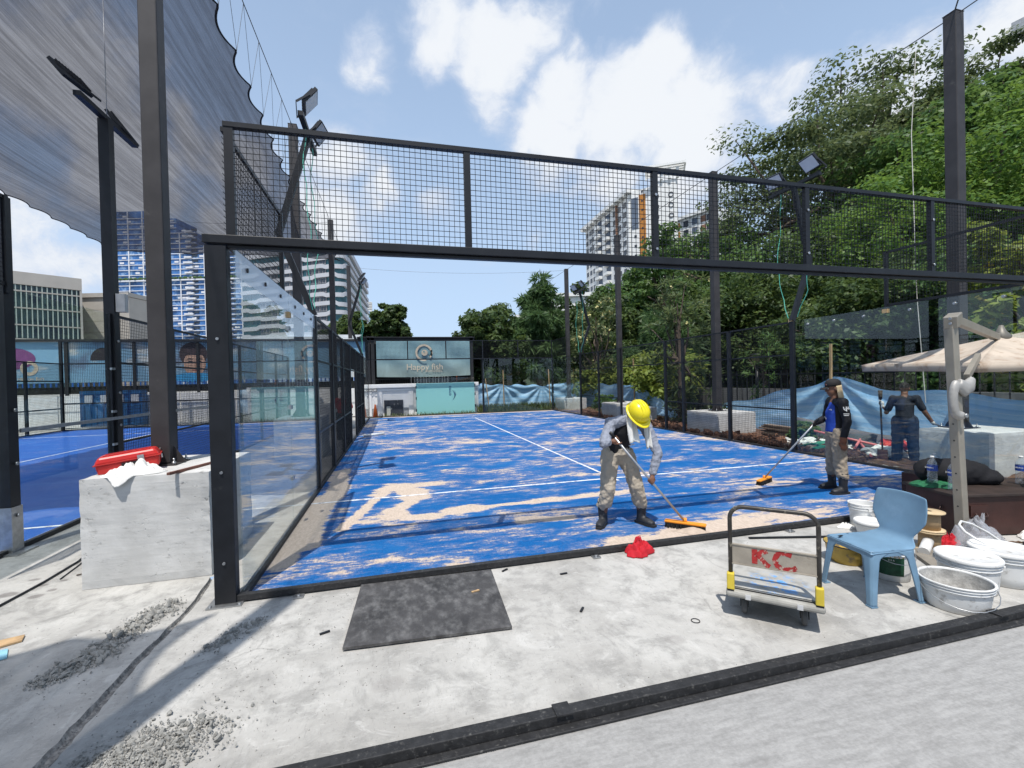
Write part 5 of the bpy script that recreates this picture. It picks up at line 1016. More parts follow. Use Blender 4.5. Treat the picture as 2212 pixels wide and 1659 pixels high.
for i, (x, y, a) in enumerate(((2.25, -.11, .6), (1.9, -.5, .3), (2.75, -.35, .1), (2.65, -1.0, .9), (.75, -.75, .4))): MB().box((x, y, .008 if i != 1 else .034), (.07, .018, .008), 0, rz(a)).build('wood_chip', BLK if i != 1 else BAM, label=['dark splinter at the plywood corner', 'tan leaf-like chip lying on the plywood', 'dark splinter behind the plywood', 'small dark splinter before the kerb', 'dark chip left of the plywood'][i], cat='chip', kind='thing')

# ------------------------------------------------------------------ platform trolley
tr_ = thing('platform_trolley', 'worn grey platform trolley with folding tube handle and red spray letters', 'trolley', (3.845, -1.63, 0), R(-44.4))
TGY = mat('worn_grey_steel', (.33, .32, .29), .7, .1, .2, 6, .2, 60, col2=(.16, .13, .10), c2lo=.56, c2hi=.72, c2scale=9)
TDK = mat('worn_tube', (.06, .055, .05), .45, .5, .3, 8, col2=(.28, .25, .19), c2lo=.54, c2hi=.68, c2scale=16)
def top_mat():
    m = bpy.data.materials.new('trolley_deck'); m.use_nodes = True; t = NT(m.node_tree); b = t.n['Principled BSDF']; o = t.coord('Object')
    n = t.noise(o, 9, 7, .65); n2 = t.noise(o, 16, 6, .7); c = t.mix(t.ramp(n, .4, .7), (.38, .37, .34), (.24, .235, .22))
    dd = t.vmath('DISTANCE', o, (.02, .26, .2), out=1); c = t.mix(t.math('MULTIPLY', t.ramp(n2, .50, .58), t.ramp(dd, .26, .10)), c, (.10, .30, .62))
    t.put(b.inputs['Base Color'], c); b.inputs['Roughness'].default_value = .75; return m
pl = MB().box((0, .45, .185), (.615, .90, .05)).build('platform', TGY, tr_, bevel=.018); MB().box((0, .47, .2125), (.57, .80, .004)).build('deck_mat', top_mat(), pl)
for y in (.05, .075): MB().box((0, y, .213), (.55, .008, .006)).build('groove', BLK, pl)
for x, y in ((-.16, .06), (.16, .06)): MB().box((x, y - .064, .185), (.035, .006, .035)).build('label_plate', mat('pale_grey', (.5, .5, .5), .6), pl)
for x in (-.19, .19):
    for y in (.14, .76):
        w_ = MB().lathe([(.02, -.017), (.055, -.017), (.062, -.010), (.062, .010), (.055, .017), (.02, .017)], 18, (x, y, .064), M=Matrix.Rotation(PI / 2, 3, 'Y')).build('wheel', mat('grey_rubber', (.09, .09, .09), .8), tr_)
        MB().span((x - .028, y - .03, .06), (x - .022, y + .03, .158)).span((x + .022, y - .03, .06), (x + .028, y + .03, .158)).build('caster_fork', BLK, tr_)
H = []; hw, hh, rc = .275, .83, .09
H = [(-hw, .045, .21), (-hw, .045, .5), (-hw, .04, hh - rc)] + [(-hw + rc - rc * math.cos(a), .04, hh - rc + rc * math.sin(a)) for a in [k * PI / 12 for k in range(1, 6)]] + [(-hw + rc, .04, hh), (0, .04, hh), (hw - rc, .04, hh)] + [(hw - rc + rc * math.sin(a), .04, hh - rc + rc * math.cos(a)) for a in [k * PI / 12 for k in range(1, 6)]] + [(hw, .04, hh - rc), (hw, .045, .5), (hw, .045, .21)]
hd_ = MB().tube(H, .0155, 10).build('handle', TDK, tr_)
YEL = mat('yellow_plastic', (.60, .46, .05), .5, 0, .1, 6, col2=(.25, .2, .08), c2lo=.6, c2hi=.75)
for s in (-1, 1): MB().box((s * hw, .035, .27), (.05, .055, .13)).build('hinge_cover', YEL, tr_, bevel=.008); MB().box((s * hw, .03, .213), (.045, .05, .012)).build('hinge_base', BLK, tr_)
pn = MB(); pn.box((0, .045, .475), (.53, .012, .135)); pn.box((0, .045, .546), (.53, .022, .008)); pn.box((0, .045, .404), (.53, .022, .008)); pn = pn.build('sign_panel', mat('worn_cream_panel', (.31, .275, .225), .7, 0, .15, 6, .2, 50, col2=(.2, .16, .12), c2lo=.57, c2hi=.7, c2scale=10), tr_)
RS = mat('red_spray_paint', (.33, .022, .022), .75, 0, .2, 14, col2=(.40, .34, .28), c2lo=.53, c2hi=.62, c2scale=34)
def stroke(P, w): mb = MB(); mb.grid(lambda i, j: _st(P, i, (j - .5) * w), 14, 1, sm=False); return mb
def _st(P, k, off):
    s = k * (len(P) - 1); i = min(int(s), len(P) - 2); a, b = Vector(P[i]), Vector(P[i + 1]); q = a.lerp(b, s - i); d_ = (b - a).normalized(); n_ = Vector((-d_.y, d_.x)); q = q + n_ * off; return (q.x, .0375, q.y)
for P in ([(-.115, .425), (-.115, .53)], [(-.035, .532), (-.07, .515), (-.105, .48)], [(-.085, .475), (-.04, .43), (-.02, .418)], [(.115, .522), (.07, .532), (.03, .52), (.012, .48), (.025, .435), (.07, .415), (.12, .425), (.145, .44)]): stroke(P, .036).build('spray_letter', RS, pn)

# ------------------------------------------------------------------ plastic stacking chairs
CHP = mat('faded_blue_plastic', (.145, .25, .355), .45, 0, .1, 5, .06, 200, col2=(.19, .30, .42), c2lo=.55, c2hi=.75, c2scale=4)
def plastic_chair(label, loc, rz_):
    """local frame: sitter faces -x"""
    o = thing('plastic_chair', label, 'chair', loc, rz_, group='pale blue stacking chairs'); hw_ = .215
    def F(u, v):   # v: 0 front lip .. 1 top of back
        if v < .48: k = v / .48; x = -.21 + .38 * k; z = .425 - .012 * math.sin(k * PI) - (.02 * (1 - k) ** 6); w = hw_ * (1 - .02 * k)
        elif v < .60: k = (v - .48) / .12; a = k * R(78); x = .17 + .075 * math.sin(a); z = .425 + .075 * (1 - math.cos(a)); w = hw_ * (.98 - .33 * math.sin(k * PI / 2) ** 2)
        else: k = (v - .60) / .40; x = .243 + .075 * k; z = .485 + .31 * k; w = hw_ * (.65 + .40 * min(1, k / .38) ** .8 - .10 * max(0, (k - .62) / .38) ** 1.6)
        s = (u - .5) * 2; x += -.03 * (s * s) * (max(0, v - .55) / .45); z += .012 * s * s * (1 if v < .48 else 0) - (.02 * s ** 6 if v < .48 else 0)
        if v > .97: z += .015 * (1 - s * s)
        return Vector((x, s * w, z))
    mb = MB(); mb.grid(F, 18, 44); sh = mb.build('shell', CHP, o); solid(sh, .010, 1); subd(sh, 1)
    # apron and flared legs (angle section)
    for sx in (-1, 1):
        for sy in (-1, 1):
            t0 = Vector((-.195 if sx < 0 else .17, sy * .20, .415)); b0 = Vector((-.235 if sx < 0 else .225, sy * .235, 0)); mb = MB(); wt, wb = .075, .042
            def leg(u, v, t0=t0, b0=b0, sx=sx, sy=sy):
                p = t0.lerp(b0, v); w = (wt * (1 - v) ** 1.6 + wb * (1 - (1 - v) ** 1.6)) * (1 + 1.6 * max(0, .14 - v) / .14)
                q = (u - .5) * 2
                return p + (Vector((-sx * w * (-q), 0, 0)) if q < 0 else Vector((0, -sy * w * q, 0))) if abs(q) > .12 else p + Vector((-sx * .006, -sy * .006, 0))
            mb.grid(leg, 16, 16); solid(mb.build('leg', CHP, o), .012, 0); MB().box(b0 + Vector((-sx * .018, -sy * .018, .006)), (.055, .055, .010)).build('foot', CHP, o)
    mb = MB()
    for sy in (-1, 1): mb.bar((-.19, sy * .202, .392), (.17, sy * .202, .392), .010, .045)
    mb.bar((-.20, -.20, .392), (-.20, .20, .392), .010, .045); mb.bar((.175, -.2, .39), (.175, .2, .39), .010, .045); mb.build('apron', CHP, o)
    MB().box((-.155, .12, .4285), (.05, .018, .003), 0, rz(.3)).build('slot', BLK, o); return o
plastic_chair('pale blue plastic stacking chair beside the platform trolley', (5.02, -1.42, 0), R(-7))
plastic_chair('blue plastic chair partly cut off by the right picture edge', (8.55, -.42, 0), R(-60))

# ------------------------------------------------------------------ buckets and basin
WPL = mat('white_plastic', (.66, .66, .645), .45, 0, .06, 4, col2=(.40, .385, .36), c2lo=.56, c2hi=.70, c2scale=12); CEM = mat('dried_cement', (.33, .325, .31), .95, 0, .3, 14, .5, 60)
def bucket(label, loc, r0, r1, h, lid=False, cem=False, handle=True, ha=0.0, m=None, rings=2):
    o = thing('bucket', label, 'bucket', loc, ha, group='plastic buckets around the chair'); m = m or WPL; th = .004
    prof = [(r0 * .96, 0.001), (r0, .006)] + [(r0 + (r1 - r0) * k, h * k) for k in (.3, .6, .72)]
    for i in range(rings): z = h * (.76 + .1 * i); rr = r0 + (r1 - r0) * (z / h); prof += [(rr, z - .004), (rr + .010, z), (rr + .010, z + .006), (rr, z + .010)]
    prof += [(r1 + .008, h - .012), (r1 + .010, h), (r1 - .004, h), (r1 - .006, h - .01), (r0 - .004, .012), (.0005, .012)]
    MB().lathe(prof, 30, caps=False).build('body', m, o)
    if cem: MB().lathe([(r1 - .010, h - .012), (r0 - .002, .03), (.0005, .028)], 26, caps=False).build('cement_residue', CEM, o)
    if lid: MB().lathe([(r1 + .014, h - .012), (r1 + .016, h + .006), (r1 + .006, h + .016), (r1 - .012, h + .014), (r1 - .02, h + .006), (.0005, h + .008)], 30, caps=False).build('lid', WPL, o)
    if handle:
        hz2 = h * .8; P = [((r1 + .012) * math.cos(a), -.02 - .6 * r1 * math.sin(a), hz2 - .45 * r1 * math.sin(a)) for a in [k * PI / 10 for k in range(11)]]; P = [(p[0], p[1] - (r1 * .55) * math.sin(k * PI / 10), p[2]) for k, p in enumerate(P)]
        MB().tube(P, .003, 5, caps=False).build('handle', GALV, o)
        for s in (-1, 1): MB().box((s * (r1 + .012), -.02, hz2), (.012, .03, .03)).build('lug', WPL, o)
    return o
bucket('cement-smeared open white tub beside the chair legs', (5.40, -1.77, 0), .185, .215, .21, cem=True, ha=R(-40))
bucket('white lidded bucket behind the cement-smeared tub', (5.83, -1.60, 0), .175, .195, .26, lid=True, ha=R(120))
bucket('white lidded bucket at the right picture edge with a hose on it', (6.25, -1.60, 0), .18, .205, .27, lid=True, ha=R(120))
gb = bucket('white bucket with green and yellow label under the chair', (5.46, -1.26, 0), .135, .148, .30, ha=R(-30))
mb = MB(); mb.grid(lambda i, j: ((.1365 + .011 * (.08 + .16 * j) / .3) * math.cos(R(-150 + 75 * i)), (.1365 + .011 * (.08 + .16 * j) / .3) * math.sin(R(-150 + 75 * i)), .055 + .155 * j), 14, 1); mb.build('label_green', mat('label_green', (.012, .06, .03), .5, 0, .3, 30), gb)
mb = MB(); mb.grid(lambda i, j: ((.1435 + .002 * j) * math.cos(R(-150 + 75 * i)), (.1435 + .002 * j) * math.sin(R(-150 + 75 * i)), .21 + .045 * j), 14, 1); mb.build('label_yellow', mat('label_yellow', (.55, .33, .03), .5), gb)
for tx, z, sz, mm in (('BRAND', .232, .030, BLK), ('213 A', .19, .018, WHITE)):
    a_ = R(-112); text('lettering', tx, mm, gb, face_M((.149 * math.cos(a_), .149 * math.sin(a_), z), (math.cos(a_), math.sin(a_), 0)), sz)
bucket('tall white bucket with handle at the court rail', (6.52, -.20, 0), .11, .13, .28, ha=R(60)); bucket('small white bucket lid-deep behind the chair back', (6.35, -.42, 0), .12, .14, .14, lid=True, handle=False)
ba = thing('basin', 'dirty yellow round basin on the concrete behind the chair', 'basin', (5.42, -.90, 0)); MB().lathe([(.12, .002), (.13, .004), (.165, .09), (.175, .165), (.185, .17), (.185, .178), (.17, .175), (.16, .09), (.12, .02), (.0005, .018)], 28, caps=False).build('bowl', mat('dirty_yellow_plastic', (.42, .29, .06), .6, 0, .2, 5, col2=(.17, .13, .07), c2lo=.5, c2hi=.62, c2scale=8), ba); MB().lathe([(.186, .168), (.188, .172), (.186, .180)], 28, caps=False).build('rim', BLKD, ba)
crumple('work_glove', 'white work glove lying at the foot of the tall bucket', 'glove', (6.30, -.18, .004), (.11, .05), .05, 5, CLW, -.3)

# ------------------------------------------------------------------ cable spools, chest, bottles, bag
WD = mat('plywood_pale', (.56, .42, .25), .7, 0, .15, 8); CB = mat('cardboard_core', (.36, .25, .14), .8, 0, .12, 6)
for i, z in enumerate((0.002, .196)):
    s = thing('cable_spool', ['lower wooden cable spool of the stacked pair', 'upper wooden cable spool of the stacked pair'][i], 'spool', (6.46, -.92, z), group='stacked cable spools')
    MB().lathe([(.03, 0), (.125, 0), (.125, .012), (.03, .012)], 26).build('flange', WD, s); MB().lathe([(.088, .0125), (.088, .177)], 24).build('core', CB, s); MB().lathe([(.022, .178), (.125, .178), (.125, .19), (.022, .19)], 26, caps=False).build('flange', WD, s); MB().lathe([(.021, .15), (.021, .189)], 12).build('bore', BLK, s)
ch = thing('tool_chest', 'dark brown metal chest behind the parasol pole', 'chest', (7.08, -.78, 0), R(-13)); CHM = mat('dark_brown_paint', (.045, .018, .014), .5, 0, .25, 4, .1, 40)
MB().span((0, 0, .01), (1.45, .60, .43)).build('body', CHM, ch, bevel=.008); MB().span((-.03, -.03, .431), (1.48, .63, .462)).build('lid', mat('dark_brown_top', (.035, .024, .02), .6, 0, .3, 5), ch, bevel=.006)
MB().span((.14, -.018, .22), (.34, -.001, .34)).build('latch_plate', CHM, ch); MB().tube([(.18, -.03, .26), (.18, -.045, .23), (.30, -.045, .23), (.30, -.03, .26)], .008, 6).build('handle', CHM, ch)
MB().tube([(-.01, .16, .30), (-.035, .16, .25), (-.035, .34, .25), (-.01, .34, .30)], .008, 6).build('handle', CHM, ch)
PET = glass_mat('clear_pet', (.93, .96, .98), .9, (.75, .82, .88, .10)); LBL = mat('blue_label', (.02, .06, .30), .4)
def bottle(label, x, y, z, s=1.0):
    o = thing('water_bottle', label, 'bottle', (x, y, z), R(200), group='water bottles on the chest'); r = .042 * s; h = .29 * s
    MB().lathe([(r * .8, 0.001), (r, .01), (r, h * .18), (r * .9, h * .22), (r, h * .26), (r * .92, h * .44), (r, h * .48), (r, h * .70), (r * .85, h * .80), (r * .36, h * .91), (r * .34, h * .95)], 18, caps=False).build('body', PET, o); MB().lathe([(r * .4, h * .945), (r * .4, h), (r * .36, h * 1.005)], 14).build('cap', WHITE, o)
    MB().lathe([(r * 1.015, h * .49), (r * 1.015, h * .69)], 18, caps=False).build('label_band', LBL, o); text('lettering', 'DASANI', WHITE, o, face_M((r * 1.03 * math.cos(R(-20)), r * 1.03 * math.sin(R(-20)), h * .6), (math.cos(R(-20)), math.sin(R(-20)), 0)), .022 * s)
bottle('water bottle with blue label on the green cloth, nearer the court', 7.30, -.42, .478, 1.12); bottle('water bottle with blue label just left of the parasol pole', 7.24, -.66, .470, 1.12); bottle('water bottle with blue label at the right end of the chest', 8.22, -.72, .464, 1.12); bottle('water bottle standing on the ground behind the chest before the white block', 8.55, .35, .35, 1.0)
MB().span((8.3, .1, .002), (8.9, .6, .346)).build('crate', CHM, label='low brown crate behind the chest holding a bottle', cat='crate', kind='thing')
crumple('green_cloth', 'crumpled green cloth under the bottles on the chest', 'cloth', (7.36, -.40, .464), (.26, .20), .05, 7, mat('green_cloth', (.012, .11, .045), .8, 0, .3, 9, .4, 50), .2)
BAGM = mat('black_fabric', (.006, .006, .008), .85, 0, .3, 6, .3, 40)
mb = MB(); mb.ell((0, 0, .13), (.36, .17, .16)); mb.ell((-.22, .03, .14), (.20, .15, .15)); mb.ell((.25, -.02, .08), (.22, .15, .10)); o = thing('bag', 'black soft bag lying on the chest behind the bottles', 'bag', (7.68, -.42, .462), R(-20)); fuse(mb, 'bag_body', BAGM, o, .02, 4, .05, .12)
mb = MB(); mb.ell((0, 0, .2), (.22, .2, .22)); mb.ell((.05, .1, .35), (.15, .12, .16)); o = thing('bag', 'black bag at the right picture edge in front of the blue chair', 'bag', (8.25, -.98, .01), 0); MB().span((-.22, -.2, 0), (.22, .2, .40)).build('box_under', BAGM, o); mb2 = MB(); mb2.ell((0, 0, .55), (.24, .22, .18)); fuse(mb2, 'bag_body', BAGM, o, .02, 4, .05, .12)

# ------------------------------------------------------------------ parasol with side pole
TP = mat('taupe_metal', (.30, .275, .23), .45, .3, .08, 5); TPD = mat('taupe_metal_dark', (.16, .15, .13), .5, .3, .08, 5)
CAN = mat('beige_canopy', (.44, .375, .305), .85, 0, .12, 3, .25, 16, col2=(.30, .22, .16), c2lo=.50, c2hi=.68, c2scale=5)
pa = thing('parasol', 'beige cantilever parasol with taupe side pole over the clutter', 'parasol', (6.96, -.90, 0))
a0, a1 = Vector((6.965, -.9, .02)), Vector((6.83, -.9, 2.30)); MB().bar(a0, a1, .085, .085, up=(0, 1, 0)).build('pole', TP, pa, True, bevel=.008); MB().span((6.62, -1.22, .003), (7.30, -1.16, .022)).span((6.9, -1.3, .023), (7.0, -.6, .04)).build('foot_cross', TPD, pa, True)
for k in range(8): p = a0.lerp(a1, .16 + k * .075); MB().tube([p + Vector((-.0445, 0, 0)), p + Vector((-.0405, 0, 0))], .008, 8).build('hole', BLK, pa, True)
MB().bar((6.78, -.93, 2.28), (6.99, -.85, 2.34), .11, .12).build('head_bracket', TP, pa, True, bevel=.008); hub = Vector((8.9, -.2, 2.14))
MB().bar((6.96, -.86, 2.32), hub + Vector((-.15, -.04, .06)), .06, .085).build('arm', TP, pa, True, bevel=.006)
for s in (-.02, .03): MB().tube([(6.765, -.935, 2.29 + s), (6.778, -.935, 2.29 + s)], .014, 8).build('bolt', GALV, pa, True)
hs = MB(); cz = 1.50
ring = [(6.86 - .12 * math.cos(t_) - .02, -.955, cz + .19 * math.sin(t_)) for t_ in [R(q) for q in range(-70, 100, 12)]] + [(6.93, -.955, cz + .14), (7.06, -.955, cz + .10), (7.04, -.955, cz + .02), (6.92, -.955, cz - .02)]
for t_ in range(-60, 100, 10): pass
P = [Vector((6.84 - .055 * math.cos(R(q)) - .03, -.96, cz + .16 * math.sin(R(q)))) for q in range(-80, 91, 17)]
hs.tube(P, [(.035, .045)] * len(P), 10); hs.tube([(6.82, -.96, cz + .16), (6.92, -.96, cz + .10), (7.0, -.95, cz + .13), (7.08, -.93, cz + .20)], [(.04, .06), (.045, .085), (.045, .08), (.03, .04)], 10); hs.tube([(6.80, -.96, cz - .16), (6.87, -.96, cz - .17)], .045, 12)
hs = fuse(hs, 'crank_housing', mat('grey_cast', (.36, .35, .33), .5, .2), pa, .012, 3); hs.location = -pa.location
MB().tube([(6.86, -1.0, cz - .165), (6.86, -1.015, cz - .165)], .022, 6).build('crank_bolt', GALV, pa, True)
MB().bar((7.02, -.92, cz + .22), (7.62, -.68, 1.95), .045, .06).build('strut', TP, pa, True)
cA, cB = Vector((8.3, 1.15, 1.90)), Vector((7.53, -.73, 1.86)); ev = Vector((1.9, -.75, 0)); cC, cD = cB + ev, cA + ev
for i, (p, q) in enumerate(((cA, cB), (cB, cC), (cC, cD), (cD, cA))):
    mb = MB(); top = hub + Vector((0, 0, .08))
    def F(u, v, p=p, q=q): e = p.lerp(q, u) + Vector((0, 0, .07 * math.sin(u * PI) * -1.0)) * 0 ; e = e + (hub - e) * (.03 * math.sin(u * PI)); x = e.lerp(top, v); x.z -= .10 * math.sin(v * PI) * math.sin(u * PI) * .6; return x
    mb.grid(F, 16, 14); solid(mb.build('canopy_panel', CAN, pa, True), .004)
    mb = MB(); mb.grid(lambda u, v: F(u, 0) + Vector((0, 0, -.10 * v)) * 1.0 + (hub - F(u, 0)) * .008 * v, 16, 2); solid(mb.build('valance', CAN, pa, True), .003); MB().tube([p + Vector((0, 0, -.01)), top + Vector((0, 0, -.04))], .012, 6).build('rib', TP, pa, True)
MB().lathe([(.08, 0), (.10, .08), (.05, .14), (.02, .22)], 14, hub).build('hub', TPD, pa, True)
p2 = thing('parasol', 'edge of a second pale parasol canopy at the right picture edge', 'parasol', (13.2, .9, 0)); MB().tube([(0, 0, 0), (0, 0, 2.6)], .04, 8).build('pole', TP, p2)
for i in range(4): a_, b_ = R(45 + 90 * i), R(135 + 90 * i); mb = MB(); mb.add([(1.7 * math.cos(a_), 1.7 * math.sin(a_), 2.25), (1.7 * math.cos(b_), 1.7 * math.sin(b_), 2.25), (0, 0, 2.65)], [(0, 1, 2)]); solid(mb.build('canopy_panel', CAN, p2), .006)

# ------------------------------------------------------------------ clutter at the parasol foot
def squiggle(seed, c, r, n, z=.015, turns=2.2):
    q = random.Random(seed); return [Vector((c[0] + r * (1 + .3 * math.sin(k * .7 + seed)) * math.cos(turns * 2 * PI * k / n + seed), c[1] + r * .7 * (1 + .25 * math.cos(k * .9)) * math.sin(turns * 2 * PI * k / n + seed), z + .012 * abs(math.sin(k * 1.1 + seed)) + q.random() * .008)) for k in range(n)]
CL = [((6.75, -1.12), .16, BLK, 'coiled black cable at the parasol foot'), ((6.95, -1.28), .2, mat('white_cable', (.6, .6, .58), .5), 'coiled white cable right of the parasol foot'), ((6.55, -1.18), .12, mat('grey_cable', (.25, .25, .25), .6), 'grey cable loop on the ground before the spools'), ((7.25, -1.2), .22, mat('brown_cable', (.12, .07, .04), .6), 'brown cable bundle before the chest'), ((7.7, -1.25), .18, ORG, 'orange rope heap before the chest'), ((7.5, -1.3), .2, BLK, 'black hose coil before the chest'), ((6.35, -1.25), .1, WPL, 'thin pale strap loop near the board')]
for i, (c, r, m_, lb) in enumerate(CL):
    mb = MB(); mb.tube(squiggle(i * 5 + 2, c, r, 46), .008 if i != 4 else .014, 5, caps=False); mb.build('cable_coil', m_, label=lb, cat='cable', kind='thing')
mb = MB(); mb.tube([(6.2, -1.55, .28), (6.1, -1.4, .36), (6.35, -1.2, .42), (6.6, -1.3, .30), (6.85, -1.45, .03)], .012, 7); subd(mb.build('hose', WPL, label='white hose arching over the lidded buckets', cat='hose', kind='thing'), 1)
CLR = glass_mat('clear_bag_film', (.95, .96, .97), .9, (.55, .55, .58, .22))
crumple('plastic_bag', 'clear plastic bag bulging in front of the chest', 'bag', (7.02, -.98, .006), (.30, .2), .26, 11, CLR, .1); crumple('plastic_bag', 'small bright red bag beside the cable spools', 'bag', (6.74, -.92, .006), (.11, .1), .11, 13, REDB, 0)
crumple('plastic_bag', 'dark crumpled plastic film on the board by the parasol foot', 'bag', (6.62, -1.24, .02), (.15, .09), .05, 17, mat('dark_film', (.05, .055, .055), .3), .4); crumple('plastic_bag', 'white rag in the shade before the chest', 'bag', (7.75, -1.05, .006), (.16, .1), .07, 19, CLW, .4)
MB().bar((6.30, -.93, .02), (5.96, -1.44, .02), .22, .028, up=(0, 0, 1)).build('board', mat('dusty_board', (.20, .18, .15), .85, 0, .2, 7), label='dusty board lying between the buckets and the spools', cat='board', kind='thing')
o = thing('paint_roll', 'white roll with green end leaning behind the chair', 'roll', (6.28, -1.0, .05)); MB().tube([(-.10, -.05, 0), (.12, .05, .05)], .045, 14).build('tube', WPL, o); MB().tube([(.121, .0505, .0502), (.15, .064, .057)], .046, 14).build('end_cap', mat('green_cap', (.03, .20, .12), .5), o)
mb = MB(); mb.tube([(.24, 11.6, .05), (.9, 11.9, .05)], .045, 10); mb.build('paper_roll', WPL, label='white roll lying on the far left of the court', cat='roll', kind='thing')
# ------------------------------------------------------------------ people
SKIN = mat('brown_skin', (.16, .075, .045), .55, 0, .1, 14); SKIN2 = mat('tanned_skin', (.20, .10, .06), .55, 0, .1, 14)
def V(*a): return Vector(a)
def hand_grip(mb, wrist, pos, axis, r=.016):
    """palm beside a bar and five fingers curled round it"""
    wrist, pos, axis = Vector(wrist), Vector(pos), Vector(axis).normalized(); e1 = wrist - pos; e1 -= axis * e1.dot(axis); e1 = e1.normalized() if e1.length > .01 else axis.orthogonal().normalized(); e2 = axis.cross(e1)
    pc = pos + e1 * (r + .018); mb.tube([wrist, wrist.lerp(pc, .6), pc + axis * .0], [.026, (.03, .024), (.036, .022)], 10); mb.ell(pc, (.03, .03, .03)); mb.tube([pc - axis * .036, pc + axis * .036], [(.022, .022), (.022, .022)], 8)
    for i in range(4):
        o_ = axis * (i - 1.5) * .0205; ln = (0.86, 1, .97, .8)[i]
        mb.tube([pos + o_ + (e1 * math.cos(a) + e2 * math.sin(a)) * (r + .009) for a in [R(10 + 215 * ln * k / 7) for k in range(8)]], [.0098] * 7 + [.0075], 7)
    mb.tube([pc + axis * .03 - e2 * .015] + [pos + axis * (.044 + .006 * k) + (e1 * math.cos(a) - e2 * math.sin(a)) * (r + .012) for k, a in enumerate([R(30), R(70), R(115), R(150)])], [.013, .0115, .0105, .010, .008], 7)
def hand_open(mb, wrist, tip, up, spread=.02, curl=.25):
    """relaxed hand: palm, four fingers of unequal length slightly curled, thumb from the side of the palm"""
    wrist, tip, up = Vector(wrist), Vector(tip), Vector(up).normalized(); f = (tip - wrist).normalized(); s = f.cross(up).normalized(); u = s.cross(f)
    k0 = wrist + f * .085; mb.tube([wrist, wrist + f * .04, k0], [(.026, .022), (.036, .017), (.038, .014)], 10, up=u)
    for i in range(4):
        b = k0 + s * (i - 1.5) * .0205 - f * .01; ln = (.062, .074, .07, .055)[i]; d_ = f + s * (i - 1.5) * spread * 4
        mb.tube([b, b + d_ * ln * .45 - u * ln * .12 * curl * 4, b + d_ * ln * .8 - u * ln * .35 * curl * 4, b + d_ * ln * .95 - u * ln * .6 * curl * 4], [.0105, .010, .009, .0075], 7)
    b = wrist + f * .03 - s * .028; mb.tube([b, b + f * .03 - s * .022, b + f * .058 - s * .028], [.014, .0115, .009], 7)
def head(mb, c, f, up, s=1.0, neck=None):
    """skull, jaw, nose, ears as shapes of the body skin; f = facing"""
    c, f, up = Vector(c), Vector(f).normalized(), Vector(up).normalized(); up = (up - f * up.dot(f)).normalized(); l = up.cross(f); M = Matrix((l, f, up)).transposed()
    g = lambda x, y, z: c + (l * x + f * y + up * z) * s
    mb.ell(g(0, -.012, .03), (.074 * s, .094 * s, .088 * s), M=M); mb.ell(g(0, .018, -.035), (.060 * s, .072 * s, .075 * s), M=M); mb.ell(g(0, .045, -.085), (.036 * s, .036 * s, .028 * s), M=M)
    mb.tube([g(0, .082, .02), g(0, .104, -.022), g(0, .088, -.03)], [.010 * s, .016 * s, .013 * s], 8); mb.ell(g(0, .075, -.058), (.025 * s, .016 * s, .012 * s), M=M); mb.ell(g(0, .078, .03), (.05 * s, .012 * s, .010 * s), M=M)
    for q in (-1, 1): mb.ell(g(q * .076, -.008, -.005), (.010 * s, .020 * s, .032 * s), M=M)
    if neck is not None: mb.tube([Vector(neck), g(0, -.02, -.07)], [.058 * s, .052 * s], 12)
    return g, M
def face_bits(parent, g, M, s=1.0):
    for q in (-1, 1):
        MB().ell(g(q * .03, .079, .012), (.0135 * s, .008 * s, .008 * s), M=M).build('eye', mat('eye_white', (.6, .58, .55), .3), parent); MB().ell(g(q * .03, .086, .012), (.006 * s, .004 * s, .006 * s), M=M).build('pupil', BLK, parent); MB().tube([g(q * .014, .088, .030), g(q * .046, .076, .031)], .005 * s, 6).build('eyebrow', mat('dark_hair', (.01, .008, .007), .8), parent)
    MB().tube([g(-.02, .086, -.062), g(0, .091, -.060), g(.02, .086, -.062)], .004 * s, 6).build('mouth', mat('lip', (.10, .035, .03), .5), parent)
def limb(mb, pts, rs, n=12): mb.tube(pts, rs, n); [mb.ell(p, ((r if not isinstance(r, tuple) else min(r)),) * 3, 10, 7) for p, r in zip(pts, rs)]
def boot(parent, ankle, toe, m, top=.33):
    a, t_ = Vector(ankle), Vector(toe); d_ = Vector((t_.x - a.x, t_.y - a.y, 0)).normalized(); mb = MB(); b = Vector((a.x, a.y, 0))
    mb.tube([b + V(0, 0, .04) - d_ * .01, b + V(0, 0, .15), b + V(0, 0, top)], [(.05, .055), (.056, .056), (.068, .068)], 14); mb.tube([b + V(0, 0, .05) - d_ * .055, b + V(0, 0, .062) + d_ * .05, b + V(0, 0, .052) + d_ * .13, b + V(0, 0, .044) + d_ * .185], [(.042, .040), (.052, .05), (.052, .042), (.036, .032)], 12)
    fuse(mb, 'boot', m, parent, .012, 3); s_ = MB(); P = [b + d_ * q for q in (-.09, -.04, .05, .13, .205)]; W_ = (.03, .045, .05, .055, .03); n_ = V(-d_.y, d_.x, 0)
    s_.prism([p + n_ * w for p, w in zip(P, W_)] + [p - n_ * w for p, w in zip(P[::-1], W_[::-1])], (0, 0, .026)); s_.build('boot_sole', mat('boot_sole', (.02, .02, .02), .8), parent, loc=(0, 0, .013))
BOOT = mat('dusty_black_boot', (.02, .021, .024), .55, 0, .3, 8, col2=(.13, .12, .11), c2lo=.55, c2hi=.75, c2scale=10)
def trouser_mat(name, c, c2): return mat(name, c, .85, 0, .06, 6, .5, 26, col2=c2, c2lo=.50, c2hi=.85, c2scale=5)
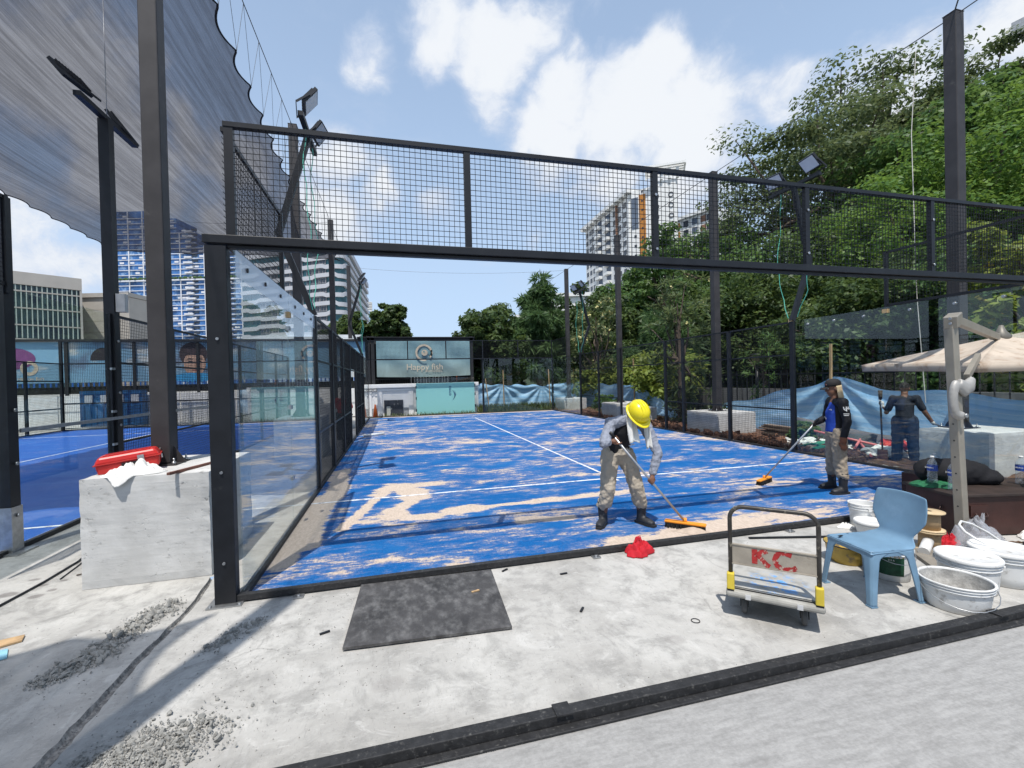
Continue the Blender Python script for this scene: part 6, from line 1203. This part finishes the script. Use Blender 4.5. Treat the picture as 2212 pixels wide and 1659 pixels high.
def broom(label, top, tip, hd_dir, loc0):
    o = thing('broom', label, 'broom', loc0); top, tip = Vector(top), Vector(tip); e = tip + V(0, 0, .10); L_ = o.location
    ST = mat('steel_handle', (.45, .46, .47), .35, .7, .1, 8)
    MB().tube([top, top.lerp(e, .5), e], .0135, 12).build('handle', ST, o, True); MB().tube([top - (e - top).normalized() * .03, top + (e - top).normalized() * .05], .017, 10).build('grip', BLK, o, True)
    h = Vector((*hd_dir, 0)).normalized(); n_ = V(-h.y, h.x, 0); M = Matrix((h, n_, V(0, 0, 1))).transposed()
    MB().box(tip + V(0, 0, .085), (.46, .075, .030), 0, M).build('head_block', mat('orange_broom', (.75, .27, .02), .5, 0, .05), o, True, bevel=.012); MB().tube([e + V(0, 0, .04), tip + V(0, 0, .085)], .022, 10).build('socket', MATS['orange_broom'], o, True)
    mb = MB(); q = random.Random(3)
    for i in range(30):
        for j in range(5):
            p = tip + h * (-.215 + .43 * i / 29) + n_ * (-.028 + .014 * j); b = p + h * q.gauss(0, .006) + n_ * (q.gauss(0, .006) + (j - 2) * .006); mb.bar(V(p.x, p.y, .072), V(b.x, b.y, .014), .008, .008)
    mb.build('bristles', mat('black_bristle', (.012, .012, .012), .8), o, True, kind='stuff')
def person(label, loc): 
    o = thing('person', label, 'person', loc); o.location = (0, 0, 0); return o
def at_feet(o, loc):
    """shift the root to the feet, keep the parts in place"""
    L_ = Vector(loc); o.location = L_
    for ch in o.children: ch.location = ch.location - L_

# --- bent worker with yellow hard hat
p = person('person bent over a broom in yellow hard hat, grey and black shirt and beige trousers', (0, 0, 0))
HIP, CH, NK = V(3.92, .80, .90), V(3.97, .70, 1.17), V(4.0, .58, 1.315); hc = V(4.02, .485, 1.365); fd = V(.12, -.62, -.78)
shA, elA, haA = V(3.775, .66, 1.255), V(3.60, .50, 1.05), V(3.765, .475, 1.075); shB, elB, haB = V(4.205, .62, 1.215), V(4.27, .46, .90), V(4.165, .41, .615); bt, bh = V(3.70, .50, 1.15), V(4.53, .335, 0)
ax = (V(4.53, .335, .1) - bt).normalized(); pA = bt + ax * .085; pB = bt + ax * ((haB - bt).dot(ax))
hpA, knA, anA = V(3.82, .80, .86), V(3.735, .70, .47), V(3.70, .78, .10); hpB, knB, anB = V(4.02, .79, .86), V(4.10, .66, .47), V(4.165, .68, .10)
b = MB(); limb(b, [HIP, HIP.lerp(CH, .5), CH, NK], [(.13, .10), (.12, .095), (.14, .10), (.07, .06)]); g, Mh = head(b, hc, fd, V(0, -.6, .8), 1.0, NK)
for sh, el, ha, po in ((shA, elA, haA, pA), (shB, elB, haB, pB)): wr = po + (el - po).normalized() * .075; limb(b, [CH.lerp(NK, .5), sh, el, wr], [.07, .052, .040, .026]); hand_grip(b, wr, po, ax)
for hp_, kn, an in ((hpA, knA, anA), (hpB, knB, anB)): limb(b, [HIP, hp_, kn, an], [.10, .080, .052, .038])
fuse(b, 'body', SKIN, p, .008, 3); face_bits(p, g, Mh)
s = MB(); limb(s, [HIP + V(0, 0, .0), HIP.lerp(CH, .5), CH, CH.lerp(NK, .8)], [(.155, .122), (.152, .120), (.165, .130), (.085, .085)], 16)
fuse(s, 'shirt_front', mat('black_shirt', (.007, .007, .009), .8, 0, .2, 6, .4, 30), p, .014, 5, .012, .09)
GRY = mat('grey_sleeve', (.235, .255, .31), .8, 0, .08, 6, .6, 34)
for sh, el, po in ((shA, elA, pA), (shB, elB, pB)):
    s = MB(); wr = po + (el - po).normalized() * .10; limb(s, [CH.lerp(NK, .75) + (sh - CH) * .25, sh, sh.lerp(el, .5), el, el.lerp(wr, .5), wr], [.066, .078, .066, .058, .052, .044], 14); fuse(s, 'sleeve', GRY, p, .010, 3, .030, .035)
BEI = trouser_mat('beige_trousers', (.36, .315, .255), (.30, .26, .205))
s = MB(); limb(s, [HIP + V(0, 0, .05), HIP - V(0, 0, .04)], [(.158, .128), (.165, .135)], 16)
for hp_, kn, an in ((hpA, knA, anA), (hpB, knB, anB)): limb(s, [HIP.lerp(hp_, .6), hp_, hp_.lerp(kn, .5), kn, kn.lerp(an, .45), an + V(0, 0, .16)], [.12, .112, .098, .088, .086, .076], 14)
fuse(s, 'trousers', BEI, p, .011, 3, .038, .05)
boot(p, anA, anA + V(-.5, -.55, 0), BOOT, .30); boot(p, anB, anB + V(.30, -.9, 0), BOOT, .30)
YH = mat('yellow_hard_hat', (.72, .60, .012), .28, 0, .03, 4, spec=.5); hn = thing('hard_hat', 'bright yellow hard hat on the bent worker', 'hard hat', (0, 0, 0))
up_ = (V(0, -.6, .8) - fd.normalized() * V(0, -.6, .8).dot(fd.normalized())).normalized(); lx = up_.cross(fd.normalized()); HM = Matrix((lx, fd.normalized(), up_)).transposed(); h0 = hc + up_ * .035
pr = [(.128, 0), (.130, .01), (.126, .05), (.112, .09), (.082, .122), (.04, .138), (.0005, .142)]
dm = MB(); dm.lathe([(r_ * 1.0, z) for r_, z in pr], 30, M=HM @ Matrix.Diagonal((.92, 1.12, 1.0)), c=h0, caps=False); solid(dm.build('dome', YH, hn), .004)
mb = MB(); mb.grid(lambda u, v: h0 + HM @ V((.118 + .030 * v) * math.cos(2 * PI * u) * (1 - .06 * v), (.145 + (.020 + .045 * max(0, math.sin(2 * PI * u))) * v) * math.sin(2 * PI * u), -.012 * v), 48, 4); solid(mb.build('brim', YH, hn), .004)
for q in (-.035, 0, .035): mb = MB(); mb.tube([h0 + HM @ V(q, .147 * math.cos(a) * 1.0, .1455 * math.sin(a) * (1 - abs(q) * .4)) for a in [R(25 + 130 * k / 12) for k in range(13)]], .008, 6); mb.build('ridge', YH, hn)
at_feet(hn, h0)
TW = mat('white_towel', (.66, .66, .64), .9, 0, .1, 8, .5, 80)
for side, ln, wd, b0 in ((-1, .30, .10, V(3.935, .52, 1.29)), (1, .36, .055, V(4.115, .50, 1.28))):
    mb = MB(); mb.grid(lambda u, v: b0 + V(side * .0 + (u - .5) * wd * (1 + .25 * v) + .02 * v, -.035 - .05 * v + .018 * math.sin(u * 9 + v * 3), .07 - ln * v - .05 * abs(u - .5) * v + .0), 10, 16); solid(mb.build('towel', TW, p), .006)
mb = MB(); mb.grid(lambda u, v: hc + HM @ V(.098 * math.cos(PI * (1.05 + .9 * u)), .105 * math.sin(PI * (1.05 + .9 * u)), .03 - .17 * v + .01 * math.sin(u * 20)), 24, 8); solid(mb.build('towel', TW, p), .006)
PRT = mat('pale_print', (.5, .5, .5), .8)
for k, (x, z, dx, dz) in enumerate(((3.93, 1.12, .03, .05), (3.945, 1.06, .04, .0), (3.95, .99, .07, .02), (3.98, 1.03, .05, .015), (3.93, .95, .03, -.03))): MB().bar(V(x, .545 + .10 * (1.15 - z), z), V(x + dx, .54 + .10 * (1.15 - z), z + dz), .012, .004, up=(0, 1, 0)).build('shirt_print', PRT, p)
at_feet(p, (3.93, .70, 0)); broom('broom with orange head pushed by the bent worker', bt, V(bh.x, bh.y, 0), (.62, -.62), (4.53, .335, 0))
mb = MB(); mb.grid(lambda u, v: V(4.50 + .34 * (u - .5) * (1 - .3 * v) + .12 * v, .30 - .22 * (v - .5) - .08, .014 + .045 * math.sin(u * PI) * math.sin(v * PI) ** .8 * (1 + .3 * mnoise.noise(V(u * 8, v * 6, 0)))), 18, 12); mb.build('sand_heap', mat('court_sand', (.44, .355, .285), .95, 0, .12, 20, .5, 120), label='small heap of sand pushed up by the near broom', cat='sand', kind='thing')

# --- standing worker in blue and black jersey
p = person('person standing in blue and black jersey, dark cap, beige trousers and rubber boots', (0, 0, 0))
f = V(-.88, .47, 0).normalized(); l = V(-f.y, f.x, 0); HIP, CH, NK = V(7.72, 1.10, .88), V(7.74, 1.10, 1.20), V(7.72, 1.11, 1.41); hc = V(7.70, 1.12, 1.555); fd = (f + V(0, 0, -.16)).normalized()
shL, elL, haL = CH + l * .19 + V(0, 0, .15), CH + l * .25 - f * .03 + V(0, 0, -.13), CH + l * .24 + f * .02 + V(0, 0, -.40); shR, elR = CH - l * .19 + V(0, 0, .15), CH - l * .22 + f * .06 + V(0, 0, -.10); bt, bh = V(7.47, 1.19, 1.075), V(7.10, 1.84, 0); ax = (V(7.10, 1.84, .1) - bt).normalized(); pR = bt + ax * .06
fL, fR = V(7.63, .93, .10), V(7.80, 1.25, .10); knL, knR = V(7.64, .98, .47), V(7.76, 1.2, .47); hpL, hpR = HIP + l * .09, HIP - l * .09
b = MB(); limb(b, [HIP, HIP.lerp(CH, .5), CH, CH.lerp(NK, .7), NK], [(.10, .12), (.095, .115), (.10, .13), (.08, .09), (.055, .055)]); g, Mh = head(b, hc, fd, V(0, 0, 1), 1.02, NK)
limb(b, [CH.lerp(NK, .5), shL, elL, haL], [.06, .05, .038, .026]); wr = pR + (elR - pR).normalized() * .075; limb(b, [CH.lerp(NK, .5), shR, elR, wr], [.06, .05, .038, .026])
for hp_, kn, an in ((hpL, knL, fL), (hpR, knR, fR)): limb(b, [HIP, hp_, kn, an], [.095, .08, .052, .038])
hand_open(b, haL, haL + V(0, 0, -.2), -l * 1.0); hand_grip(b, wr, pR, ax); fuse(b, 'body', SKIN, p, .009, 3); face_bits(p, g, Mh)
s = MB(); limb(s, [HIP + V(0, 0, .02), HIP.lerp(CH, .5), CH, CH.lerp(NK, .75)], [(.125, .150), (.125, .150), (.128, .168), (.07, .085)], 16); o = fuse(s, 'jersey', mat('royal_blue_jersey', (.012, .055, .36), .7, 0, .1, 8, .3, 30), p, .013, 5, .012, .08)
BJ = mat('black_jersey', (.006, .006, .009), .75, 0, .2, 8, .3, 30)
s = MB(); off = l * .055 - f * .02; limb(s, [HIP + off + V(0, 0, .02), HIP.lerp(CH, .5) + off, CH + off, CH.lerp(NK, .8) + off * .5], [(.10, .11), (.10, .11), (.108, .125), (.06, .06)], 14); fuse(s, 'jersey_side', BJ, p, .013, 5, .012, .08)
for sh, el, ha in ((shL, elL, haL + V(0, 0, .03)), (shR, elR, wr)): s = MB(); limb(s, [CH.lerp(NK, .7), sh, sh.lerp(el, .5), el, el.lerp(ha, .5), ha], [.075, .078, .064, .056, .05, .044], 14); fuse(s, 'sleeve', BJ, p, .012, 4, .014, .05)
s = MB(); limb(s, [HIP + V(0, 0, .03), HIP - V(0, 0, .05)], [(.13, .145), (.135, .15)], 16)
for hp_, kn, an in ((hpL, knL, fL), (hpR, knR, fR)): limb(s, [HIP.lerp(hp_, .6), hp_, hp_.lerp(kn, .5), kn, kn.lerp(an, .45), an + V(0, 0, .17)], [.115, .11, .098, .086, .082, .072], 14)
fuse(s, 'trousers', trouser_mat('khaki_trousers', (.30, .25, .19), (.245, .20, .15)), p, .011, 3, .038, .05)
boot(p, fL, fL + V(-.9, .1, 0), BOOT, .32); boot(p, fR, fR + V(-.85, .15, 0), BOOT, .32)
GLV = mat('brown_leather_glove', (.16, .06, .03), .7, 0, .3, 12); DG = mat('dark_glove', (.02, .016, .014), .8)
s = MB(); hand_open(s, haL + V(0, 0, .02), haL + V(0, 0, -.2), -l); s.tube([haL + V(0, 0, .05), haL - V(0, 0, .03)], [.048, .042], 12); fuse(s, 'glove', GLV, p, .008, 2, .004, .05); s = MB(); hand_grip(s, wr, pR, ax, .018); s.tube([wr + (wr - pR) * .3, wr - (wr - pR) * .3], .040, 10); fuse(s, 'glove', DG, p, .008, 2)
# cap
g2 = lambda x, y, z: hc + (Mh @ V(x, y, z)) * 1.02; CAPM = mat('black_cap', (.012, .011, .012), .8, 0, .2, 9)
mb = MB(); mb.lathe([(.090, 0), (.094, .02), (.090, .06), (.066, .092), (.03, .105), (.0005, .108)], 22, M=Mh @ Matrix.Diagonal((.94, 1.14, 1)), c=g2(0, -.008, .040), caps=False); solid(mb.build('cap_crown', CAPM, p), .003)
mb = MB(); mb.grid(lambda u, v: g2((u - .5) * .15 * (1 - .25 * v * v), .085 + .085 * v * (1 - .3 * (2 * u - 1) ** 2), .045 - .02 * v - .02 * (2 * u - 1) ** 2), 10, 6); solid(mb.build('cap_brim', CAPM, p), .004); MB().box(g2(.03, .093, .075), (.022, .006, .016), 0, Mh).build('cap_badge', RS, p)
mb = MB(); mb.grid(lambda u, v: g2(.088 * math.cos(PI * (1.0 + 1.0 * u)), .10 * math.sin(PI * (1.0 + 1.0 * u)) - .01, .04 - .19 * v), 16, 6); solid(mb.build('neck_cloth', mat('cream_cloth', (.48, .38, .24), .9), p), .005)
# prints: sleeve emblem and chest lettering
sn = (l * .95 + f * .1).normalized(); sp = shL.lerp(elL, .32) + sn * .083; sf = -f
def pst(c, n_, r_, segs, m_=WHITE, w=.012):
    n_ = Vector(n_).normalized(); x = V(0, 0, 1).cross(n_).normalized(); y = n_.cross(x)
    for (a, b2) in segs: MB().bar(c + (x * a[0] + y * a[1]) * r_, c + (x * b2[0] + y * b2[1]) * r_, w, .003, up=n_).build('emblem_stroke', m_, p)
pst(sp, sn, .05, [((-.7, .7), (-.5, -.1)), ((-.5, -.1), (.0, -.3)), ((0, .8), (.1, -.6)), ((.5, .8), (.4, .1)), ((.4, .1), (.8, .2)), ((-.2, .2), (.3, .3))]); pst(sp - V(0, 0, .075), sn, .045, [((-.8, .2), (.8, .2)), ((-.7, -.3), (.7, -.3))], WHITE, .010)
cn_ = (f * .75 + l * .62).normalized(); cp = CH + f * .118 + l * .085; pst(cp + V(0, 0, .03), cn_, .03, [((-.6, .6), (-.4, -.2)), ((0, .8), (.1, -.6)), ((.5, .7), (.4, 0))], WHITE, .008)
text('shirt_lettering', 'VVY', WHITE, p, face_M(CH + f * .131 + l * .062 + V(0, 0, -.09), cn_), .07); MB().bar(CH + f * .133 + l * .03 + V(0, 0, -.15), CH + f * .11 + l * .10 + V(0, 0, -.15), .010, .003, up=cn_).build('shirt_print', WHITE, p)
at_feet(p, (7.70, 1.10, 0)); broom('broom with orange head held out by the standing worker', bt, bh, (.75, .35), (7.10, 1.84, 0))

# --- man behind the glass, seen from the back
p = person('person behind the glass with back turned, dark polo shirt and dark trousers, white gloves', (0, 0, 0))
f = V(.83, .56, 0).normalized(); l = V(-f.y, f.x, 0); O_ = V(10.72, 2.20, 0); HIP, CH, NK = O_ + V(0, 0, .84), O_ + V(0, 0, 1.14), O_ + V(0, 0, 1.33) + f * .02; hc = O_ + V(0, 0, 1.455) + f * .05
shL, elL = CH + l * .17 + V(0, 0, .12), CH + l * .27 - V(0, 0, .15); top_, bot_ = O_ + l * .36 + f * .06 + V(0, 0, 1.36), O_ + l * .34 + f * .05; pL = O_ + l * .36 + f * .06 + V(0, 0, 1.17); shR, elR, haR = CH - l * .17 + V(0, 0, .13), CH - l * .28 - V(0, 0, .12), CH - l * .40 - V(0, 0, .34) + f * .06
b = MB(); limb(b, [HIP, HIP.lerp(CH, .5), CH, CH.lerp(NK, .7), NK], [(.11, .13), (.11, .125), (.105, .14), (.08, .09), (.055, .055)]); g, Mh = head(b, hc, f + V(0, 0, -.2), V(0, 0, 1), 1.0, NK)
wl = pL + (elL - pL).normalized() * .07; limb(b, [CH.lerp(NK, .5), shL, elL, wl], [.06, .052, .042, .028]); limb(b, [CH.lerp(NK, .5), shR, elR, haR], [.06, .052, .042, .028]); fL, fR = O_ + l * .13 + V(0, 0, .09), O_ - l * .13 + V(0, 0, .09)
for hp_, an in ((HIP + l * .09, fL), (HIP - l * .09, fR)): limb(b, [HIP, hp_, hp_.lerp(an, .5), an], [.10, .085, .056, .042])
fuse(b, 'body', SKIN, p, .010, 3); DN = mat('dark_navy_polo', (.014, .018, .028), .85, 0, .2, 6, .3, 24)
s = MB(); limb(s, [HIP, HIP.lerp(CH, .5), CH, CH.lerp(NK, .8)], [(.135, .155), (.13, .155), (.125, .175), (.07, .08)], 16); limb(s, [CH.lerp(NK, .6), shL, shL.lerp(elL, .75)], [.07, .074, .062], 14); limb(s, [CH.lerp(NK, .6), shR, shR.lerp(elR, .75)], [.07, .074, .062], 14); fuse(s, 'polo_shirt', DN, p, .014, 4, .014, .08)
MB().grid(lambda u, v: CH + V(0, 0, .02 + .015 * v) - f * (.142 - .03 * (2 * u - 1) ** 2) + l * (u - .5) * .3, 10, 1).build('shirt_stripe', mat('grey_stripe', (.09, .09, .10), .8), p)
s = MB(); limb(s, [HIP + V(0, 0, .03), HIP - V(0, 0, .05)], [(.125, .145), (.13, .15)], 16)
for hp_, an in ((HIP + l * .09, fL), (HIP - l * .09, fR)): limb(s, [HIP.lerp(hp_, .6), hp_, hp_.lerp(an, .5), an + V(0, 0, .0)], [.125, .12, .095, .08], 14)
fuse(s, 'trousers', mat('dark_blue_trousers', (.014, .022, .04), .85, 0, .2, 6, .4, 24), p, .014, 4, .02, .07)
WG = mat('white_glove', (.6, .58, .54), .9, 0, .1, 10)
s = MB(); hand_grip(s, wl, pL, V(0, 0, 1), .017); s.tube([wl, wl + (elL - pL).normalized() * .03], .034, 10); fuse(s, 'glove', WG, p, .009, 2); s = MB(); hand_open(s, haR, haR - l * .12 - V(0, 0, .05) + f * .06, V(0, 0, 1), .03); s.tube([haR, haR + (elR - haR).normalized() * .04], .034, 10); fuse(s, 'glove', WG, p, .009, 2)
boot(p, fL, fL + f, BOOT, .10); boot(p, fR, fR + f, BOOT, .10); mb = MB(); mb.ell(g(0, -.02, .045), (.082, .10, .078), M=Mh); fuse(mb, 'hair', mat('black_hair', (.008, .007, .006), .8), p, .012, 1); at_feet(p, O_)
o = thing('spade', 'dark tool with wooden handle held by the man behind the glass', 'tool', bot_); MB().tube([bot_ + V(0, 0, .25), top_ - V(0, 0, .12)], .016, 8).build('shaft', mat('dark_wood', (.05, .035, .025), .7), o, True); MB().tube([top_ - V(0, 0, .12), top_ + V(0, 0, .06)], [.03, .036], 10).build('grip', mat('dark_wood', (.05, .035, .025), .7), o, True); MB().box(bot_ + V(0, 0, .13), (.02, .16, .25), 0, rz(.6)).build('blade', mat('rusty_steel', (.17, .08, .06)), o, True)

# --- man in red at the mesh door
p = person('person in red shirt and pink sun hat standing in the mesh wall doorway', (0, 0, 0))
O_ = V(-.36, 11.15, 0); f = V(.35, .94, 0).normalized(); l = V(-f.y, f.x, 0); HIP, CH, NK = O_ + V(0, 0, .84), O_ + V(0, 0, 1.15) + f * .06, O_ + V(0, 0, 1.33) + f * .12; hc = O_ + V(0, 0, 1.44) + f * .18
b = MB(); limb(b, [HIP, CH, NK], [(.10, .12), (.10, .13), (.055, .055)]); g, Mh = head(b, hc, f + V(0, 0, -.5), V(0, 0, 1), 1.0, NK)
for q in (-1, 1): sh, el, ha = CH + l * .19 * q + V(0, 0, .13), CH + l * .24 * q + V(0, 0, -.12) + f * .08, CH + l * .14 * q + V(0, 0, -.30) + f * .22; limb(b, [CH.lerp(NK, .5), sh, el, ha], [.06, .052, .04, .027]); hand_open(b, ha, ha + f * .15 - V(0, 0, .08), V(0, 0, 1)); limb(b, [HIP, HIP + l * .09 * q, O_ + l * .11 * q + V(0, 0, .45), O_ + l * .12 * q + V(0, 0, .09)], [.1, .085, .055, .04])
fuse(b, 'body', SKIN2, p, .011, 3); s = MB(); limb(s, [HIP, CH, CH.lerp(NK, .8)], [(.13, .15), (.13, .17), (.075, .085)], 14)
for q in (-1, 1): sh, el = CH + l * .19 * q + V(0, 0, .13), CH + l * .24 * q + V(0, 0, -.12) + f * .08; limb(s, [CH.lerp(NK, .6), sh, sh.lerp(el, .9)], [.075, .08, .066], 12)
fuse(s, 'shirt', mat('red_shirt', (.40, .012, .012), .8, 0, .12, 6, .3, 24), p, .015, 4, .012, .08); s = MB()
for q in (-1, 1): limb(s, [HIP, HIP + l * .09 * q, O_ + l * .11 * q + V(0, 0, .45), O_ + l * .12 * q + V(0, 0, .06)], [.13, .115, .09, .075], 12); boot(p, O_ + l * .12 * q + V(0, 0, .09), O_ + l * .12 * q + f, BOOT, .1)
fuse(s, 'trousers', mat('dark_trousers', (.02, .018, .02), .85), p, .015, 4, .02, .07); mb = MB(); mb.lathe([(.15, -.01), (.10, .02), (.10, .08), (.07, .115), (.0005, .12)], 20, M=Mh, c=g(0, -.01, .04), caps=False); solid(mb.build('sun_hat', mat('pink_cloth', (.55, .35, .36), .9), p), .004); mb = MB(); mb.grid(lambda u, v: g(.1 * math.cos(PI * (1 + u)), .11 * math.sin(PI * (1 + u)), .04 - .2 * v), 14, 4); solid(mb.build('hat_flap', MATS['pink_cloth'], p), .004); at_feet(p, O_)
o = thing('drill', 'green power tool in the hands of the man in red', 'tool', O_ + V(0, 0, .80) + f * .32); MB().tube([(0, 0, 0), tuple(f * .18)], .04, 10).build('motor', mat('tool_green', (.02, .16, .12), .5), o); MB().tube([(0, 0, 0), (0, 0, -.14)], .025, 8).build('grip', MATS['tool_green'], o)
